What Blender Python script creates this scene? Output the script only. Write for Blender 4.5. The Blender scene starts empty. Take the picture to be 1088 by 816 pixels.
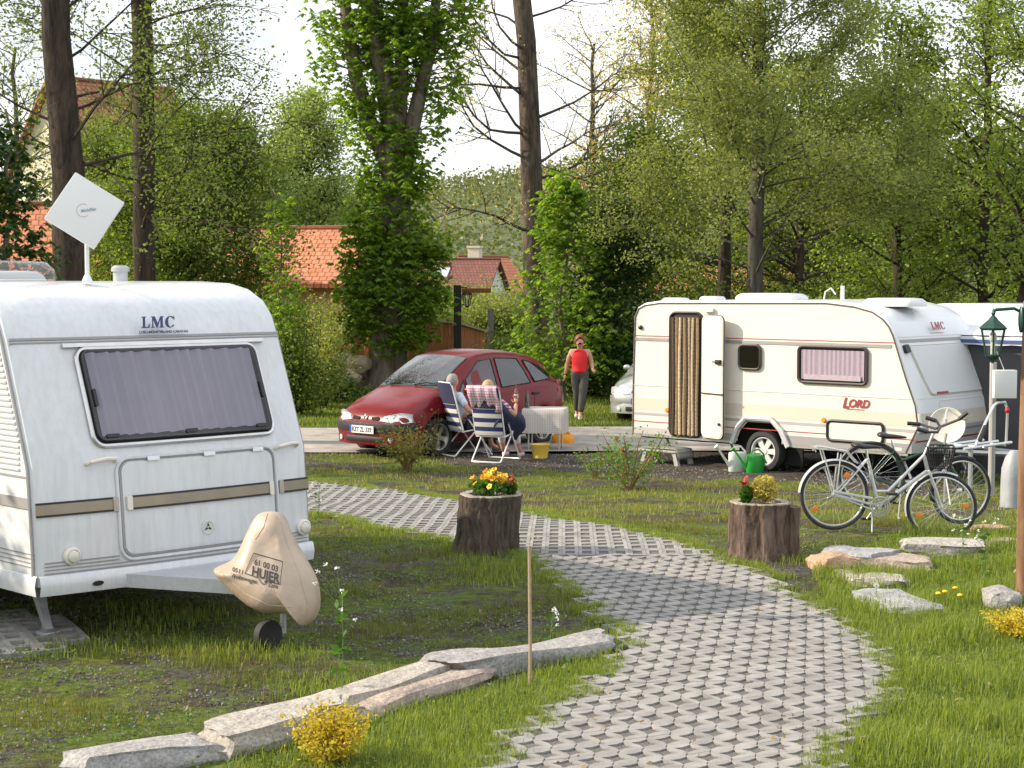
import bpy, bmesh, math, random
import numpy as np
from mathutils import Vector, Matrix
random.seed(7); RNG = np.random.default_rng(7)
PI = math.pi
SC = bpy.context.scene; COL = SC.collection

# ------------------------------------------------------------------ camera
F_ = 1850.; CAM_H = 2.55; HY = 295.; CX = 544.; CY = 408.
TH = math.atan((CY - HY) / F_)
cd = bpy.data.cameras.new('camera'); cam = bpy.data.objects.new('camera', cd); COL.objects.link(cam)
cd.sensor_fit = 'HORIZONTAL'; cd.sensor_width = 36; cd.lens = F_ / 1088 * 36; cd.clip_end = 3000; cd.clip_start = .1
cam.location = (0, 0, CAM_H); cam.rotation_euler = (PI / 2 - TH, 0, 0); SC.camera = cam
# ------------------------------------------------------------------ light
SUN_EL = math.radians(30); SAZ = Vector((-.998, .06, 0)).normalized()      # towards the sun
w = bpy.data.worlds.new('World'); SC.world = w; w.use_nodes = True
nt = w.node_tree; bg = nt.nodes['Background']
sky = nt.nodes.new('ShaderNodeTexSky'); sky.sky_type = 'NISHITA'; sky.sun_disc = False
sky.sun_elevation = SUN_EL; sky.sun_rotation = math.atan2(SAZ.x, SAZ.y); sky.air_density = 1.0; sky.dust_density = 2.0
tc = nt.nodes.new('ShaderNodeTexCoord'); mp = nt.nodes.new('ShaderNodeMapping'); mp.inputs['Scale'].default_value = (1, 1, 2.6)
mp.inputs['Location'].default_value = (.35, .1, .0)
nz = nt.nodes.new('ShaderNodeTexNoise'); nz.inputs['Scale'].default_value = 2.2; nz.inputs['Detail'].default_value = 7; nz.inputs['Roughness'].default_value = .55
cr = nt.nodes.new('ShaderNodeValToRGB'); cr.color_ramp.elements[0].position = .40; cr.color_ramp.elements[1].position = .58
cr.color_ramp.elements[0].color = (.42, .42, .42, 1); cr.color_ramp.elements[1].color = (.95, .95, .95, 1)
mx = nt.nodes.new('ShaderNodeMixRGB'); mx.inputs['Color2'].default_value = (10.5, 10.7, 11.0, 1)
nt.links.new(tc.outputs['Generated'], mp.inputs['Vector']); nt.links.new(mp.outputs['Vector'], nz.inputs['Vector'])
nt.links.new(nz.outputs['Fac'], cr.inputs['Fac']); nt.links.new(cr.outputs['Color'], mx.inputs['Fac'])
nt.links.new(sky.outputs['Color'], mx.inputs['Color1']); nt.links.new(mx.outputs['Color'], bg.inputs['Color'])
bg.inputs['Strength'].default_value = .10
sd = bpy.data.lights.new('sun', 'SUN'); sun = bpy.data.objects.new('sun', sd); COL.objects.link(sun)
sd.energy = 4.2; sd.angle = math.radians(.55); sd.color = (1, .86, .68)
_d = Vector((-SAZ.x * math.cos(SUN_EL), -SAZ.y * math.cos(SUN_EL), -math.sin(SUN_EL)))
sun.rotation_euler = _d.to_track_quat('-Z', 'Y').to_euler()
SC.view_settings.view_transform = 'Standard'; SC.view_settings.look = 'None'; SC.view_settings.exposure = .64; SC.view_settings.gamma = 1
SC.render.engine = 'CYCLES'; SC.cycles.use_denoising = True
SC.cycles.max_bounces = 7; SC.cycles.transparent_max_bounces = 10; SC.cycles.diffuse_bounces = 3; SC.cycles.glossy_bounces = 3; SC.cycles.caustics_reflective = False; SC.cycles.caustics_refractive = False

# ------------------------------------------------------------------ terrain
def sstep(a, b, x):
    t = min(1, max(0, (x - a) / (b - a))); return t * t * (3 - 2 * t)
def terr(x, y):
    z = -.3 * sstep(16, 24, y)
    z += .05 * math.exp(-((x - 3.3) ** 2 + (y - 17.3) ** 2) / .5)
    z += .12 * sstep(3.0, 5.0, x) * sstep(17, 12, y)
    z += .9 * sstep(60, 110, y)
    return z
def ray(px, py):
    x = (px - CX) / F_; y = -(py - CY) / F_
    return Vector((x, math.cos(TH) + y * math.sin(TH), -math.sin(TH) + y * math.cos(TH)))
def G(px, py, z=0.):
    r = ray(px, py); zz = z; p = None
    for _ in range(40):
        t = (zz - CAM_H) / r.z; p = Vector((0, 0, CAM_H)) + r * t; zz = zz * .5 + .5 * (z + terr(p.x, p.y))
    return p
def at(px, py, Y):
    r = ray(px, py); return Vector((0, 0, CAM_H)) + r * (Y / r.y)

# ------------------------------------------------------------------ materials
MATS = {}
def lk(nt, a, b): nt.links.new(a, b)
def pm(name, col, rough=.5, metal=0., var=.0, vscale=3., bump=0., bscale=40., coat=0., dirt=0., spec=.5, sheen=0.):
    if name in MATS: return MATS[name]
    m = bpy.data.materials.new(name); m.use_nodes = True; nt = m.node_tree; b = nt.nodes['Principled BSDF']
    b.inputs['Base Color'].default_value = (*col, 1); b.inputs['Roughness'].default_value = rough; b.inputs['Metallic'].default_value = metal
    b.inputs['Specular IOR Level'].default_value = spec
    if coat: b.inputs['Coat Weight'].default_value = coat; b.inputs['Coat Roughness'].default_value = .05
    tc = nt.nodes.new('ShaderNodeTexCoord')
    if var or dirt:
        n = nt.nodes.new('ShaderNodeTexNoise'); n.inputs['Scale'].default_value = vscale; n.inputs['Detail'].default_value = 6; n.inputs['Roughness'].default_value = .65
        lk(nt, tc.outputs['Object'], n.inputs['Vector'])
        r = nt.nodes.new('ShaderNodeMapRange'); r.inputs['From Min'].default_value = .3; r.inputs['From Max'].default_value = .7
        r.inputs['To Min'].default_value = 1 - (var + dirt); r.inputs['To Max'].default_value = 1 + var
        lk(nt, n.outputs['Fac'], r.inputs['Value'])
        mu = nt.nodes.new('ShaderNodeVectorMath'); mu.operation = 'SCALE'; mu.inputs[0].default_value = col
        lk(nt, r.outputs['Result'], mu.inputs['Scale']); lk(nt, mu.outputs['Vector'], b.inputs['Base Color'])
    if bump:
        n2 = nt.nodes.new('ShaderNodeTexNoise'); n2.inputs['Scale'].default_value = bscale; n2.inputs['Detail'].default_value = 8
        lk(nt, tc.outputs['Object'], n2.inputs['Vector'])
        bp = nt.nodes.new('ShaderNodeBump'); bp.inputs['Strength'].default_value = 1; bp.inputs['Distance'].default_value = bump
        lk(nt, n2.outputs['Fac'], bp.inputs['Height']); lk(nt, bp.outputs['Normal'], b.inputs['Normal'])
    MATS[name] = m; return m
def leafmat(name, c1, c2, trans=.45, rough=.5):
    """foliage: two leaf colours mixed leaf by leaf, with light coming through"""
    if name in MATS: return MATS[name]
    m = bpy.data.materials.new(name); m.use_nodes = True; nt = m.node_tree
    for n in list(nt.nodes): nt.nodes.remove(n)
    out = nt.nodes.new('ShaderNodeOutputMaterial'); ge = nt.nodes.new('ShaderNodeNewGeometry')
    mix = nt.nodes.new('ShaderNodeMixRGB'); mix.inputs['Color1'].default_value = (*c1, 1); mix.inputs['Color2'].default_value = (*c2, 1)
    lk(nt, ge.outputs['Random Per Island'], mix.inputs['Fac'])
    d = nt.nodes.new('ShaderNodeBsdfPrincipled'); d.inputs['Roughness'].default_value = rough; d.inputs['Specular IOR Level'].default_value = .3
    t = nt.nodes.new('ShaderNodeBsdfTranslucent')
    g = nt.nodes.new('ShaderNodeMixRGB'); g.blend_type = 'MULTIPLY'; g.inputs['Fac'].default_value = 1; g.inputs['Color2'].default_value = (1.5, 1.45, .5, 1)
    s = nt.nodes.new('ShaderNodeMixShader'); s.inputs['Fac'].default_value = trans
    lk(nt, mix.outputs['Color'], d.inputs['Base Color']); lk(nt, mix.outputs['Color'], g.inputs['Color1']); lk(nt, g.outputs['Color'], t.inputs['Color'])
    lk(nt, d.outputs[0], s.inputs[1]); lk(nt, t.outputs[0], s.inputs[2]); lk(nt, s.outputs[0], out.inputs['Surface'])
    MATS[name] = m; return m
def glassmat(name, tint, refl=1.0, rough=.03):
    if name in MATS: return MATS[name]
    m = bpy.data.materials.new(name); m.use_nodes = True; nt = m.node_tree
    for n in list(nt.nodes): nt.nodes.remove(n)
    out = nt.nodes.new('ShaderNodeOutputMaterial'); tr = nt.nodes.new('ShaderNodeBsdfTransparent'); tr.inputs['Color'].default_value = (*tint, 1)
    gl = nt.nodes.new('ShaderNodeBsdfGlossy'); gl.inputs['Roughness'].default_value = rough
    ge = nt.nodes.new('ShaderNodeNewGeometry'); dt = nt.nodes.new('ShaderNodeVectorMath'); dt.operation = 'DOT_PRODUCT'; lk(nt, ge.outputs['Normal'], dt.inputs[0]); lk(nt, ge.outputs['Incoming'], dt.inputs[1])
    ab = nt.nodes.new('ShaderNodeMath'); ab.operation = 'ABSOLUTE'; lk(nt, dt.outputs['Value'], ab.inputs[0]); iv = nt.nodes.new('ShaderNodeMath'); iv.operation = 'SUBTRACT'; iv.inputs[0].default_value = 1; lk(nt, ab.outputs[0], iv.inputs[1])
    pw_ = nt.nodes.new('ShaderNodeMath'); pw_.operation = 'POWER'; pw_.inputs[1].default_value = 5; lk(nt, iv.outputs[0], pw_.inputs[0]); fr = nt.nodes.new('ShaderNodeMath'); fr.operation = 'MULTIPLY_ADD'; fr.inputs[1].default_value = .92; fr.inputs[2].default_value = .06; lk(nt, pw_.outputs[0], fr.inputs[0])
    mu = nt.nodes.new('ShaderNodeMath'); mu.operation = 'MULTIPLY'; mu.inputs[1].default_value = refl
    s = nt.nodes.new('ShaderNodeMixShader'); lk(nt, fr.outputs[0], mu.inputs[0]); lk(nt, mu.outputs[0], s.inputs['Fac'])
    lk(nt, tr.outputs[0], s.inputs[1]); lk(nt, gl.outputs[0], s.inputs[2]); lk(nt, s.outputs[0], out.inputs['Surface'])
    MATS[name] = m; return m
def barkmat(name, c1, c2, scale=6., bump=.05):
    if name in MATS: return MATS[name]
    m = bpy.data.materials.new(name); m.use_nodes = True; nt = m.node_tree; b = nt.nodes['Principled BSDF']; b.inputs['Roughness'].default_value = .9; b.inputs['Specular IOR Level'].default_value = .15
    tc = nt.nodes.new('ShaderNodeTexCoord'); mp = nt.nodes.new('ShaderNodeMapping'); mp.inputs['Scale'].default_value = (scale, scale, scale * .22)
    n = nt.nodes.new('ShaderNodeTexNoise'); n.inputs['Scale'].default_value = 2.; n.inputs['Detail'].default_value = 8; n.inputs['Roughness'].default_value = .7; n.inputs['Distortion'].default_value = .6
    r = nt.nodes.new('ShaderNodeValToRGB'); r.color_ramp.elements[0].position = .35; r.color_ramp.elements[1].position = .65
    r.color_ramp.elements[0].color = (*c1, 1); r.color_ramp.elements[1].color = (*c2, 1)
    bp = nt.nodes.new('ShaderNodeBump'); bp.inputs['Distance'].default_value = bump
    lk(nt, tc.outputs['Object'], mp.inputs['Vector']); lk(nt, mp.outputs['Vector'], n.inputs['Vector']); lk(nt, n.outputs['Fac'], r.inputs['Fac'])
    lk(nt, r.outputs['Color'], b.inputs['Base Color']); lk(nt, n.outputs['Fac'], bp.inputs['Height']); lk(nt, bp.outputs['Normal'], b.inputs['Normal'])
    MATS[name] = m; return m
def stripemat(name, cols, axis=2, freq=8., rough=.7, second=None, bump=0.):
    """woven or printed stripes along one object axis"""
    if name in MATS: return MATS[name]
    m = bpy.data.materials.new(name); m.use_nodes = True; nt = m.node_tree; b = nt.nodes['Principled BSDF']; b.inputs['Roughness'].default_value = rough
    tc = nt.nodes.new('ShaderNodeTexCoord'); sp = nt.nodes.new('ShaderNodeSeparateXYZ'); lk(nt, tc.outputs['Object'], sp.inputs[0])
    def band(ax, fr):
        mu = nt.nodes.new('ShaderNodeMath'); mu.operation = 'MULTIPLY'; mu.inputs[1].default_value = fr; lk(nt, sp.outputs[ax], mu.inputs[0])
        f = nt.nodes.new('ShaderNodeMath'); f.operation = 'FRACT'; lk(nt, mu.outputs[0], f.inputs[0])
        g = nt.nodes.new('ShaderNodeMath'); g.operation = 'GREATER_THAN'; g.inputs[1].default_value = .5; lk(nt, f.outputs[0], g.inputs[0]); return g
    g = band(axis, freq); mix = nt.nodes.new('ShaderNodeMixRGB'); mix.inputs['Color1'].default_value = (*cols[0], 1); mix.inputs['Color2'].default_value = (*cols[1], 1)
    lk(nt, g.outputs[0], mix.inputs['Fac']); out = mix.outputs['Color']
    if second:
        g2 = band(second[0], second[1]); m2 = nt.nodes.new('ShaderNodeMixRGB'); m2.blend_type = 'MULTIPLY'; m2.inputs['Color2'].default_value = (*second[2], 1)
        lk(nt, g2.outputs[0], m2.inputs['Fac']); lk(nt, out, m2.inputs['Color1']); out = m2.outputs['Color']
    lk(nt, out, b.inputs['Base Color'])
    MATS[name] = m; return m

white_paint = pm('white_paint', (.66, .68, .70), .28, var=.02, vscale=2, coat=.35, dirt=.05)
def streaks(m, lo=.86, sc=14):
    nt = m.node_tree; b = nt.nodes['Principled BSDF']; src = b.inputs['Base Color'].links[0].from_socket; tc = nt.nodes.new('ShaderNodeTexCoord'); mp = nt.nodes.new('ShaderNodeMapping'); mp.inputs['Scale'].default_value = (sc, sc, .8); n = nt.nodes.new('ShaderNodeTexNoise'); n.inputs['Scale'].default_value = 1.5; n.inputs['Detail'].default_value = 7; n.inputs['Roughness'].default_value = .7
    lk(nt, tc.outputs['Object'], mp.inputs['Vector']); lk(nt, mp.outputs['Vector'], n.inputs['Vector']); r = nt.nodes.new('ShaderNodeMapRange'); r.inputs['From Min'].default_value = .42; r.inputs['From Max'].default_value = .72; r.inputs['To Min'].default_value = 1; r.inputs['To Max'].default_value = lo; lk(nt, n.outputs['Fac'], r.inputs['Value'])
    s = nt.nodes.new('ShaderNodeVectorMath'); s.operation = 'SCALE'; lk(nt, src, s.inputs[0]); lk(nt, r.outputs['Result'], s.inputs['Scale']); lk(nt, s.outputs['Vector'], b.inputs['Base Color'])
    n2 = nt.nodes.new('ShaderNodeTexNoise'); n2.inputs['Scale'].default_value = 5; lk(nt, tc.outputs['Object'], n2.inputs['Vector']); bp = nt.nodes.new('ShaderNodeBump'); bp.inputs['Distance'].default_value = .006; bp.inputs['Strength'].default_value = .6; lk(nt, n2.outputs['Fac'], bp.inputs['Height']); lk(nt, bp.outputs['Normal'], b.inputs['Normal'])
streaks(white_paint)
cream_paint = pm('cream_paint', (.75, .70, .62), .32, var=.01, vscale=2, coat=.2, dirt=.03)
cream_hi = pm('cream_door', (.78, .69, .54), .5, var=.02)
light_trim = pm('light_trim', (.62, .62, .60), .4, var=.04)
alu = pm('aluminium', (.62, .62, .61), .32, .85, var=.08, vscale=8)
chrome = pm('chrome', (.75, .75, .74), .15, 1.)
silver = pm('silver_tube', (.66, .67, .68), .3, .6)
white_tube = pm('white_tube', (.78, .79, .8), .3, .1)
dark_rub = pm('dark_rubber', (.03, .03, .035), .6)
tyre_m = pm('tyre_rubber', (.03, .03, .032), .75, bump=.003, bscale=80)
bronze = pm('bronze_trim', (.27, .23, .17), .3, .5, var=.1, vscale=6)
grey_trim = pm('grey_trim', (.30, .29, .29), .5, var=.05)
stripe_grey = pm('stripe_grey', (.40, .38, .38), .4)
stripe_red = pm('stripe_red', (.38, .06, .06), .4)
band_beige = pm('band_beige', (.62, .56, .47), .4, dirt=.03, vscale=3)
black_m = pm('black_plastic', (.015, .015, .017), .45)
dark_in = pm('dark_inside', (.012, .011, .011), .9)
orange_m = pm('orange_lens', (.85, .25, .02), .3)
glass_c = glassmat('caravan_glass', (.80, .79, .84), 1.1)
glass_brown = glassmat('brown_glass', (.25, .12, .10), 1.2)
glass_dark = glassmat('car_glass', (.5, .56, .56), 2.2)
glass_clear = glassmat('clear_plastic', (.85, .87, .88), 1.0, .08)
navy_txt = pm('navy_lettering', (.02, .03, .12), .4)
red_txt = pm('maroon_lettering', (.30, .04, .05), .4)
black_txt = pm('black_print', (.03, .03, .03), .6)
wood_raw = barkmat('raw_wood', (.16, .09, .05), (.34, .21, .12), 3, .01)
zinc = pm('galvanised_steel', (.45, .46, .47), .45, .7, var=.12, vscale=10)

# ------------------------------------------------------------------ mesh helpers
def tag(o, label=None, cat=None, group=None, kind=None):
    if label: o['label'] = label
    if cat: o['category'] = cat
    if group: o['group'] = group
    if kind: o['kind'] = kind
    return o
def thing(name, label, cat, loc=(0, 0, 0), rz=0., group=None):
    o = bpy.data.objects.new(name, None); COL.objects.link(o); o.location = loc; o.rotation_euler = (0, 0, rz); o.empty_display_size = .1
    return tag(o, label, cat, group)
def V(*a): return Vector(a)
class MB:
    def __init__(s): s.v = []; s.f = []; s.m = []; s.cur = 0
    def add(s, vs, fs):
        n = len(s.v); s.v += [tuple(p) for p in vs]; s.f += [tuple(i + n for i in f) for f in fs]; s.m += [s.cur] * len(fs); return s
    def box(s, x0, x1, y0, y1, z0, z1, M=None):
        vs = [V(x, y, z) for z in (z0, z1) for x, y in ((x0, y0), (x1, y0), (x1, y1), (x0, y1))]
        if M: vs = [M @ p for p in vs]
        return s.add(vs, [(3, 2, 1, 0), (4, 5, 6, 7), (0, 1, 5, 4), (1, 2, 6, 5), (2, 3, 7, 6), (3, 0, 4, 7)])
    def rings(s, rs, close=False, cap=True):
        n = len(rs[0]); vs = [p for r in rs for p in r]; fs = []; k = len(rs)
        for i in range(k if close else k - 1):
            for j in range(n):
                a = i * n + j; b = i * n + (j + 1) % n; c = ((i + 1) % k) * n + (j + 1) % n; d = ((i + 1) % k) * n + j; fs.append((a, b, c, d))
        if cap and not close: fs.append(tuple(range(n))[::-1]); fs.append(tuple((k - 1) * n + j for j in range(n)))
        return s.add(vs, fs)
    def tube(s, pts, r, n=8, close=False, cap=True):
        pts = [Vector(p) for p in pts]; rs = r if isinstance(r, (list, tuple)) else [r] * len(pts); out = []; up = None; k = len(pts)
        for i, p in enumerate(pts):
            a = pts[(i - 1) % k] if (close or i > 0) else p; b = pts[(i + 1) % k] if (close or i < k - 1) else p
            t = (b - a); t = t.normalized() if t.length > 1e-9 else V(0, 0, 1)
            if up is None: up = V(0, 0, 1) if abs(t.z) < .9 else V(1, 0, 0)
            x = up - t * up.dot(t)
            if x.length < 1e-5: x = t.orthogonal()
            x.normalize(); y = t.cross(x); up = x
            out.append([p + (x * math.cos(2 * PI * j / n) + y * math.sin(2 * PI * j / n)) * rs[i] for j in range(n)])
        return s.rings(out, close, cap)
    def lathe(s, prof, n=24, M=None, cap=True):
        rs = [[V(r * math.cos(2 * PI * j / n), r * math.sin(2 * PI * j / n), z) for j in range(n)] for r, z in prof]
        if M: rs = [[M @ p for p in r] for r in rs]
        return s.rings(rs, False, cap)
    def ellipsoid(s, c, r, n=12, m=8):
        c = Vector(c); rs = []
        for i in range(1, m):
            a = PI * i / m - PI / 2; rs.append([c + V(r[0] * math.cos(a) * math.cos(2 * PI * j / n), r[1] * math.cos(a) * math.sin(2 * PI * j / n), r[2] * math.sin(a)) for j in range(n)])
        return s.rings(rs)
    def grid(s, fn, us, vs):
        n = len(vs); P = [fn(u, v) for u in us for v in vs]
        return s.add(P, [(i * n + j, i * n + j + 1, (i + 1) * n + j + 1, (i + 1) * n + j) for i in range(len(us) - 1) for j in range(n - 1)])
    def build(s, name, mat, parent=None, smooth=True, ang=35, loc=None, bevel=0):
        me = bpy.data.meshes.new(name); me.from_pydata(s.v, [], s.f)
        mats = mat if isinstance(mat, (list, tuple)) else [mat]
        for m in mats: me.materials.append(m)
        if len(mats) > 1: me.polygons.foreach_set('material_index', s.m)
        bm = bmesh.new(); bm.from_mesh(me); bmesh.ops.recalc_face_normals(bm, faces=bm.faces)
        if bevel: 
            es = [e for e in bm.edges if len(e.link_faces) == 2 and e.calc_face_angle(0) > .6]
            bmesh.ops.bevel(bm, geom=es, offset=bevel, segments=2, affect='EDGES', profile=.6)
        bm.to_mesh(me); bm.free()
        if smooth:
            me.polygons.foreach_set('use_smooth', [True] * len(me.polygons)); me.set_sharp_from_angle(angle=math.radians(ang))
        o = bpy.data.objects.new(name, me); COL.objects.link(o)
        if parent: o.parent = parent
        if loc: o.location = loc
        return o
def npmesh(name, verts, faces_n, nf, mat, parent=None, smooth=False):
    """verts (N,3) array where every face is faces_n consecutive vertices"""
    me = bpy.data.meshes.new(name); N = len(verts)
    me.vertices.add(N); me.vertices.foreach_set('co', np.ascontiguousarray(verts, dtype=np.float32).ravel())
    me.loops.add(N); me.loops.foreach_set('vertex_index', np.arange(N, dtype=np.int32))
    me.polygons.add(nf); me.polygons.foreach_set('loop_start', np.arange(0, N, faces_n, dtype=np.int32))
    me.materials.append(mat); me.update(calc_edges=True)
    o = bpy.data.objects.new(name, me); COL.objects.link(o)
    if parent: o.parent = parent
    return o
def copy_tree(o, loc=None, rz=None, label=None, parent=None, scale=None):
    c = o.copy(); COL.objects.link(c); c.parent = parent
    if loc is not None: c.location = loc
    if rz is not None: c.rotation_euler = (0, 0, rz)
    if scale: c.scale = (scale,) * 3
    if label: c['label'] = label
    for ch in list(o.children): copy_tree(ch, parent=c)
    return c
def basis(p, right, up):
    r = Vector(right).normalized(); n = r.cross(Vector(up)).normalized(); u = n.cross(r)
    M = Matrix((( r.x, u.x, n.x, p[0]), (r.y, u.y, n.y, p[1]), (r.z, u.z, n.z, p[2]), (0, 0, 0, 1))); return M
def text(name, body, size, p, right, up, mat, parent, shear=0., bold=0., sx=1., align='LEFT', space=1.):
    c = bpy.data.curves.new(name, 'FONT'); c.body = body; c.size = size; c.shear = shear; c.offset = bold; c.align_x = align; c.space_character = space
    c.extrude = .001; c.materials.append(mat)
    t = bpy.data.objects.new('t', c); COL.objects.link(t); bpy.context.view_layer.update()
    me = bpy.data.meshes.new_from_object(t.evaluated_get(bpy.context.evaluated_depsgraph_get())); bpy.data.objects.remove(t); me.name = name
    if not me.materials: me.materials.append(mat)
    o = bpy.data.objects.new(name, me); COL.objects.link(o); o.parent = parent; o.matrix_local = basis(p, right, up) @ Matrix.Diagonal((sx, 1, 1, 1)); return o

# surfaces: fn(a,b,off)->Vector
def rrect_rows(a0, a1, b0, b1, r, n=6):
    bs = [];
    for i in range(n + 1):
        t = PI / 2 * i / n; bs.append((b0 + r - r * math.cos(t), r - r * math.sin(t)))
    rows = [(b, k) for b, k in bs]
    m = max(1, int((b1 - b0 - 2 * r) / .12))
    for i in range(1, m): rows.append((b0 + r + (b1 - b0 - 2 * r) * i / m, 0))
    rows += [(b1 - (b - b0), k) for b, k in bs[::-1]]
    return rows
def plate(mb, S, a0, a1, b0, b1, r=.03, off=.004, th=.012, na=8, wav=None, shear=0.):
    rows = rrect_rows(a0, a1, b0, b1, max(r, .001)); pts = []; n = na + 1
    for b, k in rows:
        for j in range(n):
            a = a0 + k + (a1 - a0 - 2 * k) * j / na
            pts.append((a + shear * (b - b0) / max(1e-6, b1 - b0), b, off + (wav(a, b) if wav else 0)))
    top = [S(a, b, o) for a, b, o in pts]; R = len(rows)
    fs = [(i * n + j, i * n + j + 1, (i + 1) * n + j + 1, (i + 1) * n + j) for i in range(R - 1) for j in range(na)]
    loop = [j for j in range(n)] + [i * n + na for i in range(1, R)] + [(R - 1) * n + j for j in range(na - 1, -1, -1)] + [i * n for i in range(R - 2, 0, -1)]
    base = [S(pts[i][0], pts[i][1], pts[i][2] - th) for i in loop]; L = len(loop); N = len(top)
    fs += [(loop[i], loop[(i + 1) % L], N + (i + 1) % L, N + i) for i in range(L)]
    mb.add(top + base, fs); return mb
def ringframe(mb, S, a0, a1, b0, b1, r=.05, off=.008, rad=.012, n=6, sh=0.):
    pts = []
    for (ca, cb, t0) in ((a1 - r, b1 - r, 0), (a0 + r, b1 - r, PI / 2), (a0 + r, b0 + r, PI), (a1 - r, b0 + r, 1.5 * PI)):
        for i in range(n + 1):
            t = t0 + PI / 2 * i / n; b = cb + r * math.sin(t); pts.append((ca + r * math.cos(t) + sh * (b - b0) / (b1 - b0), b))
    dens = []
    for i, (a, b) in enumerate(pts):
        c, d = pts[(i + 1) % len(pts)]; dist = math.hypot(c - a, d - b); k = max(1, int(dist / .15))
        for q in range(k): dens.append((a + (c - a) * q / k, b + (d - b) * q / k))
    mb.tube([S(a, b, off) for a, b in dens], rad, 6, close=True); return mb
def band(mb, S, a0, a1, b0, b1, off=.004, th=.01, na=10): return plate(mb, S, a0, a1, b0, b1, .001, off, th, na)

# ================================================================== GROUND
def inpoly(xy, poly):
    x = xy[:, 0]; y = xy[:, 1]; inside = np.zeros(len(x), bool); n = len(poly); j = n - 1
    for i in range(n):
        xi, yi = poly[i]; xj, yj = poly[j]
        c = ((yi > y) != (yj > y)) & (x < (xj - xi) * (y - yi) / (yj - yi + 1e-12) + xi)
        inside ^= c; j = i
    return inside
def wpoly(pts): return [tuple(G(*p)[:2]) for p in pts]
PATH = wpoly([(470, 870), (512, 816), (560, 770), (618, 728), (664, 698), (655, 677), (628, 650), (600, 628), (574, 604), (548, 590), (478, 576), (400, 563), (330, 548), (250, 540), (250, 502), (332, 512), (400, 520), (480, 532), (560, 548), (640, 560), (700, 572), (760, 590), (820, 618), (870, 645), (925, 680), (955, 708), (948, 735), (918, 775), (880, 816), (840, 870)])
LUSH = wpoly([(862, 612), (900, 590), (960, 566), (1088, 548), (1300, 560), (1500, 900), (840, 900), (890, 816), (925, 775), (957, 735), (965, 705), (930, 676), (880, 645)])
LAWNBL = wpoly([(150, 900), (225, 822), (330, 775), (420, 758), (560, 718), (645, 690), (665, 700), (610, 738), (560, 772), (505, 820), (440, 900)])
GRAVEL = wpoly([(470, 492), (520, 470), (600, 455), (665, 452), (800, 470), (980, 490), (985, 530), (850, 512), (700, 508), (590, 502)])
def vn(x, y, s, seed=0):
    """cheap smooth noise in 0..1"""
    x = x * s + seed * 7.1; y = y * s + seed * 3.7
    return .5 + .25 * (np.sin(x * 1.7 + 2.1 * np.sin(y * 1.3)) + np.sin(y * 2.3 + 1.7 * np.sin(x * 1.1 + seed))) 
def lawnness(xy):
    x, y = xy[:, 0], xy[:, 1]
    n = .5 * vn(x, y, 1.1, 1) + .5 * vn(x, y, 3.7, 2)
    L = .43 + .45 * (n - .5)
    L = np.where(inpoly(xy, LUSH), 1., L); L = np.where(inpoly(xy, LAWNBL), .95, L)
    L = np.where(inpoly(xy, GRAVEL), .0 + .25 * (n > .62), L)
    L = np.where((y > 17) & (y < 27.5) & ~inpoly(xy, GRAVEL) & ~inpoly(xy, LUSH), .45 + 1.1 * (n - .5), L)
    L = np.where((y >= 33) , 1., L)
    mid = (y >= 27.5) & (y < 33); L = np.where(mid & ~inpoly(xy, GRAVEL), .4, L)
    stumpg = ((x - 2.45) ** 2 + (y - 14.9) ** 2 < .5) ; L = np.where(stumpg, .12, L)
    return np.clip(L, 0, 1)
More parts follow.
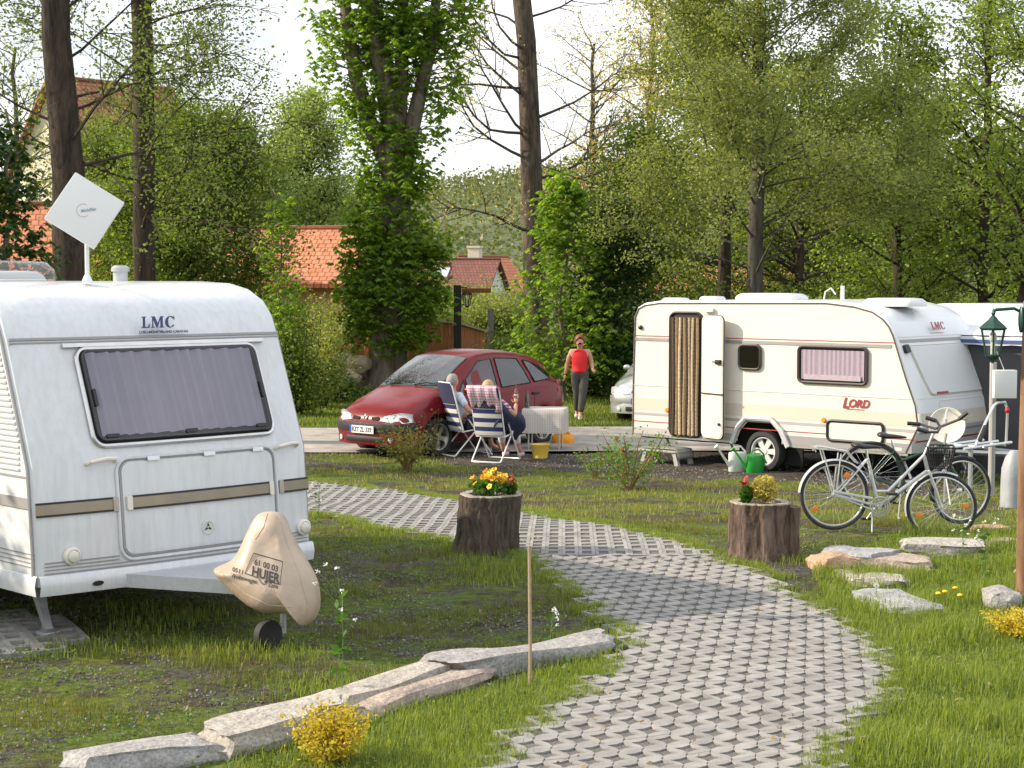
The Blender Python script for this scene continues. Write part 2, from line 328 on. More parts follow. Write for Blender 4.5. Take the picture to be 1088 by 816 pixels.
def ground_material():
    m = bpy.data.materials.new('grass_and_gravel'); m.use_nodes = True; nt = m.node_tree; b = nt.nodes['Principled BSDF']; b.inputs['Roughness'].default_value = .95; b.inputs['Specular IOR Level'].default_value = .15
    at_ = nt.nodes.new('ShaderNodeAttribute'); at_.attribute_name = 'lawn'; tc = nt.nodes.new('ShaderNodeTexCoord')
    def noise(s, d=8, r=.6):
        n = nt.nodes.new('ShaderNodeTexNoise'); n.inputs['Scale'].default_value = s; n.inputs['Detail'].default_value = d; n.inputs['Roughness'].default_value = r; lk(nt, tc.outputs['Object'], n.inputs['Vector']); return n
    def ramp(src, p0, c0, p1, c1):
        r = nt.nodes.new('ShaderNodeValToRGB'); r.color_ramp.elements[0].position = p0; r.color_ramp.elements[1].position = p1; r.color_ramp.elements[0].color = (*c0, 1); r.color_ramp.elements[1].color = (*c1, 1); lk(nt, src, r.inputs['Fac']); return r
    vo = nt.nodes.new('ShaderNodeTexVoronoi'); vo.inputs['Scale'].default_value = 45; lk(nt, tc.outputs['Object'], vo.inputs['Vector'])
    sep = nt.nodes.new('ShaderNodeSeparateColor'); lk(nt, vo.outputs['Color'], sep.inputs[0])
    grav = ramp(sep.outputs[0], .1, (.03, .028, .026), .95, (.13, .12, .11))
    soil = ramp(noise(9).outputs['Fac'], .35, (.035, .028, .02), .7, (.10, .085, .06))
    m0 = nt.nodes.new('ShaderNodeMixRGB'); lk(nt, ramp(noise(2.5).outputs['Fac'], .40, (0, 0, 0), .55, (1, 1, 1)).outputs[0], m0.inputs['Fac']); lk(nt, grav.outputs[0], m0.inputs['Color1']); lk(nt, soil.outputs[0], m0.inputs['Color2'])
    gr = ramp(noise(14).outputs['Fac'], .3, (.035, .06, .012), .72, (.12, .17, .03))
    mo = ramp(noise(1.3).outputs['Fac'], .35, (1, 1, 1), .65, (1.35, 1.1, .8))
    gm = nt.nodes.new('ShaderNodeMixRGB'); gm.blend_type = 'MULTIPLY'; gm.inputs['Fac'].default_value = 1; lk(nt, gr.outputs[0], gm.inputs['Color1']); lk(nt, mo.outputs[0], gm.inputs['Color2'])
    ad = nt.nodes.new('ShaderNodeMath'); ad.operation = 'ADD'; lk(nt, at_.outputs['Fac'], ad.inputs[0])
    nn = noise(4.5, 10, .75); sb = nt.nodes.new('ShaderNodeMath'); sb.operation = 'MULTIPLY_ADD'; sb.inputs[1].default_value = 1.6; sb.inputs[2].default_value = -.8; lk(nt, nn.outputs['Fac'], sb.inputs[0]); lk(nt, sb.outputs[0], ad.inputs[1])
    fac = ramp(ad.outputs[0], .32, (0, 0, 0), .52, (1, 1, 1))
    mm = nt.nodes.new('ShaderNodeMixRGB'); lk(nt, fac.outputs[0], mm.inputs['Fac']); lk(nt, m0.outputs[0], mm.inputs['Color1']); lk(nt, gm.outputs[0], mm.inputs['Color2']); lk(nt, mm.outputs[0], b.inputs['Base Color'])
    bp = nt.nodes.new('ShaderNodeBump'); bp.inputs['Distance'].default_value = .03; bp.inputs['Strength'].default_value = .8
    bn = nt.nodes.new('ShaderNodeMath'); bn.operation = 'MULTIPLY_ADD'; bn.inputs[1].default_value = .5; lk(nt, sep.outputs[0], bn.inputs[0]); lk(nt, noise(30).outputs['Fac'], bn.inputs[2])
    lk(nt, bn.outputs[0], bp.inputs['Height']); lk(nt, bp.outputs['Normal'], b.inputs['Normal'])
    return m
xs = sorted(set([-600, -300, -150, -80, -50, -30, -22, -16] + [round(-12 + .2 * i, 2) for i in range(121)] + [14, 18, 24, 34, 50, 80, 150, 300, 600]))
ys = sorted(set([-40, -20, -5, 2] + [round(5 + .2 * i, 2) for i in range(151)] + [36, 38, 42, 48, 55, 60, 65, 70, 75, 80, 85, 90, 100, 110, 130, 160, 220, 320, 500, 900]))
def gz(x, y): return terr(x, y) + (.012 * math.sin(x * 2.1 + y) + .01 * math.sin(y * 3.3 - x * 1.4) if y < 36 else 0)
g = MB(); g.grid(lambda x, y: V(x, y, gz(x, y)), xs, ys)
ground = g.build('ground', ground_material(), None, ang=180); tag(ground, kind='structure')
gx = np.array([(x, y) for x in xs for y in ys], float)
la = ground.data.attributes.new('lawn', 'FLOAT', 'POINT'); la.data.foreach_set('value', lawnness(gx).astype(np.float32))

# path of lawn pavers: every cell a real pair of wavy concrete halves with a hole between them
paver_m = pm('paver_concrete', (.285, .275, .26), .9, var=.14, vscale=7, bump=.004, bscale=90, dirt=.12)
_nt = paver_m.node_tree; _b = _nt.nodes['Principled BSDF']; _src = _b.inputs['Base Color'].links[0].from_socket; _g = _nt.nodes.new('ShaderNodeNewGeometry'); _r = _nt.nodes.new('ShaderNodeMapRange'); _r.inputs['To Min'].default_value = .82; _r.inputs['To Max'].default_value = 1.1
_s = _nt.nodes.new('ShaderNodeVectorMath'); _s.operation = 'SCALE'; lk(_nt, _g.outputs['Random Per Island'], _r.inputs['Value']); lk(_nt, _src, _s.inputs[0]); lk(_nt, _r.outputs['Result'], _s.inputs['Scale']); lk(_nt, _s.outputs['Vector'], _b.inputs['Base Color'])
gravel_m = pm('path_gravel', (.12, .115, .105), .95, var=.55, vscale=70, bump=.012, bscale=70)
pb = MB()
for p, q in ((0, 0),):
    vs = [V(x, y, gz(x, y) + .006) for x, y in PATH]
me_pts = []
st = .2
def cell_in(poly, pts): return inpoly(np.array(pts), poly)
gxs = [round(-6 + st * i, 2) for i in range(60)]; gys = [round(7 + st * i, 2) for i in range(90)]
cent = np.array([(x + st / 2, y + st / 2) for x in gxs for y in gys]); ins = inpoly(cent, PATH); k = 0
for i, x in enumerate(gxs):
    for j, y in enumerate(gys):
        if ins[k]:
            pb.add([V(a, b, gz(a, b) + .016) for a, b in ((x, y), (x + st, y), (x + st, y + st), (x, y + st))], [(0, 1, 2, 3)])
        k += 1
# (gravel bed: the strip of small stones seen in the holes)
tag(pb.build('path_gravel_bed', gravel_m, None, ang=180), kind='structure')
def pavers(name, cells, e1, e2, w1, w2, holef, PH=.026, gap=.004):
    mb = MB(); rnd = random.Random(3)
    for cx, cy, i, j in cells:
        dz = rnd.uniform(-.0012, .0012)
        hole, jt = holef(w1, w2)
        def T(a, b, z): 
            x = cx + e1[0] * a + e2[0] * b; y = cy + e1[1] * a + e2[1] * b; return V(x, y, gz(x, y) + z + dz)
        for poly in hole:
            n = len(poly); top = [T(a, b, PH) for a, b in poly]; bot = [T(a, b, -.01) for a, b in poly]
            mb.add(top + bot, [tuple(range(n))] + [(q, n + q, n + (q + 1) % n, (q + 1) % n) for q in range(n)])
    o = mb.build(name, paver_m, None, smooth=False); return tag(o, kind='structure')
def zig(w1, w2):
    a, b = w1 / 2, w2 / 2; g_ = .010
    A = [(a - g_, b), (-a, b), (-a, -b + g_), (-.052, -.072), (-.044, -.015), (-.064, .046), (-.008, .044), (.052, .068)]
    B = [(x * -1, y * -1) for x, y in A]
    return [A, B], None
ANG = math.radians(26); e1 = (math.cos(ANG), math.sin(ANG)); e2 = (-math.sin(ANG), math.cos(ANG)); w1, w2 = .15, .207
ZB = G(620, 592)[1]
cells = []; 
for i in range(-80, 80):
    for j in range(-60, 60):
        cells.append((1.8 + e1[0] * i * w1 + e2[0] * j * w2, 12 + e1[1] * i * w1 + e2[1] * j * w2, i, j))
cxy = np.array([(c[0], c[1]) for c in cells]); m_ = inpoly(cxy, PATH) & (cxy[:, 1] < ZB + .1 * cxy[:, 0] * 0)
pavers('path', [c for c, k in zip(cells, m_) if k], e1, e2, w1, w2, zig)
def rect(w1, w2):
    a, b = w1 / 2, w2 / 2; h, k = a * .56, b * .62; g_ = .003
    return [[(-a + g_, -b + g_), (-h, -b + g_), (-h, b), (-a + g_, b)], [(h, -b + g_), (a, -b + g_), (a, b), (h, b)], [(-h, k), (h, k), (h, b), (-h, b)], [(-h, -b + g_), (h, -b + g_), (h, -k), (-h, -k)]], None
e1b = (math.cos(-.03), math.sin(-.03)); e2b = (-e1b[1], e1b[0]); cells = []
for i in range(-60, 60):
    for j in range(-10, 60):
        cells.append((1 + e1b[0] * i * .155 + e2b[0] * j * .26, ZB + .13 + e1b[1] * i * .155 + e2b[1] * j * .26, i, j))
cxy = np.array([(c[0], c[1]) for c in cells]); m_ = inpoly(cxy, PATH) & (cxy[:, 1] >= ZB + .05)
tag(pavers('far_path', [c for c, k in zip(cells, m_) if k], e1b, e2b, .155, .26, rect), kind='structure')
# slab of pavers under the left caravan
SL = wpoly([(-40, 640), (40, 652), (96, 672), (80, 690), (-40, 700)]); cells = []
for i in range(-30, 30):
    for j in range(-20, 20):
        cells.append((-3.6 + e1[0] * i * .19 + e2[0] * j * .2, 12.3 + e1[1] * i * .19 + e2[1] * j * .2, i, j))
cxy = np.array([(c[0], c[1]) for c in cells]); m_ = inpoly(cxy, SL)
pavers('pitch_paving', [c for c, k in zip(cells, m_) if k], e1, e2, .19, .2, rect, PH=.035)
# access road behind the car
road_m = pm('road_paving', (.36, .33, .30), .9, var=.2, vscale=2.5, bump=.01, bscale=12, dirt=.2)
rd = MB(); rx = [-60, -40, -30, -20] + [-15 + i for i in range(46)] + [40, 60, 90]
rd.grid(lambda x, t: V(x, 28.2 + t * 4.6 + .15 * math.sin(x * .5), terr(x, 28.2 + t * 4.6) + .03), rx, [0, .25, .5, .75, 1])
tag(rd.build('road', road_m, None), kind='structure')

def pebbles(name, xy, s, mat):
    n = len(xy); z = np.array([terr(a, b) for a, b in xy]); c = np.column_stack([xy, z + s * .2]); ax = RNG.normal(0, 1, (n, 3, 3)); e = np.linalg.qr(ax)[0] * (s[:, None, None]) * RNG.uniform(.6, 1.3, (n, 3, 1))
    P = [c + e[:, 0], c + e[:, 1], c - e[:, 0], c - e[:, 1], c + e[:, 2], c - e[:, 2]]; F = [(0, 1, 4), (1, 2, 4), (2, 3, 4), (3, 0, 4), (1, 0, 5), (2, 1, 5), (3, 2, 5), (0, 3, 5)]
    v = np.stack([P[i] for f in F for i in f], 1).reshape(-1, 3); return tag(npmesh(name, v, 3, n * 8, mat), kind='stuff')
# ---- grass blades
def blades(name, xy, h, wdt, mat, lean=.35):
    n = len(xy); z = np.array([terr(a, b) for a, b in xy]) + (0.012 * np.sin(xy[:, 0] * 2.1 + xy[:, 1]) + .01 * np.sin(xy[:, 1] * 3.3 - xy[:, 0] * 1.4)) * (xy[:, 1] < 36)
    a = RNG.uniform(0, 2 * PI, n); d = np.stack([np.cos(a), np.sin(a)], 1); s = np.stack([-d[:, 1], d[:, 0]], 1)
    base = np.column_stack([xy, z - .005]); H = h[:, None]; W = (wdt[:, None]) / 2; S3 = np.column_stack([s, np.zeros(n)]); D3 = np.column_stack([d, np.zeros(n)])
    L = RNG.uniform(.1, 1, n)[:, None] * lean; Z = np.array([0, 0, 1.])
    mid = base + D3 * H * L * .35 + Z * H * .6; tip = base + D3 * H * L * 1.1 + Z * H * (1 - .3 * L)
    v = np.stack([base - S3 * W, base + S3 * W, mid + S3 * W * .7, mid - S3 * W * .7], 1).reshape(-1, 3)
    v2 = np.stack([mid - S3 * W * .7, mid + S3 * W * .7, tip], 1).reshape(-1, 3)
    me = bpy.data.meshes.new(name); vv = np.concatenate([v, v2]); 
    idx = np.arange(n) * 4; # join the two faces by sharing vertices
    V_ = np.concatenate([v, tip]); N = len(V_); me.vertices.add(N); me.vertices.foreach_set('co', V_.astype(np.float32).ravel())
    q = np.stack([idx, idx + 1, idx + 2, idx + 3], 1); t = np.stack([idx + 3, idx + 2, 4 * n + np.arange(n)], 1)
    loops = np.concatenate([q.ravel(), t.ravel()]).astype(np.int32); me.loops.add(len(loops)); me.loops.foreach_set('vertex_index', loops)
    ls = np.concatenate([np.arange(n) * 4, 4 * n + np.arange(n) * 3]).astype(np.int32); me.polygons.add(2 * n); me.polygons.foreach_set('loop_start', ls)
    me.materials.append(mat); me.update(calc_edges=True); me.polygons.foreach_set('use_smooth', [True] * (2 * n))
    o = bpy.data.objects.new(name, me); COL.objects.link(o); return tag(o, kind='stuff')
def scatter(n, x0, x1, y0, y1): return np.column_stack([RNG.uniform(x0, x1, n), RNG.uniform(y0, y1, n)])
def clump(xy, n, s): 
    k = RNG.integers(0, len(xy), n); return xy[k] + RNG.normal(0, s, (n, 2))
def onpath(xy): return inpoly(xy, PATH)
gl_lush = leafmat('grass_lush', (.10, .165, .025), (.29, .34, .085), .5)
gl_short = leafmat('grass_short', (.08, .10, .02), (.20, .20, .06), .45)
gl_dry = leafmat('grass_dry', (.13, .16, .03), (.34, .32, .11), .45)
p = scatter(150000, .8, 8, 8, 17.5); p = p[inpoly(p, LUSH) & ~onpath(p)]
hn = vn(p[:, 0], p[:, 1], 2.3, 5); blades('tall_grass', p, (.04 + .10 * hn) * RNG.uniform(.5, 1.3, len(p)), RNG.uniform(.004, .008, len(p)), gl_lush, .55)
p = scatter(75000, -3.2, 1.2, 8, 13); p = p[inpoly(p, LAWNBL) & ~onpath(p)]
blades('lawn_grass', p, RNG.uniform(.03, .09, len(p)), RNG.uniform(.003, .006, len(p)), gl_lush, .6)
p = scatter(330000, -7.5, 7, 9, 19); L = lawnness(p); d = vn(p[:, 0], p[:, 1], 5.1, 3) * .5 + vn(p[:, 0], p[:, 1], 1.7, 9) * .5
keep = (RNG.uniform(0, 1, len(p)) < np.clip((d - .33) * 2.2, .02, 1) * .85) & ~inpoly(p, LUSH) & ~inpoly(p, LAWNBL) & ~onpath(p) & ~inpoly(p, GRAVEL) & (L > .15)
p = p[keep]; blades('patchy_grass', p, RNG.uniform(.015, .055, len(p)) * (1 + .8 * (vn(p[:, 0], p[:, 1], 1.7, 9) > .62)), RNG.uniform(.003, .006, len(p)), gl_short, .7)
p = scatter(120000, -6, 8, 18.5, 28); L = lawnness(p); keep = (RNG.uniform(0, 1, len(p)) < np.clip((vn(p[:, 0], p[:, 1], 2.2, 13) - .2) * 1.6, .05, 1) * np.clip(L * 1.6, 0, 1) * .8) & ~inpoly(p, GRAVEL) & ~onpath(p); p = p[keep]
blades('strip_grass', p, RNG.uniform(.02, .08, len(p)), RNG.uniform(.006, .012, len(p)), gl_dry, .6)
p = scatter(60000, -9, 8, 33, 46); blades('back_lawn_grass', p, RNG.uniform(.04, .09, len(p)), RNG.uniform(.012, .02, len(p)), gl_lush, .6)
def isl(m, lo, hi):
    nt = m.node_tree; b = nt.nodes['Principled BSDF']; src = b.inputs['Base Color'].default_value[:3]; g = nt.nodes.new('ShaderNodeNewGeometry'); r = nt.nodes.new('ShaderNodeMapRange'); r.inputs['To Min'].default_value = lo; r.inputs['To Max'].default_value = hi; s = nt.nodes.new('ShaderNodeVectorMath'); s.operation = 'SCALE'; s.inputs[0].default_value = src; lk(nt, g.outputs['Random Per Island'], r.inputs['Value']); lk(nt, r.outputs['Result'], s.inputs['Scale']); lk(nt, s.outputs['Vector'], b.inputs['Base Color']); return m
peb_m = isl(pm('pebble_grey', (.20, .185, .17), .9), .35, 1.5)
p = scatter(26000, -6.5, 3, 9, 18); L = lawnness(p); p = p[~onpath(p) & (L < .9) & (vn(p[:, 0], p[:, 1], 2.9, 6) < .62)]; pebbles('pebbles', p, RNG.uniform(.003, .013, len(p)), peb_m)
p = scatter(9000, -2, 8, 20, 28); p = p[inpoly(p, GRAVEL)]; pebbles('pitch_gravel', p, RNG.uniform(.006, .02, len(p)), peb_m)
# tufts along edges of the path, stumps and stones
c = []
for i in range(len(PATH)):
    a = np.array(PATH[i]); b = np.array(PATH[(i + 1) % len(PATH)]); m = max(1, int(np.linalg.norm(b - a) / .1))
    for q in range(m): c.append(a + (b - a) * q / m + RNG.normal(0, .05, 2))
c = np.array(c); c = c[(c[:, 1] > 8)]; c = c[RNG.uniform(0, 1, len(c)) < .7]
p = clump(c, 62000, .06); blades('edge_grass', p, RNG.uniform(.03, .09, len(p)), RNG.uniform(.003, .006, len(p)), gl_lush, .7)
c = np.array([G(*q)[:2] for q in [(480, 585), (500, 600), (520, 608), (545, 608), (530, 620), (560, 600), (640, 685), (650, 692), (250, 610), (300, 620), (200, 660), (150, 670), (230, 700), (110, 690), (270, 690), (330, 735), (400, 728), (380, 745), (790, 612), (860, 600), (900, 600), (140, 650), (60, 690), (410, 575), (190, 690), (310, 700), (560, 715), (580, 700), (1010, 600), (940, 590), (360, 740), (455, 560)]])
p = clump(c, 7000, .16); p = p[~onpath(p)]; blades('grass_tufts', p, RNG.uniform(.03, .12, len(p)), RNG.uniform(.004, .008, len(p)), gl_lush, .5)

# ================================================================== CARAVANS
def shell(mb, prof, W, bow=0., inset=.05):
    """prof: side outline (y,z) from the front bottom over the roof to the rear bottom; x is across"""
    n = len(prof); P2 = [Vector((a, b, 0)) for a, b in prof]; nor = []
    for i in range(n):
        a = P2[max(0, i - 1)]; b = P2[min(n - 1, i + 1)]; t = (b - a).normalized(); nor.append(Vector((-t.y, t.x, 0)))
    js = [(0, inset), (inset * .3, inset * .3), (inset, 0)] + [(inset + (W - 2 * inset) * k / 10, 0) for k in range(1, 10)] + [(W - inset, 0), (W - inset * .3, inset * .3), (W, inset)]
    def pt(i, w, ins):
        y, z = prof[i]; q = V(w, y, z); q.y -= nor[i].x * ins; q.z -= nor[i].y * ins
        if bow and y < 1.2: q.y -= bow * (1 - (2 * w / W - 1) ** 2) * (1 - y / 1.2)
        return q
    rows = [[pt(i, w, ins) for w, ins in js] for i in range(n)]; m = len(js)
    mb.add([p for r in rows for p in r], [(i * m + j, i * m + j + 1, (i + 1) * m + j + 1, (i + 1) * m + j) for i in range(n - 1) for j in range(m - 1)])
    return [rows[i][0] for i in range(n)], [rows[i][-1] for i in range(n)]
def mkfront(prof, bow, W):
    fp = []
    for y, z in prof:
        if fp and z <= fp[-1][1]: break
        fp.append((y, z))
    zs = [q[1] for q in fp]; ys_ = [q[0] for q in fp]
    def S(a, b, off=0.):
        y = float(np.interp(b, zs, ys_)); dy = (float(np.interp(b + .03, zs, ys_)) - float(np.interp(b - .03, zs, ys_))) / .06 if zs[0] + .03 < b < zs[-1] - .03 else 0
        n = V(0, -1, dy).normalized(); bw = bow * (1 - (2 * a / W - 1) ** 2) * (1 - y / 1.2) if y < 1.2 else 0
        return V(a, y - bw, b) + n * off
    return S
def curtain(parent, S, a0, a1, b0, b1, mat, name='curtain', off=.006, lam=.055, amp=.011, flare=.0):
    mb = MB(); us = [b0 + (b1 - b0) * i / 6 for i in range(7)]; n = int((a1 - a0) / lam * 8); rr = random.Random(5)
    ph = [rr.uniform(-.6, .6) for _ in range(50)]
    def f(b, a):
        k = a / lam; return S(a, b, off + amp * (1 + .6 * math.sin(2 * PI * k + ph[int(abs(k)) % 50] + 1.2 * math.sin(a * 9) + .5 * (b - b0))))
    mb.grid(f, us, [a0 + (a1 - a0) * j / n for j in range(n + 1)]); return mb.build(name, mat, parent, ang=180)
def wheel(parent, c, r=.31, wd=.19, axis=(1, 0, 0), spokes=5, rimmat=None, name='wheel', side=1):
    """wheel with tyre and rim; axis points to the outer side"""
    M = Matrix.Translation(c) @ Vector((0, 0, 1)).rotation_difference(Vector(axis)).to_matrix().to_4x4(); mb = MB(); h = wd / 2
    mb.lathe([(r * .68, -h * .8), (r * .74, -h), (r * .92, -h), (r, -h * .7), (r, h * .7), (r * .95, h * .95), (r * .76, h), (r * .68, h * .8)], 36, M, cap=False)
    o = mb.build(name, tyre_m, parent)
    rb = MB(); rb.lathe([(r * .70, -h * .7), (r * .70, h * .82), (r * .64, h * .8), (r * .60, h * .35), (r * .6, h * .2)], 36, M, cap=False)
    for k in range(spokes):
        a = 2 * PI * k / spokes; R = M @ Matrix.Rotation(a, 4, 'Z')
        rb.add([R @ V(*q) for q in [(-.03, r * .08, h * .5), (.03, r * .08, h * .5), (.045, r * .62, h * .45), (-.045, r * .62, h * .45), (-.03, r * .08, h * .2), (.03, r * .08, h * .2), (.045, r * .62, h * .1), (-.045, r * .62, h * .1)]], [(0, 1, 2, 3), (4, 5, 6, 7), (0, 1, 5, 4), (1, 2, 6, 5), (2, 3, 7, 6), (3, 0, 4, 7)])
    rb.lathe([(.001, h * .6), (r * .16, h * .58), (r * .18, h * .2)], 16, M, cap=False)
    rb.build('rim', rimmat or alu, o); db = MB(); db.lathe([(.001, h * .05), (r * .62, h * .05)], 24, M, cap=False); db.build('brake_disc', black_m, o); return o
def serif(parent, p, right, up, size, mat, name='lettering', sh=.22):
    """LMC in a bold italic serif face"""
    mb = MB(); M = basis(p, right, up)
    def poly(pts, dx):
        n = len(pts); vs = [M @ V((x + dx + sh * y) * size, y * size, z) for z in (.003, -.003) for x, y in pts]
        mb.add(vs, [tuple(range(n)), tuple(range(n, 2 * n))[::-1]] + [(i, (i + 1) % n, n + (i + 1) % n, n + i) for i in range(n)])
    for dx, ps in ((0, [[(.0, 0), (.75, 0), (.8, .34), (.72, .34), (.62, .09), (.34, .07), (.34, .93), (.46, .95), (.46, 1), (.0, 1), (.0, .95), (.12, .93), (.12, .07), (0, .05)]]),
                   (.92, [[(.0, 0), (.32, 0), (.32, .05), (.21, .07), (.21, .75), (.55, 0), (.62, 0), (.92, .78), (.92, .07), (.82, .05), (.82, 0), (1.24, 0), (1.24, .05), (1.14, .07), (1.14, .93), (1.24, .95), (1.24, 1), (.9, 1), (.64, .38), (.36, 1), (0, 1), (0, .95), (.11, .93), (.11, .07), (0, .05)]])):
        for q in ps: poly(q, dx)
    o_ = [(.5 + .5 * math.cos(t), .5 + .52 * math.sin(t)) for t in [math.radians(a) for a in range(38, 325, 13)]]
    i_ = [(.53 + .25 * math.cos(t), .5 + .46 * math.sin(t)) for t in [math.radians(a) for a in range(38, 325, 13)]]
    for k in range(len(o_) - 1): poly([o_[k], o_[k + 1], i_[k + 1], i_[k]], 2.3)
    poly([(.84, 1), (.9, 1), (.93, .68), (.86, .68)], 2.3)
    return mb.build(name, mat, parent, smooth=False)

# ---------------- left caravan (front of it faces us)
P1 = [(.0, .42), (.0, .60), (.03, .95), (.06, 1.25), (.20, 1.62), (.38, 2.08), (.40, 2.13), (.47, 2.27), (.58, 2.38), (.75, 2.46), (1.0, 2.505), (1.4, 2.52), (4.6, 2.52), (5.0, 2.44), (5.2, 2.2), (5.25, 1.6), (5.3, .42)]
A1 = math.radians(44); W1 = 2.35
c1 = thing('caravan', 'white caravan at the left with grey curtains, its front locker and wide window facing us', 'caravan', (-3.259, 11.855, 0), A1, 'touring caravans')
S1 = mkfront(P1, .07, W1); mb = MB(); L, R = shell(mb, P1, W1, .07)
body = mb.build('body', white_paint, c1, ang=25)
sb = MB(); sb.add(L, [tuple(range(len(L)))]); sb.add(R, [tuple(range(len(R)))]); sb.add([V(.03, .1, .45), V(W1 - .03, .1, .45), V(W1 - .03, 5.2, .45), V(.03, 5.2, .45)], [(0, 1, 2, 3)])
side_m = pm('side_sheet', (.70, .71, .72), .35, var=.02, dirt=.05)
sb.build('side_wall', side_m, c1, smooth=False)
T1 = lambda a, b, off=0.: V(-off, a, b)       # left side, a runs to the rear
# corner mouldings
mb = MB()
for Lx in (L, R): mb.tube([p + V(-.006 if Lx is L else .006, 0, 0) for p in Lx[:13]], .013, 6)
mb.build('corner_moulding', grey_trim, c1)
mb = MB(); band(mb, S1, .02, 2.33, 2.105, 2.122, .010, .01); band(mb, S1, .02, 2.33, 2.084, 2.094, .006, .01); mb.build('roof_seam', grey_trim, c1)
# ribbed side sheet and side belt
mb = MB(); n = 22
for i in range(n):
    z = 1.22 + i * .04
    mb.tube([V(-.002, max(.22, .12 + (z - 1.18) * .42), z), V(-.002, 4.9, z)], .012, 5)
mb.build('ribbed_sheet', side_m, c1)
mb = MB(); plate(mb, T1, .08, 5.2, .955, 1.03, .005, .012, .012); mb.build('side_belt', grey_trim, c1)
mb = MB(); plate(mb, T1, .10, 5.2, 1.165, 1.18, .002, .006, .01)
for z in (.55, .58, .61, .64): plate(mb, T1, .04, 5.2, z, z + .007, .002, .005, .01)
mb.build('side_pinstripe', grey_trim, c1)
# front belt moulding: left piece, locker piece, right piece
def belt(a0, a1, q=0.):
    mb = MB(); band(mb, S1, a0, a1, .915, .985, .014 + q, .016, 12); o = mb.build('belt_moulding', bronze, c1)
    mb = MB(); band(mb, S1, a0, a1, .985, 1.0, .012 + q, .012, 12); band(mb, S1, a0, a1, .900, .915, .012 + q, .012, 12); mb.build('belt_edge', black_m, o)
    for a in (a0 if a0 > .1 else a1, a1 if a1 < 2.3 else a0): mb = MB(); plate(mb, S1, a - .02, a + .02, .90, 1.0, .01, .022 + q, .02, 3); mb.build('end_cap', cream_paint, o)
belt(.01, .60); belt(.70, 1.95, .017); belt(2.06, 2.34)
# window
mb = MB(); plate(mb, S1, .50, 2.04, 1.365, 2.03, .06, .006, .01); win = mb.build('window', dark_in, c1)
cur_m = pm('grey_curtain', (.36, .34, .38), .9, var=.06)
curtain(win, S1, .56, 1.98, 1.42, 2.0, cur_m, off=.006, lam=.115, amp=.027)
mb = MB(); plate(mb, S1, .515, 2.025, 1.385, 2.015, .05, .052, .004, 10); mb.build('pane', glass_c, win)
mb = MB(); ringframe(mb, S1, .49, 2.05, 1.355, 2.035, .08, .016, .017); mb.build('frame', alu, win)
mb = MB(); ringframe(mb, S1, .515, 2.025, 1.385, 2.012, .06, .045, .008); mb.build('pane_edge', black_m, win)
for a in (.62, 1.27, 1.92): mb = MB(); plate(mb, S1, a - .05, a + .05, 1.40, 1.425, .008, .062, .02, 3); mb.build('catch', black_m, win)
for a in (.545, 1.995): mb = MB(); plate(mb, S1, a - .012, a + .012, 1.62, 1.74, .008, .066, .02, 2); mb.build('stay', black_m, win)
mb = MB(); band(mb, S1, .40, 2.15, 2.045, 2.072, .03, .03, 12); mb.build('rain_gutter', alu, win)
# locker lid
mb = MB(); plate(mb, S1, .66, 1.985, .585, 1.235, .07, .014, .014, 12); lid = mb.build('locker_lid', white_paint, c1)
mb = MB(); ringframe(mb, S1, .645, 2.0, .57, 1.25, .09, .004, .006); mb.build('seal', grey_trim, lid)
mb = MB(); ringframe(mb, S1, .625, 2.02, .55, 1.265, .10, .008, .013); mb.build('rim', white_paint, lid)
for a in (.92, 1.4, 1.85): mb = MB(); plate(mb, S1, a - .05, a + .05, 1.235, 1.262, .006, .026, .02, 3); mb.build('hinge', alu, lid)
mb = MB(); M = basis(S1(1.345, .714, .014), (1, 0, 0), (0, 0, 1)); mb.lathe([(.055, 0), (.055, .008), (.045, .010), (.043, .004), (.001, .004)], 24, M); lk_ = mb.build('lock_plate', light_trim, lid)
mb = MB()
for k in range(3): 
    a = PI / 2 + k * 2 * PI / 3; mb.add([M @ V(.012 * math.cos(a + .9), .012 * math.sin(a + .9), .008), M @ V(.038 * math.cos(a), .038 * math.sin(a), .008), M @ V(.012 * math.cos(a - .9), .012 * math.sin(a - .9), .008)], [(0, 1, 2)])
mb.build('lock_mark', black_m, lk_, smooth=False)
mb = MB()
for z in (.505, .53, .555, .58):
    for a0, a1 in ((.05, .61), (2.035, 2.31)) if z > .54 else ((.05, 2.31),): band(mb, S1, a0, a1, z, z + .008, .006, .008, 14)
mb.build('pinstripe', grey_trim, c1)
for a in (.40, 2.03):
    mb = MB(); mb.tube([S1(a, 1.245, .0), S1(a + .01, 1.25, .05), S1(a + .13, 1.262, .055), S1(a + .20, 1.26, .05), S1(a + .22, 1.25, 0)], .016, 8); mb.build('grab_handle', cream_paint, c1)
for a in (.245, 2.26):
    mb = MB(); M = basis(S1(a, .62, .0), (1, 0, .0), (0, 0, 1)); mb.lathe([(.062, 0), (.062, .03), (.048, .04), (.048, .03), (.001, .03)], 24, M); o = mb.build('marker_lamp', cream_paint, c1)
    mb = MB(); mb.lathe([(.046, .03), (.040, .05), (.022, .058), (.001, .06)], 20, M); mb.build('lens', pm('lamp_lens', (.7, .68, .6), .15), o)
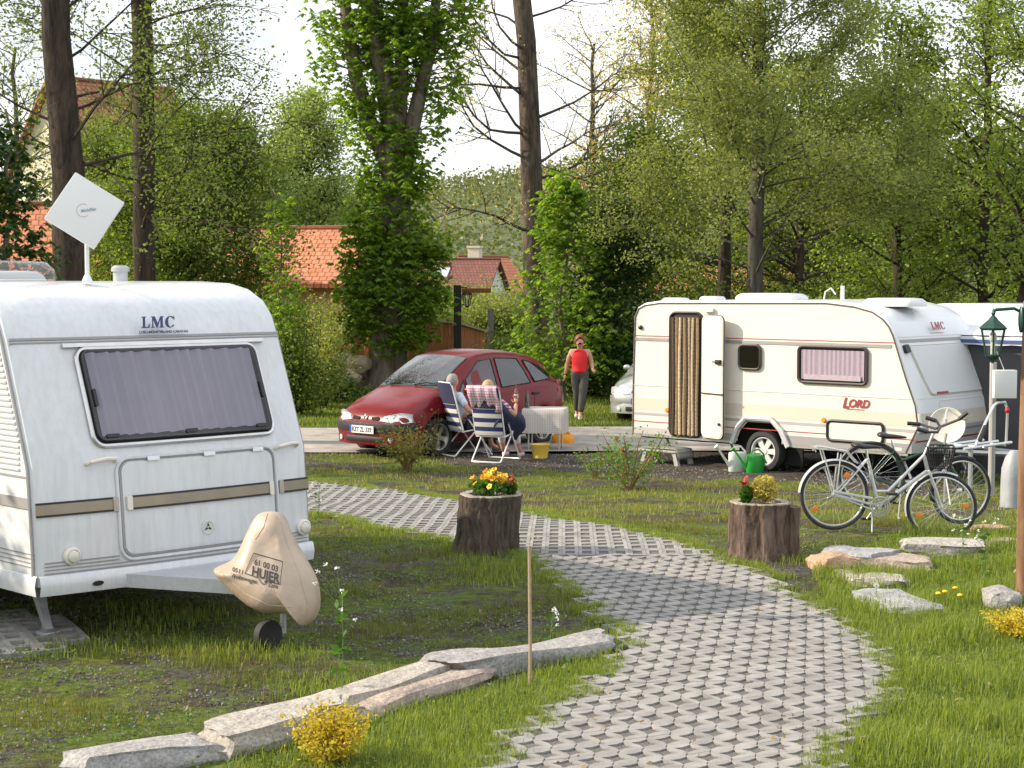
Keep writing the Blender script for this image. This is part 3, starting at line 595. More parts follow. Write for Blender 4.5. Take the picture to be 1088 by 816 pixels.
# bumper skirt
bmp = MB(); Sb = lambda a, b, off=0.: S1(a, max(b, .43), off) + V(0, 0, b - max(b, .43))
rows = [(.5, .012), (.49, .03), (.43, .045), (.36, .03), (.35, -.05)]
us = [.0 + 2.35 * i / 16 for i in range(17)]
bmp.grid(lambda r, a: S1(a, .45, 0) + V(0, -rows[int(r)][1], rows[int(r)][0] - .45), [0, 1, 2, 3, 4], us)
bmp.grid(lambda r, y: V(-rows[int(r)][1] * .6, y, rows[int(r)][0]), [0, 1, 2, 3, 4], [-.01, 1, 2, 3, 5.2])
bmp.build('bumper', white_paint, c1, ang=60)
mb = MB(); mb.add([S1(.42, .45, 0) + V(0, -.047, -.035) + V(.045 * math.cos(t), 0, .018 * math.sin(t)) for t in [2 * PI * i / 16 for i in range(16)]], [tuple(range(16))]); mb.build('step_hole', black_m, c1)
serif(c1, S1(1.045, 2.165, .035) + V(0, -.03, 0), (1, 0, 0), (0, .35, .9), .088, navy_txt, 'badge_lettering')
text('small_lettering', 'LORD-MÜNSTERLAND-CARAVAN', .028, S1(1.035, 2.135, .012) + V(0, -.02, 0), (1, 0, 0), (0, .35, .9), navy_txt, c1, bold=.0008)
# drawbar, hitch, corner steady, wheels
mb = MB()
for sx in (-1, 1): mb.tube([V(1.175 + sx * .55, .4, .40), V(1.175 + sx * .06, -1.0, .40)], .035, 4)
mb.build('drawbar', zinc, c1)
mb = MB(); mb.add([V(.62, -.06, .455), V(1.73, -.06, .455), V(1.25, -.98, .455), V(1.1, -.98, .455), V(.62, -.06, .36), V(1.73, -.06, .36), V(1.25, -.98, .36), V(1.1, -.98, .36)], [(0, 1, 2, 3), (4, 5, 6, 7), (0, 1, 5, 4), (1, 2, 6, 5), (2, 3, 7, 6), (3, 0, 4, 7)])
mb.build('drawbar_cover_plate', pm('drawbar_plate', (.5, .52, .55), .4, .3, var=.1, vscale=20), c1, smooth=False)
mb = MB(); mb.box(1.13, 1.22, -1.45, -.9, .40, .47); mb.tube([V(1.175, -1.42, .5), V(1.175, -1.42, .36)], .05, 10); mb.build('coupling_head', zinc, c1)
mb = MB(); mb.tube([V(1.30, -1.05, .85), V(1.30, -1.05, .12)], .024, 10); mb.tube([V(1.30, -1.05, .14), V(1.17, -1.08, .14)], .014, 6); mb.box(1.12, 1.31, -1.075, -1.035, .08, .12); jw = mb.build('jockey_wheel', zinc, c1)
mb = MB(); mb.lathe([(.05, -.03), (.10, -.03), (.105, 0), (.10, .03), (.05, .03)], 20, Matrix.Translation((1.12, -1.12, .105)) @ Matrix.Rotation(PI / 2, 4, 'X')); mb.build('tyre', tyre_m, jw)
for (x, y) in ((.25, .4), (2.1, .4)):
    mb = MB(); mb.rings([[V(x + sx * k, y + sy * k - dy, z) for sx, sy in ((-1, -1), (1, -1), (1, 1), (-1, 1))] for z, k, dy in ((.42, .05, -.1), (.2, .03, 0), (.06, .025, .08), (.04, .06, .08), (.0, .07, .08))]); mb.build('corner_steady', zinc, c1, smooth=False)
for x, ax in ((.12, (-1, 0, 0)), (2.23, (1, 0, 0))): wheel(c1, V(x, 2.6, .31), .31, .19, ax)
# roof fittings
roof_clear = glassmat('hatch_dome', (.78, .8, .82), 1.4, .1)
def hatch(parent, x, y, z, sx, sy, h, mat, name='roof_hatch', base=None):
    mb = MB(); rs = []
    for k, hh in ((1, 0), (1, .03), (.96, h * .6), (.85, h * .92), (.6, h), (.1, h)):
        rs.append([V(x + sx * k * .5 * (abs(math.cos(t)) ** .4) * math.copysign(1, math.cos(t)), y + sy * k * .5 * (abs(math.sin(t)) ** .4) * math.copysign(1, math.sin(t)), z + hh) for t in [2 * PI * i / 28 for i in range(28)]])
    mb.rings(rs); return mb.build(name, mat, parent, ang=50)
h1 = hatch(c1, .85, 2.2, 2.515, .9, .7, .17, roof_clear); hatch(h1, .85, 2.2, 2.515, .75, .55, .09, pm('hatch_inner', (.8, .79, .76), .5), 'inner_dome')
mb = MB(); mb.tube([V(.38, 2.2, 2.56), V(.45, 2.1, 2.70), V(.6, 2.08, 2.72)], .02, 6); mb.build('hatch_hinge', light_trim, h1)
mb = MB(); mb.lathe([(.06, 2.5), (.06, 2.6), (.075, 2.6), (.075, 2.63), (.05, 2.65), (.001, 2.65)], 20, Matrix.Translation((1.75, 1.75, 0))); mb.build('roof_vent', zinc, c1)
mb = MB(); mb.tube([V(.3, 1.8, 2.53), V(.7, 1.75, 2.53), V(1.1, 1.8, 2.53)], .008, 6); mb.build('roof_cable', light_trim, c1)

# flat satellite antenna on a mast on the roof
sp = at(90, 224, 13.15); sat = thing('satellite_antenna', 'square white flat satellite antenna tilted on its corner above the left caravan roof', 'antenna', (sp.x, sp.y, 2.51))
mb = MB(); mb.tube([V(0, .05, 0), V(0, .05, sp.z - 2.51)], .017, 10); mb.lathe([(.04, 0), (.04, .015), (.025, .05), (.02, .06)], 16, Matrix.Translation((0, .05, 0))); mb.build('mast', white_tube, sat)
Mp = Matrix.Translation((0, 0, sp.z - 2.51)) @ Matrix.Rotation(math.radians(14), 4, 'Z') @ Matrix.Rotation(math.radians(-12), 4, 'X') @ Matrix.Rotation(math.radians(-9), 4, 'Y')
mb = MB(); hs = .215
Rk = Matrix.Rotation(math.radians(42), 4, 'Y'); mb.box(-hs, hs, -.02, .02, -hs, hs, Mp @ Rk); pn = mb.build('panel', pm('antenna_white', (.72, .73, .72), .3, coat=.3), sat, bevel=.012)
mb = MB(); mb.box(-.06, .06, .02, .07, -.06, .06, Mp @ Rk); mb.build('mount', black_m, sat)
Mt = Mp @ Rk
rr_ = MB(); rr_.tube([Mp @ V(.05 * math.cos(t) - .01, -.0212, .05 * math.sin(t)) for t in [2 * PI * i / 30 for i in range(4, 26)]], .0018, 4); rr_.build('printed_arc', pm('pale_red_print', (.55, .35, .33), .5), pn)
text('panel_lettering', 'MobilSat', .032, Mp @ V(-.03, -.0225, -.012), Mp.to_3x3() @ V(1, 0, 0), Mp.to_3x3() @ V(0, 0, 1), pm('pale_blue_print', (.32, .38, .5), .5), pn, shear=.25, bold=.0006)

# beige weather cover over the hitch
cov = MB(); cm = pm('beige_pvc', (.46, .36, .27), .42, var=.06, vscale=5, dirt=.12, bump=.012, bscale=7)
u1 = V(math.cos(A1), math.sin(A1), 0); v1 = V(-math.sin(A1), math.cos(A1), 0)
def cpt(px, py, Y=11.65): return at(px, py, Y)
OC = at(288, 600, 11.75)
# outline traced in the cover's own plane, then given depth as a draped hood
sil = [(272, 545), (281, 542.5), (291, 542.5), (301, 546), (307, 560), (313, 576), (324, 592), (333, 606), (340, 622), (342.5, 640), (340.5, 655), (333, 662), (329, 664.5), (325, 661), (320, 655), (311, 651), (296, 650.5), (281, 650), (266, 643), (253, 635), (241, 624), (232, 616), (227, 609), (224.5, 605.5), (228, 603), (234, 601), (245, 596), (252, 586), (259, 570), (265, 556)]
pts = [at(px, py, 11.75) - OC for px, py in sil]; n = len(pts); rs = []
for d, sc, up in ((-.24, .25, .0), (-.23, .50, .0), (-.20, .74, .0), (-.12, .91, .0), (0, 1.0, 0), (.14, .93, 0), (.26, .70, 0), (.33, .35, 0)):
    ring = []
    for i, p in enumerate(pts):
        q = V(p.x * sc + .03 * (1 - sc), 0, p.z * (sc * .9 + .1 if p.z < 0 else sc * .8 + .2) + up); 
        fold = (.03 if d > .05 else .012 if sc > .6 else .0) * math.sin(i * 2.4 + 1) + (.018 * math.sin(i * 1.25 + 2) if d < 0 and sc > .7 else 0)
        q.y = d + fold + (.30 * p.z if d < 0 else 0); ring.append(q)
    rs.append(ring)
cov.rings(rs)
cv = cov.build('hitch_cover', cm, None, ang=60, loc=OC); sm = cv.modifiers.new('smooth', 'SUBSURF'); sm.levels = 1; sm.render_levels = 1
tag(cv, 'beige plastic weather cover draped over the hitch of the left caravan', 'cover')
# printed firm sign on the cover, projected on its front side
bpy.context.view_layer.update()
dg = bpy.context.evaluated_depsgraph_get(); ce = cv.evaluated_get(dg)
def oncover(px, py, off=.004):
    r = ray(px, py).normalized(); o_ = V(0, 0, CAM_H) - cv.location; ok, loc, nor, _ = ce.ray_cast(o_, r)
    return (loc - r * off) if ok else at(px, py, 11.6) - cv.location
def cmesh_text(body, size, px, py, dx, dy, ux, uy, name, bold=0.):
    c = bpy.data.curves.new('t', 'FONT'); c.body = body; c.size = 1; c.offset = bold; o = bpy.data.objects.new('t', c); COL.objects.link(o)
    bpy.context.view_layer.update(); me = bpy.data.meshes.new_from_object(o.evaluated_get(bpy.context.evaluated_depsgraph_get())); bpy.data.objects.remove(o)
    wd = max(v.co.x for v in me.vertices)
    for v in me.vertices:
        X = v.co.x / wd; Y = v.co.y; v.co = oncover(px + dx * X + ux * Y, py + dy * X + uy * Y)
    me.materials.clear(); me.materials.append(black_txt); o = bpy.data.objects.new(name, me); COL.objects.link(o); o.parent = cv
cmesh_text('61 00 03', 1, 270, 599.5, 25, 8, 1, -8.5, 'printed_number', .02)
cmesh_text('HUJER', 1, 267, 611, 30, 9, 1.5, -14, 'printed_name', .03)
cmesh_text('0511', 1, 246.5, 606.5, 11, 3.5, 1, -6, 'printed_number', .02)
cmesh_text('Wohnwagen', 1, 245, 613, 28, 7.5, 1, -6.5, 'printed_word', .015)
cmesh_text('Zelte', 1, 285, 623, 10, 2.5, 1, -6.5, 'printed_word', .015)
fr = [(269.5, 587.5), (300.5, 596.5), (297.5, 621), (284.5, 617.5), (282, 620.5), (279, 620.5), (276.5, 618), (275, 614), (260, 609), (269.5, 587.5)]
fb = MB(); den = []
for i in range(len(fr) - 1):
    for q in range(4): t = q / 4; den.append((fr[i][0] * (1 - t) + fr[i + 1][0] * t, fr[i][1] * (1 - t) + fr[i + 1][1] * t))
fb.tube([oncover(*q) for q in den], .0022, 5, close=True); fb.build('printed_frame', black_txt, cv)
for ln in ([(284, 546), (280, 560), (270, 575)], [(296, 547), (304, 575), (318, 610), (326, 640), (327, 655)], [(234, 607), (245, 618), (262, 632), (285, 643), (312, 645)]):
    d_ = []
    for a_, b_ in zip(ln, ln[1:]): d_ += [(a_[0] + (b_[0] - a_[0]) * q / 8, a_[1] + (b_[1] - a_[1]) * q / 8) for q in range(8)]
    sm_ = MB(); sm_.tube([oncover(*q, off=.0) for q in d_], .0045, 6); sm_.build('seam', cm, cv)

# ---------------- right caravan
K = .926
A2 = math.radians(48)     # local x across the front, local y to the rear
def z2(z): return K * z + .211
O2 = V(0, 0, CAM_H) + (V(6.0376, 25.636, -.3) - V(0, 0, CAM_H)) * K
W2 = 2.4 * K
p2r = [(.20, .20), (.20, .23), (.0, .63), (.055, .975), (.217, 1.373), (.404, 1.90), (.44, 2.0), (.517, 2.142), (.63, 2.26), (.817, 2.37), (1.15, 2.45), (1.654, 2.50), (4.85, 2.47), (5.15, 2.43), (5.30, 2.36), (5.38, 2.2), (5.42, 1.0), (5.42, .2)]
P2 = [(y * K, z2(z)) for y, z in p2r]
c2 = thing('caravan', 'cream caravan with its door open and a bead curtain, parked behind the bicycles', 'caravan', (O2.x, O2.y, -.3), A2, 'touring caravans')
S2 = mkfront(P2[1:], .04, W2); mb = MB(); L, R = shell(mb, P2[1:], W2, .04, .04)
body = mb.build('body', pm('caravan_shell_white', (.70, .72, .74), .3, coat=.3, dirt=.04), c2, ang=25)
Lr = [p.copy() for p in L]; bot = z2(.2)
def side_poly(x):
    o = [V(x, q.y, q.z) for q in Lr]
    arch = [(3.30, .2), (3.20, .42), (3.06, .56), (2.62, .56), (2.46, .42), (2.36, .2)]
    return o + [V(x, a * K, z2(b)) for a, b in arch[0:]]
sb = MB(); q = side_poly(.0); sb.add(q, [tuple(range(len(q)))]); q = side_poly(W2); sb.add(q, [tuple(range(len(q)))])
sb.build('side_wall', cream_paint, c2, smooth=False)
mb = MB(); mb.box(.25, W2 - .25, .3, 5.0, bot - .05, bot + .02); mb.box(.32, .36, 2.0, 3.3, bot, bot + .6); mb.build('underfloor', dark_in, c2, smooth=False)
T2 = lambda a, b, off=0.: V(-off, a * K, z2(b))
mb = MB(); mb.tube([p + V(-.004, 0, 0) for p in L], .012, 6); mb.build('edge_moulding', pm('dark_moulding', (.10, .07, .06), .5), c2)
mb = MB(); mb.tube([p + V(.004, 0, 0) for p in R], .012, 6); mb.build('edge_moulding', MATS['dark_moulding'], c2)
def strip(name, a0, a1, b0, b1, m, off=.004, parent=c2, S=None, r=.001):
    mb = MB(); plate(mb, S or T2, a0, a1, b0, b1, r, off, .01, 10); return mb.build(name, m, parent)
for a0, a1 in ((.5, 3.95), (4.60, 5.36)): strip('belt_stripe', a0, a1, 1.80, 1.85, grey_trim, .010)
for a0, a1 in ((.46, 3.95), (4.60, 5.36)): strip('belt_line', a0, a1, 1.875, 1.888, stripe_red, .006)
strip('middle_line', .18, 3.95, 1.045, 1.058, light_trim, .008); strip('middle_line', 4.60, 5.40, 1.045, 1.058, light_trim, .008)
for a0, a1 in ((.02, 3.95), (4.60, 5.40)):
    strip('beige_band', a0, a1, .64, .84, band_beige, .003)
strip('grey_stripe', .03, 3.95, .555, .60, stripe_grey, .004); strip('grey_stripe', 4.60, 5.4, .555, .60, stripe_grey, .004)
strip('red_stripe', .05, 3.9, .44, .455, stripe_red, .004); strip('red_stripe', 4.60, 5.4, .44, .455, stripe_red, .004)
strip('lower_band', .14, 2.42, .24, .385, grey_trim, .005); strip('lower_band', 3.26, 5.40, .24, .35, pm('skirt_grey', (.45, .43, .41), .5), .005)
strip('skirt_edge', .2, 2.36, .2, .235, alu, .012); strip('skirt_edge', 3.3, 5.4, .2, .235, alu, .012)
# front stripes and panels
for b0, b1, m, nm in ((1.875, 1.925, grey_trim, 'belt_stripe'), (1.955, 1.97, light_trim, 'belt_line'), (1.045, 1.058, light_trim, 'middle_line'), (.64, .84, band_beige, 'beige_band'), (.53, .575, stripe_grey, 'grey_stripe'), (.40, .425, stripe_red, 'red_stripe')):
    mb = MB(); band(mb, S2, .05, W2 - .05, z2(b0), z2(b1), .004, .01, 10); mb.build(nm, m, c2)
mb = MB(); plate(mb, S2, .42, W2 - .18, z2(1.10), z2(1.82), .05, .02, .02, 8, shear=-.18); fc = mb.build('window_cover', pm('cover_sheet', (.62, .64, .65), .45, dirt=.05), c2)
mb = MB(); ringframe(mb, S2, .40, W2 - .16, z2(1.09), z2(1.83), .05, .01, .006, sh=-.18); mb.build('seam', band_beige, fc)
mb = MB(); band(mb, S2, .55, .85, z2(1.10), z2(1.125), .03, .02, 3); mb.build('tab', stripe_red, fc)
mb = MB(); ringframe(mb, S2, .55, W2 - .25, z2(.62), z2(1.0), .03, .004, .003); mb.build('locker_seam', light_trim, c2)
for a in (.13, W2 - .1):
    mb = MB(); plate(mb, S2, a - .05, a + .05, z2(1.72), z2(1.84), .02, .05, .05, 3); mb.build('clip', black_m, c2)
serif(c2, S2(.93, z2(2.03), .05) + V(0, -.012, 0), (1, 0, 0), (0, .35, .8), .115, red_txt, 'badge_lettering', sh=.0)
mb = MB(); band(mb, S2, .92, 1.32, z2(2.0), z2(2.008), .012, .01, 4); mb.build('badge_line', band_beige, c2)
# side lettering
text('name_lettering', 'L', .20, T2(1.33, .87, .008), (0, -1, 0), (0, 0, 1), red_txt, c2, shear=.25, bold=.008)
text('name_lettering', 'ORD', .155, T2(1.23, .885, .008), (0, -1, 0), (0, 0, 1), red_txt, c2, shear=.25, bold=.006)
strip('name_underline', .95, 1.26, .845, .858, stripe_red, .006)
# windows
def cwin(a0, a1, b0, b1, cm_, glass, lam=.06):
    mb = MB(); plate(mb, T2, a0, a1, b0, b1, .07, .006, .01); w_ = mb.build('window', dark_in, c2)
    if cm_: curtain(w_, T2, a0 + .05, a1 - .05, b0 + .05, b1 - .05, cm_, lam=lam, amp=.007, off=.01)
    mb = MB(); plate(mb, T2, a0 + .02, a1 - .02, b0 + .02, b1 - .02, .06, .045, .004); mb.build('pane', glass, w_)
    mb = MB(); ringframe(mb, T2, a0, a1, b0, b1, .08, .026, .022); mb.build('frame', pm('window_rubber', (.05, .04, .04), .5), w_); return w_
lace = pm('lace_curtain', (.40, .34, .39), .9, var=.06, vscale=25)
wl = cwin(.90, 2.11, 1.235, 1.79, lace, glassmat('light_glass', (.96, .94, .97), .8), .085)
mb = MB(); plate(mb, T2, 1.0, 2.0, 1.28, 1.36, .01, .036, .004, 30, wav=lambda a, b: .003 * math.sin(a * 90)); mb.build('lace_hem', pm('lace_hem', (.50, .43, .47), .9, var=.2, vscale=40), wl)
cwin(2.82, 3.22, 1.40, 1.78, None, glass_brown)
# doorway, bead curtain, open door
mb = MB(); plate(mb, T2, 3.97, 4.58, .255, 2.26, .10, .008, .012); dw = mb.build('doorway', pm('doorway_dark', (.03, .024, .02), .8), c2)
mb = MB(); ringframe(mb, T2, 3.96, 4.60, .25, 2.28, .12, .014, .022); mb.build('frame', black_m, dw)
rr2 = random.Random(11); cols = [(.07, .045, .03), (.10, .07, .045), (.42, .32, .18), (.16, .11, .07), (.62, .50, .32), (.09, .06, .04), (.36, .27, .16), (.12, .08, .055), (.66, .54, .36), (.14, .1, .07), (.55, .42, .24), (.10, .07, .05), (.3, .22, .13)]
for i, col in enumerate(cols):
    a = 4.54 - i * .043; mb = MB(); pts = []; rad = []
    for k in range(60):
        b = .27 + (2.20 - .27) * k / 59; pts.append(T2(a + .008 * math.sin(b * 3 + i), b, .045 + .012 * math.sin(i * 2.1))); rad.append(.019 + .004 * (k % 2))
    mb.tube(pts, rad, 6); mb.build('bead_string', pm('chenille_%d' % i, col, .95, var=.5, vscale=45), dw)
mb = MB(); phi = math.radians(17); hin = T2(3.95, 0, .03); dd = V(-math.sin(phi), -math.cos(phi), 0); dn = V(-math.cos(phi), math.sin(phi), 0)
Sd = lambda a, b, off=0.: V(hin.x, hin.y, 0) + dd * a + dn * off + V(0, 0, z2(b))
plate(mb, Sd, .0, .56 * K, .26, 2.24, .10, .0, .035, 4); door = mb.build('door', cream_paint, c2)
mb = MB(); plate(mb, Sd, .012, .55 * K - .005, .28, 2.22, .09, .008, .009, 4); mb.build('inner_panel', cream_hi, door)
mb = MB(); ringframe(mb, Sd, .0, .56 * K, .26, 2.24, .10, -.015, .012); mb.build('seal', black_m, door)
mb = MB(); plate(mb, Sd, .02, .53, .975, .99, .003, .03, .03, 3); mb.build('rail', black_m, door)
mb = MB(); M = basis(Sd(.44, 1.50, .01), dd, (0, 0, 1)); mb.box(-.06, .05, -.035, .035, 0, .04, M); mb.box(-.12, .0, -.01, .01, .03, .05, M); mb.build('handle', black_m, door, bevel=.006)
mb = MB(); M = basis(Sd(.46, .50, .01), dd, (0, 0, 1)); mb.box(-.015, .015, -.02, .02, 0, .03, M); mb.build('stop', black_m, door)
mb = MB(); plate(mb, T2, 3.72, 3.90, 2.29, 2.36, .015, .05, .05, 3); mb.build('awning_lamp', light_trim, c2, bevel=.008)
# lower locker flap
mb = MB(); plate(mb, T2, .62, 1.585, .36, .66, .06, .012, .014); fl = mb.build('locker_flap', cream_paint, c2)
mb = MB(); ringframe(mb, T2, .62, 1.585, .36, .66, .07, .010, .024); mb.build('seal', black_m, fl)
# arch moulding, wheel
mb = MB(); mb.tube([T2(3.36, .2, .03), T2(3.24, .46, .035), T2(3.08, .62, .035), T2(2.60, .62, .035), T2(2.42, .46, .035), T2(2.28, .2, .03)], .04, 6); mb.build('wheel_arch', pm('arch_grey', (.55, .55, .55), .45), c2)
mb = MB(); mb.box(.015, .26, 2.36 * K, 3.3 * K, z2(.55), z2(.57)); mb.box(.24, .27, 2.2 * K, 3.4 * K, .1, z2(.57)); mb.build('arch_liner', dark_in, c2, smooth=False)
for x, ax in ((.12, (-1, 0, 0)), (W2 - .12, (1, 0, 0))): wheel(c2, V(x, 2.80 * K, .30), .305, .19, ax, 6, light_trim)
for (x, y) in ((.3, .5), (1.9, .5), (.3, 4.6), (1.9, 4.6)): mb = MB(); mb.tube([V(x, y, .45), V(x, y - .2, .05)], .02, 6); mb.box(x - .06, x + .06, y - .26, y - .14, 0, .03); mb.build('corner_steady', zinc, c2)
for a, b in ((4.66, .66), (1.655, .66)):
    mb = MB(); mb.lathe([(.038, 0), (.038, .012), (.03, .02), (.001, .022)], 18, basis(T2(a, b, .0), (0, -1, 0), (0, 0, 1))); mb.build('reflector', orange_m, c2)
mb = MB(); mb.lathe([(.035, 0), (.035, .03), (.001, .05)], 16, basis(T2(5.22, 2.02, .0), (0, -1, 0), (0, 0, 1))); mb.build('marker_lamp', black_m, c2)
for a in (3.84, 3.56): mb = MB(); plate(mb, T2, a - (.04 if a > 3.7 else .045), a + .04, 1.16, 1.30, .01, .02, .02, 3); o = mb.build('socket_box', light_trim if a > 3.7 else grey_trim, c2)
mb = MB(); plate(mb, T2, .30, .46, .27, .32, .01, .008, .01, 3); mb.build('data_plate', light_trim, c2)
hatch(c2, 1.0, 3.35 * K, z2(2.49), .55, 1.2 * K, .10, white_paint); hatch(c2, .8, .95 * K, z2(2.41), .6, .9 * K, .12, white_paint); hatch(c2, .5, 4.15 * K, z2(2.47), .3, .35, .07, white_paint); hatch(c2, .5, 4.9 * K, z2(2.44), .3, .4, .07, white_paint)
mb = MB(); mb.tube([V(1.2, 2.30, z2(2.5)), V(1.2, 2.28, z2(2.62)), V(1.2, 2.18, z2(2.68)), V(1.2, 2.1, z2(2.58))], .012, 6); mb.tube([V(1.2, 1.98, z2(2.5)), V(1.2, 1.98, z2(2.72))], .03, 8); mb.build('roof_vent', white_paint, c2)
mb = MB()
for sx in (-1, 1): mb.tube([V(W2 / 2 + sx * .5, .4, .42), V(W2 / 2 + sx * .05, -1.1, .42)], .035, 4)
mb.tube([V(W2 / 2, -1.0, .42), V(W2 / 2, -1.4, .45)], .045, 8); mb.build('drawbar', zinc, c2)

# ---------------- white caravan behind with its awning
O3 = V(O2.x, O2.y, -.3) + V(math.cos(A2), math.sin(A2), 0) * 4.1 + V(math.sin(A2), -math.cos(A2), 0) * 2.2
c3 = thing('caravan', 'white caravan with a side tent, its shaded inside a dark sheet, half hidden behind the cream caravan', 'caravan', O3, A2, 'touring caravans')
P3 = [(.1, .4), (.0, .8), (.25, 1.7), (.5, 2.1), (.9, 2.35), (1.5, 2.45), (4.4, 2.42), (4.9, 2.2), (5.1, 1.7), (5.2, .4)]
mb = MB(); L, R = shell(mb, P3, 2.2, .03); mb.build('body', white_paint, c3, ang=30); sb = MB(); sb.add(L, [tuple(range(len(L)))]); sb.add(R, [tuple(range(len(R)))]); sb.build('side_wall', white_paint, c3, smooth=False)
tarp = pm('awning_fabric', (.66, .69, .73), .5, var=.05, vscale=2, bump=.02, bscale=3)
def aw(u, t):   # tent roof sloping from the caravan down towards us
    x = .02 - 2.3 * t; return V(x, .1 + u, 2.44 - .42 * t * t - .10 * math.sin(PI * t) * math.sin(PI * u / 4.6) - (.25 * (1 - u / .9) ** 2 if u < .9 else 0) - (.2 * ((u - 3.9) / .8) ** 2 if u > 3.9 else 0))
mb = MB(); us = [i * .2 for i in range(24)]; ts = [i / 10 for i in range(11)]
mb.grid(aw, us, ts); mb.grid(lambda u, t: aw(u, t) + V(0, 0, -.03), us, ts); mb.build('awning_roof', tarp, c3, ang=60)
mb = MB(); mb.grid(lambda u, t: V(-2.30, .15 + u, 2.00 - t * .12 + .01 * math.sin(u * 9)), [i * .2 for i in range(23)], [0, 1]); mb.grid(lambda u, t: V(-2.32, .15 + u, 2.00 - t * .12 + .01 * math.sin(u * 9)), [i * .2 for i in range(23)], [0, 1]); mb.build('valance', tarp, c3)
mb = MB(); mb.grid(lambda u, t: V(-2.335, .15 + u, 1.96 - t * .05), [i * .2 for i in range(23)], [0, 1]); mb.build('blue_piping', pm('blue_valance', (.05, .08, .24), .7), c3)
awning_dark = pm('awning_inner_shade', (.06, .062, .07), .8, var=.2)
mb = MB(); mb.grid(lambda u, t: V(-2.2, .2 + u, .0 + t * 1.9 + 0), [0, .8, 1.6, 2.4, 3.2, 4.4], [0, 1]); mb.grid(lambda u, t: V(-2.18, .2 + u, .0 + t * 1.9), [0, .8, 1.6, 2.4, 3.2, 4.4], [0, 1]); mb.grid(lambda u, t: V(-2.2 + u, .2, t * 2.0), [0, 1, 2.1], [0, 1]); mb.build('awning_shade_sheet', awning_dark, c3, smooth=False)  # dark sheets under the tent roof stand in for the shade inside
hatch(c3, 1.0, 2.2, 2.44, .9, .9, .13, light_trim); 
mb = MB(); mb.tube([V(-2.26, .15, 0), V(-2.26, .15, 2.0)], .02, 8); mb.build('awning_pole', alu, c3)

# ================================================================== CARS
ST = [(.84, .50, .32, .50, .36, .56), (.80, .66, .25, .55, .52, .64), (.68, .76, .22, .64, .64, .75), (.42, .82, .2, .76, .70, .87), (.1, .84, .2, .85, .72, .97), (-.12, .85, .2, .90, .73, 1.05), (-.4, .855, .2, .93, .69, 1.245), (-.7, .86, .2, .95, .655, 1.425), (-.97, .86, .2, .965, .63, 1.56), (-1.2, .86, .2, .98, .62, 1.605), (-1.6, .86, .2, 1.0, .62, 1.625), (-2.1, .86, .2, 1.03, .62, 1.60), (-2.55, .85, .2, 1.06, .61, 1.53), (-2.85, .83, .22, 1.09, .59, 1.42), (-3.05, .80, .26, 1.09, .56, 1.25), (-3.17, .78, .3, .98, .56, 1.06), (-3.25, .72, .34, .75, .55, .80)]
_sx = [s[0] for s in ST][::-1]
def stat(x): return [float(np.interp(x, _sx, [s[k] for s in ST][::-1])) for k in range(1, 6)]
def half(x):
    wb, zb, zt, wr, zr = stat(x); zm = min(.5, (zb + zt) / 2)
    return [(0, zb), (wb - .10, zb), (wb - .01, zb + .08), (wb + .012, zm), (wb, zt - .05 * (zt - zb) - .02), (wb - .035, zt), (wr, zr - .05 - .02 * (zr > 1.2)), (wr - .07, zr - .008), (wr * .5, zr + .022), (0, zr + .03)]
def sideP(x, t, off=0.):
    h = half(x); a, b = h[5], h[6]; y = a[0] + (b[0] - a[0]) * t; z = a[1] + (b[1] - a[1]) * t; n = Vector((0, b[1] - a[1], -(b[0] - a[0]))).normalized(); return V(x, y + n.y * off, z + n.z * off)
def lowP(x, z, off=0.): h = half(x); return V(x, float(np.interp(z, [q[1] for q in h[1:6]], [q[0] for q in h[1:6]])) + off, z)
def topP(x, f, off=0.):
    h = half(x); hs = h[7:][::-1]; w = hs[-1][0]; y = f * w; z = float(np.interp(abs(y), [q[0] for q in hs], [q[1] for q in hs])); return V(x + off * .5, y, z + off)
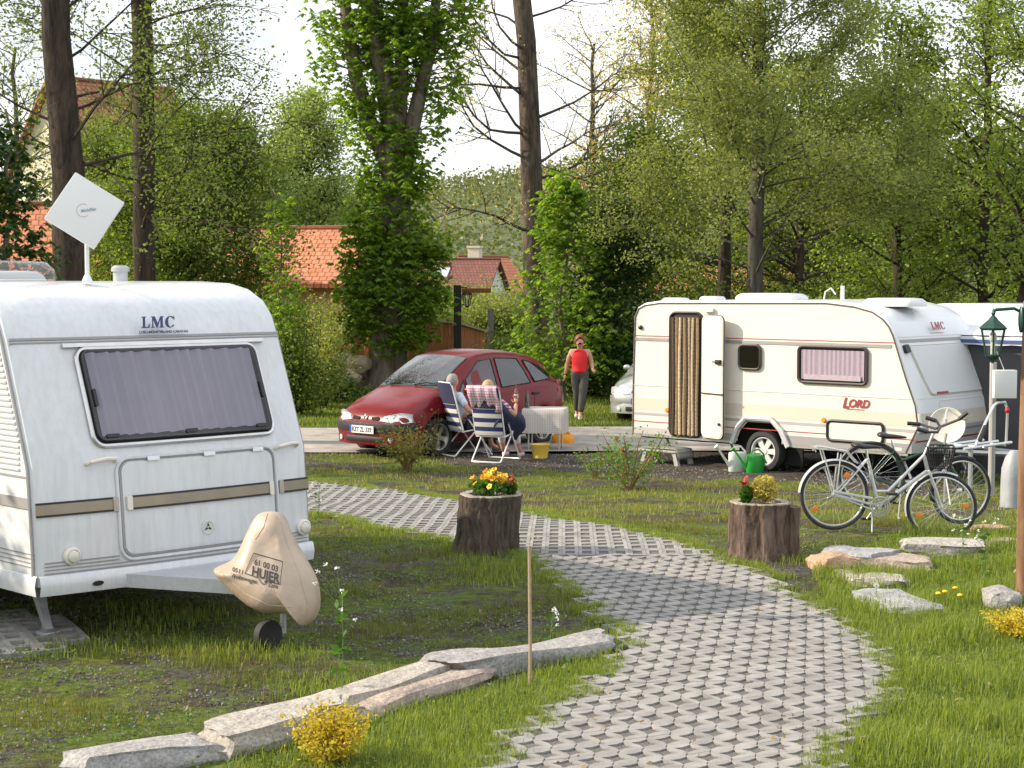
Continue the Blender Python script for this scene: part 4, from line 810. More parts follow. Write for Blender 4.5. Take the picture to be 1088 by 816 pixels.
def make_car(name, label, loc, rz, paint, plate_txt, group):
    c = thing(name, label, 'car', loc, rz, group)
    mb = MB(); xs_ = [s[0] for s in ST]; fine = []
    for a, b in zip(xs_, xs_[1:]): fine += [a, (a + b) / 2]
    fine.append(xs_[-1]); rs = []
    for x in fine:
        h = half(x); rs.append([V(x, y, z) for y, z in h] + [V(x, -y, z) for y, z in h[-2:0:-1]])
    mb.rings(rs); body = mb.build('body', paint, c, ang=40)
    for ax in (0, -2.58):
        cb = MB(); cb.lathe([(.365, -1.2), (.365, 1.2)], 40, Matrix.Translation((ax, 0, .32)) @ Matrix.Rotation(PI / 2, 4, 'X')); co = cb.build('cut', paint, c)
        m = body.modifiers.new('b', 'BOOLEAN'); m.object = co; m.operation = 'DIFFERENCE'; m.solver = 'EXACT'; bpy.context.view_layer.update()
        me = bpy.data.meshes.new_from_object(body.evaluated_get(bpy.context.evaluated_depsgraph_get())); body.modifiers.clear(); body.data = me; bpy.data.objects.remove(co)
    body.data.name = 'body'; body.data.set_sharp_from_angle(angle=math.radians(38))
    for s in (1, -1):
        for q in (((-.47, .07), (-.68, .07), (-.68, .60)), ((-.73, .07), (-1.44, .07), (-1.44, .93), (-1.12, .93), (-.73, .58)), ((-1.54, .07), (-2.28, .08), (-2.22, .5), (-2.10, .92), (-1.54, .94)), ((-2.40, .09), (-2.82, .14), (-2.88, .4), (-2.80, .62), (-2.62, .80), (-2.42, .88), (-2.26, .91), (-2.34, .5))):
            mb = MB(); P = [sideP(x, t, .005) for x, t in q]; P = [V(p.x, p.y * s, p.z) for p in P]; mb.add(P, [tuple(range(len(P)))]); w_ = mb.build('side_window', glass_dark, c, smooth=False)
            P2_ = [V(p.x, p.y + .003 * s, p.z) for p in P]; tb = MB(); tb.tube(P2_, .011, 5, close=True); tb.build('rubber_seal', black_m, w_)
            ib = MB(); ib.add([V(p.x, p.y - .004 * s, p.z) for p in P], [tuple(range(len(P)))]); ib.build('cabin_shade_sheet', cabin_dark, w_, smooth=False)  # dark sheet behind the glass stands in for the cabin's shade
    mb = MB(); mb.grid(lambda x, f: topP(x, f, .006), [-.16, -.3, -.45, -.6, -.75, -.93], [-1.0 + i * .2 for i in range(11)]); ws = mb.build('windscreen', glass_dark, c)
    mb = MB(); mb.grid(lambda x, f: topP(x, f, .002), [-.14, -.3, -.45, -.6, -.75, -.95], [-1.03 + i * .206 for i in range(11)]); mb.build('screen_shade_sheet', cabin_dark, ws)  # dark sheet under the windscreen, in place of the shaded cabin
    for y0 in (.15, -.45): mb = MB(); mb.tube([topP(-.15, y0 / .7, .02), topP(-.20, (y0 + .25) / .7, .03), topP(-.22, (y0 + .52) / .7, .022)], .012, 5); mb.build('wiper', black_m, ws)
    mb = MB(); mb.grid(lambda x, f: topP(x, f, .003) + V(-.006, 0, 0), [-2.88, -2.95, -3.0, -3.04], [-.9 + i * .18 for i in range(11)]); mb.build('rear_window', glass_dark, c)
    # front end
    def nose(pl, z0, z1, dx, m, nm, par=c, n=16):
        mb = MB(); base = [(.50, .855), (.66, .80), (.79, .66), (.86, .40), (.885, 0)]; base = base + [(x, -y) for x, y in base[-2::-1]]
        base = [p for p in base if abs(p[1]) <= pl]; den = []
        for a, b in zip(base, base[1:]):
            for q in range(4): den.append((a[0] + (b[0] - a[0]) * q / 4, a[1] + (b[1] - a[1]) * q / 4))
        den.append(base[-1]); rings = [[V(x + dx, y * (1 + dx * .2), z1), V(x + dx + .012, y * (1 + dx * .2), (z0 + z1) / 2), V(x + dx, y * (1 + dx * .2), z0), V(x + dx - .08, y * .95, z0), V(x + dx - .08, y * .95, z1)] for x, y in den]
        mb.rings(rings); return mb.build(nm, m, par, ang=50)
    bp_ = nose(1, .41, .545, .02, black_m if paint is red_car else paint, 'bumper'); nose(1, .20, .41, .0, paint, 'lower_bumper'); nose(.5, .245, .335, .01, black_m, 'air_intake')
    for s in (1, -1):
        o_ = [(.585, .815, .575), (.60, .80, .70), (.70, .66, .725), (.80, .40, .665), (.835, .32, .59), (.80, .55, .565), (.71, .74, .562)]
        mb = MB(); cen = V(.735, .60 * s, .64); P = [V(x + .012, y * s, z) for x, y, z in o_]; Q = [p + V(-.08, -.03 * s, 0) for p in P]; nn = len(P)
        mb.add(P + Q + [cen + V(.02, .0, .01)], [(i, (i + 1) % nn, 2 * nn) for i in range(nn)] + [(i, nn + i, nn + (i + 1) % nn, (i + 1) % nn) for i in range(nn)]); mb.build('headlight', lamp_gl, c, ang=60)
        mb = MB(); P = [V(.842, .30 * s, .60), V(.815, .29 * s, .655), V(.825, .12 * s, .64), V(.852, .15 * s, .60)]; mb.add(P, [(0, 1, 2, 3)]); mb.build('grille', dark_in, c, smooth=False)
        mb = MB(); mb.lathe([(.045, 0), (.045, .012), (.001, .02)], 14, basis(V(.83, .56 * s, .29), (-.3 * s, 1, 0), (0, 0, 1))); mb.build('fog_lamp', lamp_gl, c)
        mb = MB(); mb.ellipsoid((-.56, .93 * s, 1.03), (.05, .085, .06)); mb.build('mirror', paint, c)
        for x in (-1.30, -2.36): mb = MB(); p = lowP(x, .90, .012); mb.box(p.x - .09, p.x + .09, p.y * s - .02, p.y * s + .02, .885, .92); mb.build('door_handle', black_m if paint is red_car else paint, c, bevel=.008)
        dl = MB()
        for x in (-.62, -1.49, -2.33): dl.tube([lowP(x + (.12 if x > -1 else 0) * (1 - k / 5), .32 + .6 * k / 5, .001) * 1 for k in range(6)], .004, 4)
        dl.v = [(a, b * s, z) for a, b, z in dl.v]
        dl.build('door_gap', dark_in, c)
        mb = MB(); mb.tube([V(p.x, p.y * s, p.z) for p in [lowP(x, .48 + .0 * x, .006) for x in (-.42, -.9, -1.4, -1.8, -2.15)]], .016, 5); mb.build('rub_strip', paint, c)
        mb = MB(); mb.add([V(x, y * s, z) for x, y, z in ((-3.02, .815, .90), (-3.13, .79, .90), (-3.06, .785, 1.10), (-2.98, .80, 1.10), (-3.19, .70, .92), (-3.12, .72, 1.08))], [(0, 1, 2, 3), (1, 4, 5, 2)]); mb.build('tail_lamp', pm('tail_lens', (.35, .02, .02), .2), c, smooth=False)
    mb = MB()
    for k in range(16): pass
    mb.box(-3.30, -3.16, -.80, .80, .36, .55); mb.build('rear_bumper', black_m, c, bevel=.04)
    pl = MB(); Mq = basis(V(.925, 0, .43), (0, -1, 0), (0, 0, 1)) if False else basis(V(.922, 0, .445), (0, 1, 0), (0, 0, 1))
    pl.box(-.27, .27, -.06, .06, 0, .008, Mq); po = pl.build('number_plate', pm('plate_white', (.8, .8, .78), .4), c)
    eb = MB(); eb.box(-.27, -.225, -.06, .06, .006, .0095, Mq); eb.build('plate_band', pm('plate_blue', (.02, .08, .4), .4), po)
    if plate_txt: text('plate_lettering', plate_txt, .105, Mq @ V(-.215, -.037, .009), (0, 1, 0), (0, 0, 1), black_txt, po, bold=.003, sx=.82)
    mb = MB(); mb.add([Mq @ V(x, y + .205, z) for x, y, z in ((0, -.045, -.055), (.032, 0, -.07), (0, .045, -.085), (-.032, 0, -.07), (0, 0, -.04))], [(0, 1, 4), (1, 2, 4), (2, 3, 4), (3, 0, 4)]); mb.build('badge', chrome, c, smooth=False)
    for x in (0, -2.58):
        for s in (1, -1): wheel(c, V(x, .76 * s, .31), .312, .185, (0, s, 0), 5, alu)
    mb = MB(); mb.box(-3.0, .6, -.7, .7, .19, .5); mb.build('underbody', dark_in, c, smooth=False)
    return c
red_car = pm('dark_red_paint', (.15, .005, .009), .32, .0, coat=.22, spec=.25)
silver_car = pm('silver_paint', (.52, .53, .54), .3, .6, coat=.8)
cabin_dark = pm('cabin_shade', (.03, .035, .036), .8, var=.5, vscale=2)  # shade inside the cars put into one dark colour
lamp_gl = pm('headlamp', (.62, .64, .66), .1, .3, var=.2, vscale=30, coat=1)
rzc = math.atan2(-.755, -.656); o_ = V(-1.16, 27.83, 0) - V(.755, -.656, 0) * .84
make_car('car', 'dark red compact family car with its nose towards us, parked beside the big leafy trunk', (o_.x, o_.y, -.31), rzc, red_car, 'RZT ZL 333', 'parked cars')
sc_ = G(661, 449); rz2 = math.atan2(-.90, -.42); Fv = V(-.42, -.90, 0).normalized()
og = V(sc_.x, sc_.y, 0) - Fv * .75 + V(-Fv.y, Fv.x, 0) * .52
make_car('car', 'silver car showing only its nose behind the rear end of the cream caravan', (og.x, og.y, -.31), rz2, silver_car, 'HB', 'parked cars')

# ================================================================== PEOPLE
def skin(name, nodes, edges, mat, parent=None, sub=2, extra=None):
    """one continuous surface grown over a chain of joints with a radius each"""
    ks = list(nodes); me = bpy.data.meshes.new(name); me.from_pydata([nodes[k][0] for k in ks], [(ks.index(a), ks.index(b)) for a, b in edges], [])
    o = bpy.data.objects.new(name, me); COL.objects.link(o); o.modifiers.new('s', 'SKIN'); 
    for i, k in enumerate(ks):
        r = nodes[k][1]; sv = me.skin_vertices[0].data[i]; sv.radius = (r, r) if not isinstance(r, tuple) else r; sv.use_root = (i == 0)
    ss = o.modifiers.new('u', 'SUBSURF'); ss.levels = sub; ss.render_levels = sub; bpy.context.view_layer.update()
    m2 = bpy.data.meshes.new_from_object(o.evaluated_get(bpy.context.evaluated_depsgraph_get())); bpy.data.objects.remove(o)
    if extra:
        bm = bmesh.new(); bm.from_mesh(m2)
        for e in extra: bm.from_mesh(e)
        bm.to_mesh(m2); bm.free()
    m2.materials.clear(); m2.materials.append(mat); m2.name = name; m2.polygons.foreach_set('use_smooth', [True] * len(m2.polygons)); m2.polygons.foreach_set('material_index', [0] * len(m2.polygons))
    o = bpy.data.objects.new(name, m2); COL.objects.link(o); o.parent = parent; return o
def hand_mesh(wrist, tip_dir, side_dir, curl=.5):
    """palm with five separate bent fingers, rooted at the wrist"""
    t = Vector(tip_dir).normalized(); s = Vector(side_dir); s = (s - t * s.dot(t)).normalized(); n = t.cross(s); w = Vector(wrist); out = []
    pal = {'a': (w, .024), 'b': (w + t * .045, (.038, .018)), 'c': (w + t * .085, (.038, .015))}
    o = skin('h', pal, [('a', 'b'), ('b', 'c')], skin_m, None, 1); out.append(o.data); bpy.data.objects.remove(o)
    for k, (sd_, ln) in enumerate(((-.028, .060), (-.009, .072), (.010, .078), (.029, .070))):
        b = w + t * .07 + s * sd_; d1 = (t + n * curl * .5).normalized(); d2 = (t + n * curl * 1.6).normalized()
        o = skin('f', {'a': (b, .0095), 'b': (b + d1 * ln * .5, .009), 'c': (b + d1 * ln * .5 + d2 * ln * .5, .007)}, [('a', 'b'), ('b', 'c')], skin_m, None, 1); out.append(o.data); bpy.data.objects.remove(o)
    b = w + t * .02 + s * .030; d1 = (t * .6 + s * .8 + n * .3).normalized(); d2 = (t + s * .2 + n * .5).normalized()
    o = skin('f', {'a': (b, .013), 'b': (b + d1 * .035, .011), 'c': (b + d1 * .035 + d2 * .03, .009)}, [('a', 'b'), ('b', 'c')], skin_m, None, 1); out.append(o.data); bpy.data.objects.remove(o)
    return out
skin_m = pm('skin', (.50, .27, .19), .55)
def head(parent, c, f, hairm, r=.085, long=False, bald=0.):
    """face and hair; c head centre, f direction the face looks"""
    f = Vector(f).normalized(); up = V(0, 0, 1); s = f.cross(up).normalized(); up = s.cross(f)
    for k in (-1, 1):
        mb = MB(); mb.ellipsoid(c + f * (r * .90) + s * .030 * k + up * .012, (.007, .007, .004), 8, 6); mb.build('eye', pm('eye_dark', (.05, .04, .04), .2), parent)
    mb = MB(); mb.ellipsoid(c + f * (r * .80) - up * .050, (.016, .008, .004), 8, 6); mb.build('mouth', pm('lips', (.45, .18, .14), .5), parent)
    mb = MB(); rs = []; n = 18
    for i in range(1, 10):
        a = math.radians(90 - i * 13); ring = []
        for j in range(n):
            t = 2 * PI * j / n; front = max(0, math.cos(t)); aa = a
            lim = math.radians((44 + 20 * bald) * front ** 1.5 - (48 if long else 30) * (1 - front)); aa = max(a, lim)
            rr = r * (1.13 + .03 * math.sin(7 * t + i)); ring.append(c + f * math.cos(t) * math.cos(aa) * rr * 1.08 + s * math.sin(t) * math.cos(aa) * rr + up * (math.sin(aa) * rr * 1.22 + .005))
        rs.append(ring)
    mb.rings(rs); mb.build('hair', hairm, parent)
def head_nodes(nk, c, f, r=.085):
    f = Vector(f).normalized(); return {'neck2': (nk, .052), 'jaw': (c - V(0, 0, .055) + f * .012, r * .80), 'head': (c + V(0, 0, .02), r * 1.0), 'crown': (c + V(0, 0, .075), r * .82), 'nose': (c + f * (r * 1.05) - V(0, 0, .015), .014), 'earL': (c + f.cross(V(0, 0, 1)) * r, .014), 'earR': (c - f.cross(V(0, 0, 1)) * r, .014)}, [('neck2', 'jaw'), ('jaw', 'head'), ('head', 'crown'), ('head', 'nose'), ('head', 'earL'), ('head', 'earR')]

# standing woman walking towards us; local: faces -Y (towards camera), x right
ph = G(616, 447); wm = thing('person', 'woman in a red sleeveless top and grey trousers walking behind the red car', 'person', (ph.x, ph.y + .05, ph.z + .03), math.radians(-6), 'people on the campsite')
hc = V(.0, -.02, 1.555); hn, he = head_nodes(V(0, .0, 1.42), hc, (.12, -1, -.1), .098)
nd = {'pelvis': (V(0, 0, .93), .135), 'waist': (V(0, 0, 1.08), .120), 'chest': (V(0, -.01, 1.25), .135), 'neck': (V(0, 0, 1.39), .06),
      'shR': (V(-.17, 0, 1.345), .068), 'elR': (V(-.25, .09, 1.10), .05), 'wrR': (V(-.30, .10, .88), .03), 'shL': (V(.17, 0, 1.345), .068), 'elL': (V(.235, .05, 1.10), .05), 'wrL': (V(.27, -.15, .98), .029),
      'hipL': (V(.085, 0, .86), .10), 'knL': (V(.07, -.10, .50), .062), 'anL': (V(.02, -.16, .09), .040), 'toL': (V(.03, -.30, .045), .038),
      'hipR': (V(-.085, 0, .86), .10), 'knR': (V(-.05, .02, .49), .062), 'anR': (V(-.07, .20, .12), .040), 'toR': (V(-.07, .10, .045), .036), **hn}
ed = [('pelvis', 'waist'), ('waist', 'chest'), ('chest', 'neck'), ('neck', 'neck2'), ('chest', 'shR'), ('shR', 'elR'), ('elR', 'wrR'), ('chest', 'shL'), ('shL', 'elL'), ('elL', 'wrL'), ('pelvis', 'hipL'), ('hipL', 'knL'), ('knL', 'anL'), ('anL', 'toL'), ('pelvis', 'hipR'), ('hipR', 'knR'), ('knR', 'anR'), ('anR', 'toR')] + he
skin('body', nd, ed, skin_m, wm, 2, hand_mesh(nd['wrR'][0], (-.1, -.1, -1), (0, -1, 0)) + hand_mesh(nd['wrL'][0], (.4, -.6, -.1), (0, 0, 1), .9))
gr = lambda k, d: (nd[k][0], nd[k][1] + d)
redc = pm('red_cotton', (.62, .015, .02), .8, var=.08, vscale=12); trous = pm('grey_trousers', (.065, .062, .058), .85, var=.15, vscale=10)
skin('top', {'waist0': (V(0, 0, .90), .19), 'waist1': (V(0, 0, .99), .178), 'waist': (V(0, 0, 1.08), .165), 'chest': (V(0, -.015, 1.24), .19), 'nk': (V(0, .01, 1.35), .13), 'a': (V(-.10, 0, 1.36), .075), 'b': (V(.10, 0, 1.36), .075)}, [('chest', 'waist'), ('waist', 'waist1'), ('waist1', 'waist0'), ('chest', 'nk'), ('chest', 'a'), ('chest', 'b')], redc, wm)
skin('trousers', {'pelvis': (V(0, 0, .93), .17), 'hipL': gr('hipL', .025), 'knL': gr('knL', .025), 'anL': (V(.025, -.155, .13), .068), 'hipR': gr('hipR', .025), 'knR': gr('knR', .025), 'anR': (V(-.07, .18, .15), .068), 'w': (V(0, 0, 1.05), .165)}, [('pelvis', 'w'), ('pelvis', 'hipL'), ('hipL', 'knL'), ('knL', 'anL'), ('pelvis', 'hipR'), ('hipR', 'knR'), ('knR', 'anR')], trous, wm)
shoe = pm('white_shoe', (.75, .74, .72), .5)
for a, b in ((V(.02, -.15, .05), V(.03, -.30, .035)), (V(-.07, .20, .08), V(-.07, .08, .035))): skin('shoe', {'a': (a, .05), 'b': (b, .045)}, [('a', 'b')], shoe, wm)
head(wm, hc, (.12, -1, -.1), pm('auburn_hair', (.20, .06, .025), .5, var=.3, vscale=40), r=.10, long=True)

# folding chairs: local x to the sitter's right, y forward
navy = pm('navy_fabric', (.02, .025, .07), .85)
stripes = stripemat('striped_fabric', ((.62, .60, .55), (.02, .03, .12)), 2, 7.2)
def chair(name, label, loc, rz, high=1.12):
    c = thing(name, label, 'camping chair', loc, rz, 'folding chairs by the red car')
    for s in (-1, 1):
        x = .27 * s
        mb = MB(); mb.tube([V(x, .30, .025), V(x, -.12, .60), V(x, -.16, .62)], .0125, 8); mb.build('front_leg', white_tube, c)
        mb = MB(); mb.tube([V(x * .92, -.34, .025), V(x * .92, .20, .60)], .0125, 8); mb.build('rear_leg', white_tube, c)
        mb = MB(); mb.box(x - .028, x + .028, -.20, .24, .605, .635); mb.build('armrest', navy, c, bevel=.01)
    mb = MB(); mb.tube([V(-.27, .30, .02), V(-.2, .34, .02), V(.2, .34, .02), V(.27, .30, .02)], .0125, 8); mb.build('front_foot_bar', white_tube, c)
    mb = MB(); mb.tube([V(-.25, -.34, .02), V(-.2, -.38, .02), V(.2, -.38, .02), V(.25, -.34, .02)], .0125, 8); mb.build('rear_foot_bar', white_tube, c)
    mb = MB(); mb.tube([V(-.24, .24, .46), V(-.24, -.20, .40), V(.24, -.20, .40), V(.24, .24, .46)], .012, 8, close=True); mb.build('seat_frame', white_tube, c)
    mb = MB(); mb.grid(lambda a, b: V(a, b, .44 + .10 * (b - .02) - .03 * (1 - (a / .24) ** 2)), [-.24 + i * .08 for i in range(7)], [-.2 + .06 * i for i in range(8)]); st_ = mb.build('seat', navy, c); 
    lean = .28; bk = lambda u, z: V(u, -.20 - (z - .42) * lean, z)
    mb = MB(); mb.tube([bk(-.25, .42), bk(-.25, high - .05), bk(-.2, high), bk(.2, high), bk(.25, high - .05), bk(.25, .42)], .0125, 8); mb.build('back_frame', white_tube, c)
    mb = MB(); zz = [.42 + (.84 - .42) * i / 8 for i in range(9)]; z2_ = [.84 + (high - .84) * i / 8 for i in range(9)]
    hb_ = MB(); hb_.grid(lambda z, u: bk(u, z) + V(0, -.022 - .03 * (1 - (u / .24) ** 2), 0), z2_, [-.245 + .049 * i for i in range(11)]); hb_.grid(lambda z, u: bk(u, z) + V(0, .004 - .03 * (1 - (u / .24) ** 2), 0), z2_, [-.245 + .049 * i for i in range(11)]); hb_.build('headrest', navy, c)
    mb.grid(lambda z, u: bk(u, z) + V(0, -.02 - .03 * (1 - (u / .24) ** 2) + .004 * math.sin(z * 50), 0), zz, [-.24 + .04 * i for i in range(13)]); mb.grid(lambda z, u: bk(u, z) + V(0, .0 - .03 * (1 - (u / .24) ** 2), 0), zz, [-.24 + .04 * i for i in range(13)])
    mb.build('backrest', [stripes], c)
    return c
cA = G(527, 491); rA = math.radians(-26)
ch1 = chair('folding_chair', 'white framed folding chair with blue striped back, a towel hanging over its top', (cA.x, cA.y + .15, -.3), rA, 1.16)
cB = V(at(497, 470, 28.0).x, 27.9, 0)
rB = math.radians(-62)
ch2 = chair('folding_chair', 'folding chair seen from the side with a man leaning back in it', (cB.x, cB.y, -.3), rB, 1.18)
# towel over the back of the near chair
tw = stripemat('towel_check', ((.72, .70, .74), (.66, .35, .42)), 2, 24, second=(0, 22, (.80, .66, .72)))
mb = MB(); us = [-.255 + .51 * i / 16 for i in range(17)]; prof = [(.10, .86), (.07, .98), (.045, 1.10), (.03, 1.18), (.0, 1.205), (-.035, 1.20), (-.055, 1.15), (-.05, 1.05), (-.02, .96), (.0, .86), (.01, .80)]
mb.grid(lambda i, u: V(u + .012 * math.sin(i * .9), -.42 - .0 + prof[int(i)][0] - (prof[int(i)][1] - 1.18) * .0 + (.012 * math.sin(u * 40 + i) if i != 4 else 0) - (prof[int(i)][1] - 1.18) * .28 - .03, prof[int(i)][1] - (.03 * math.sin(u * 9) if i in (0, 10) else 0)), list(range(11)), us)
twl = mb.build('towel', tw, None, loc=(cA.x, cA.y + .15, -.3), ang=180); twl.rotation_euler = (0, 0, rA); sm = twl.modifiers.new('t', 'SOLIDIFY'); sm.thickness = .006
tag(twl, 'pink and white checked towel hung over the back of the near folding chair', 'towel')
# seated people, in chair coordinates
def sitter(label, loc, rz, shirt, legm, hairm, armup, female, turn):
    p = thing('person', label, 'person', loc, rz, 'people on the campsite')
    hc = V(0, -.27, 1.20 if not female else 1.165); f = Vector((turn, 1, -.05)); hn, he = head_nodes(V(0, -.27, 1.08), hc, f)
    nd = {'pelvis': (V(0, -.08, .55), .14), 'waist': (V(0, -.17, .70), .135), 'chest': (V(0, -.23, .88), .145), 'neck': (V(0, -.26, 1.02), .06), **hn,
          'shL': (V(-.17, -.23, .97), .062), 'shR': (V(.17, -.23, .97), .062), 'elL': (V(-.27, -.12, .74), .045), 'wrL': (V(-.25, .12, .66), .028),
          'hipL': (V(-.09, .0, .53), .095), 'knL': (V(-.13, .38, .56), .065), 'anL': (V(-.12, .50, .13), .042), 'toL': (V(-.12, .66, .05), .036),
          'hipR': (V(.09, .0, .53), .095), 'knR': (V(.13, .38, .56), .065), 'anR': (V(.14, .52, .13), .042), 'toR': (V(.15, .68, .05), .036)}
    if armup: nd['elR'] = (V(.33, -.02, .72), .045); nd['wrR'] = (V(.27, .16, .90), .028)
    else: nd['elR'] = (V(.27, -.12, .74), .045); nd['wrR'] = (V(.25, .12, .66), .028)
    ed = [('pelvis', 'waist'), ('waist', 'chest'), ('chest', 'neck'), ('neck', 'neck2'), ('chest', 'shL'), ('shL', 'elL'), ('elL', 'wrL'), ('chest', 'shR'), ('shR', 'elR'), ('elR', 'wrR'), ('pelvis', 'hipL'), ('hipL', 'knL'), ('knL', 'anL'), ('anL', 'toL'), ('pelvis', 'hipR'), ('hipR', 'knR'), ('knR', 'anR'), ('anR', 'toR')] + he
    skin('body', nd, ed, skin_m, p, 2, hand_mesh(nd['wrL'][0], (0, 1, -.1), (1, 0, 0)) + hand_mesh(nd['wrR'][0], (-.2, .3, .9) if armup else (0, 1, -.1), (-1, 0, 0), 1.2))
    g2 = lambda k, d: (nd[k][0], nd[k][1] + d); mid = lambda a, b, t: nd[a][0].lerp(nd[b][0], t)
    skin('shirt', {'pelvis': g2('pelvis', .012), 'waist': g2('waist', .015), 'chest': g2('chest', .015), 'shL': g2('shL', .014), 'sl': (mid('shL', 'elL', .75), .062), 'shR': g2('shR', .014), 'sr': (mid('shR', 'elR', .75), .062), 'n': (V(0, -.25, 1.0), .085)}, [('pelvis', 'waist'), ('waist', 'chest'), ('chest', 'n'), ('chest', 'shL'), ('shL', 'sl'), ('chest', 'shR'), ('shR', 'sr')], shirt, p)
    e2_ = .35 if female else .95
    skin('trousers', {'pelvis': (V(0, -.05, .54), .15), 'hipL': g2('hipL', .012), 'knL': g2('knL', .014), 'aL': (mid('knL', 'anL', .8), .058), 'hipR': g2('hipR', .012), 'knR': g2('knR', .014), 'aR': (mid('knR', 'anR', .8), .058)}, [('pelvis', 'hipL'), ('hipL', 'knL'), ('knL', 'aL'), ('pelvis', 'hipR'), ('hipR', 'knR'), ('knR', 'aR')], legm, p)
    sh_ = pm('pink_shoe', (.75, .55, .62), .5) if female else pm('brown_shoe', (.10, .06, .04), .5)
    for q in ('L', 'R'): skin('shoe', {'a': (nd['an' + q][0] - V(0, 0, .06), .050), 'b': (nd['to' + q][0], .046)}, [('a', 'b')], sh_, p)
    head(p, hc, f, hairm, bald=0 if female else .8, long=female); return p, nd
check = stripemat('checked_shirt', ((.70, .66, .72), (.45, .12, .20)), 2, 20, second=(0, 20, (.65, .45, .6)))
lilac = pm('pale_trousers', (.66, .64, .70), .8, var=.05)
lblue = stripemat('pale_blue_shirt', ((.50, .58, .70), (.60, .68, .78)), 0, 30)
pw, ndw = sitter('woman sitting with her back to us in the near folding chair, raising her hand', (cA.x, cA.y + .15, -.3), rA, check, lilac, pm('blonde_hair', (.42, .28, .14), .6, var=.3, vscale=40), True, True, .25)
sitter('grey haired man in a pale blue shirt sitting beside the red car', (cB.x, cB.y, -.3), rB, lblue, pm('dark_trousers', (.03, .035, .06), .8), pm('grey_hair', (.28, .26, .25), .7, var=.3, vscale=40), False, False, .1)
# dark jacket over the near chair's side
mb = MB(); mb.grid(lambda i, u: V(.18 + .10 * math.sin(i * .5) + u * .12, -.30 + u * .55 + .02 * math.sin(i * 1.7), .98 - i * .055 - .22 * u + .02 * math.sin(u * 12)), list(range(9)), [k / 8 for k in range(9)])
jk = mb.build('jacket', navy, None, loc=(cA.x, cA.y + .15, -.3), ang=180); jk.rotation_euler = (0, 0, rA); m_ = jk.modifiers.new('t', 'SOLIDIFY'); m_.thickness = .025; tag(jk, 'dark blue jacket hanging over the arm of the near folding chair', 'jacket')
# bottle in her hand
Mr = Matrix.Rotation(rA, 4, 'Z'); bp0 = Matrix.Translation((cA.x, cA.y + .15, -.3)) @ Mr @ (ndw['wrR'][0] + V(-.03, .06, .05))
mb = MB(); mb.lathe([(.001, -.02), (.033, -.02), (.034, .10), (.03, .135), (.014, .17), (.013, .22), (.016, .225), (.001, .23)], 16); bo = mb.build('bottle', pm('brown_bottle', (.13, .05, .015), .1, coat=1), None, loc=bp0); tag(bo, 'brown bottle held up by the seated woman', 'bottle')
mb = MB(); mb.lathe([(.0345, .02), (.0345, .09)], 16, cap=False); mb.build('bottle_label', pm('bottle_paper', (.6, .55, .45), .7), bo)

# table with checked cloth, things on and under it
tp = at(572, 430, 28.4); tb = thing('camping_table', 'low camping table under a pale cloth beside the red car', 'table', (tp.x + .12, tp.y + .3, -.3), math.radians(-8))
for x in (-.28, .28):
    for y in (-.22, .22): mb = MB(); mb.tube([V(x * .9, y, 0), V(x * .9, y, .66)], .014, 8); mb.build('leg', alu, tb)
mb = MB(); mb.box(-.33, .33, -.28, .28, .66, .69); mb.build('tabletop', light_trim, tb)
cl = MB(); per = []
for i in range(80):
    t = i / 80 * 4; k = int(t); u = t - k; cs = [(-.35, -.3), (.35, -.3), (.35, .3), (-.35, .3)]; a = cs[k]; b = cs[(k + 1) % 4]; per.append((a[0] + (b[0] - a[0]) * u, a[1] + (b[1] - a[1]) * u))
rs = []
for z, s_ in ((.70, .2), (.70, .98), (.695, 1.0), (.60, 1.01), (.45, 1.02), (.30, 1.03)): rs.append([V(x * s_ + .012 * math.sin(i * .9) * (.7 - z), y * s_ + .015 * math.sin(i * .9 + 1) * (.7 - z) * 2, z + .004) for i, (x, y) in enumerate(per)])
cl.rings(rs, cap=False); cl.f.append(tuple(range(80))); cl.m.append(0)
co = cl.build('tablecloth', stripemat('cloth_check', ((.60, .57, .53), (.50, .47, .44)), 2, 30, second=(0, 25, (.88, .86, .86))), None, loc=tb.location, ang=60); co.rotation_euler = tb.rotation_euler; tag(co, 'pale finely checked cloth hanging over the camping table', 'tablecloth')
def on_table(dx, dy): v = Matrix.Rotation(tb.rotation_euler.z, 4, 'Z') @ V(dx, dy, .706); return V(tb.location.x, tb.location.y, -.3) + v
mb = MB(); mb.lathe([(.001, 0), (.04, 0), (.043, .10), (.038, .10), (.035, .01), (.001, .01)], 20); mg = mb.build('mug', glassmat('glass_mug', (.8, .85, .85), 1.5), None, loc=on_table(-.28, -.2)); tag(mg, 'clear glass mug standing on the table corner', 'mug'); mb = MB(); mb.tube([V(.04, 0, .02), V(.07, 0, .035), V(.07, 0, .07), V(.04, 0, .085)], .006, 6); mb.build('handle', MATS['glass_mug'], mg)
mb = MB(); mb.lathe([(.001, 0), (.036, 0), (.037, .18), (.014, .26), (.014, .31), (.001, .31)], 16); bo2 = mb.build('bottle', pm('green_bottle', (.02, .05, .02), .1, coat=1), None, loc=on_table(-.30, -.02)); tag(bo2, 'dark green bottle standing at the left edge of the table', 'bottle')
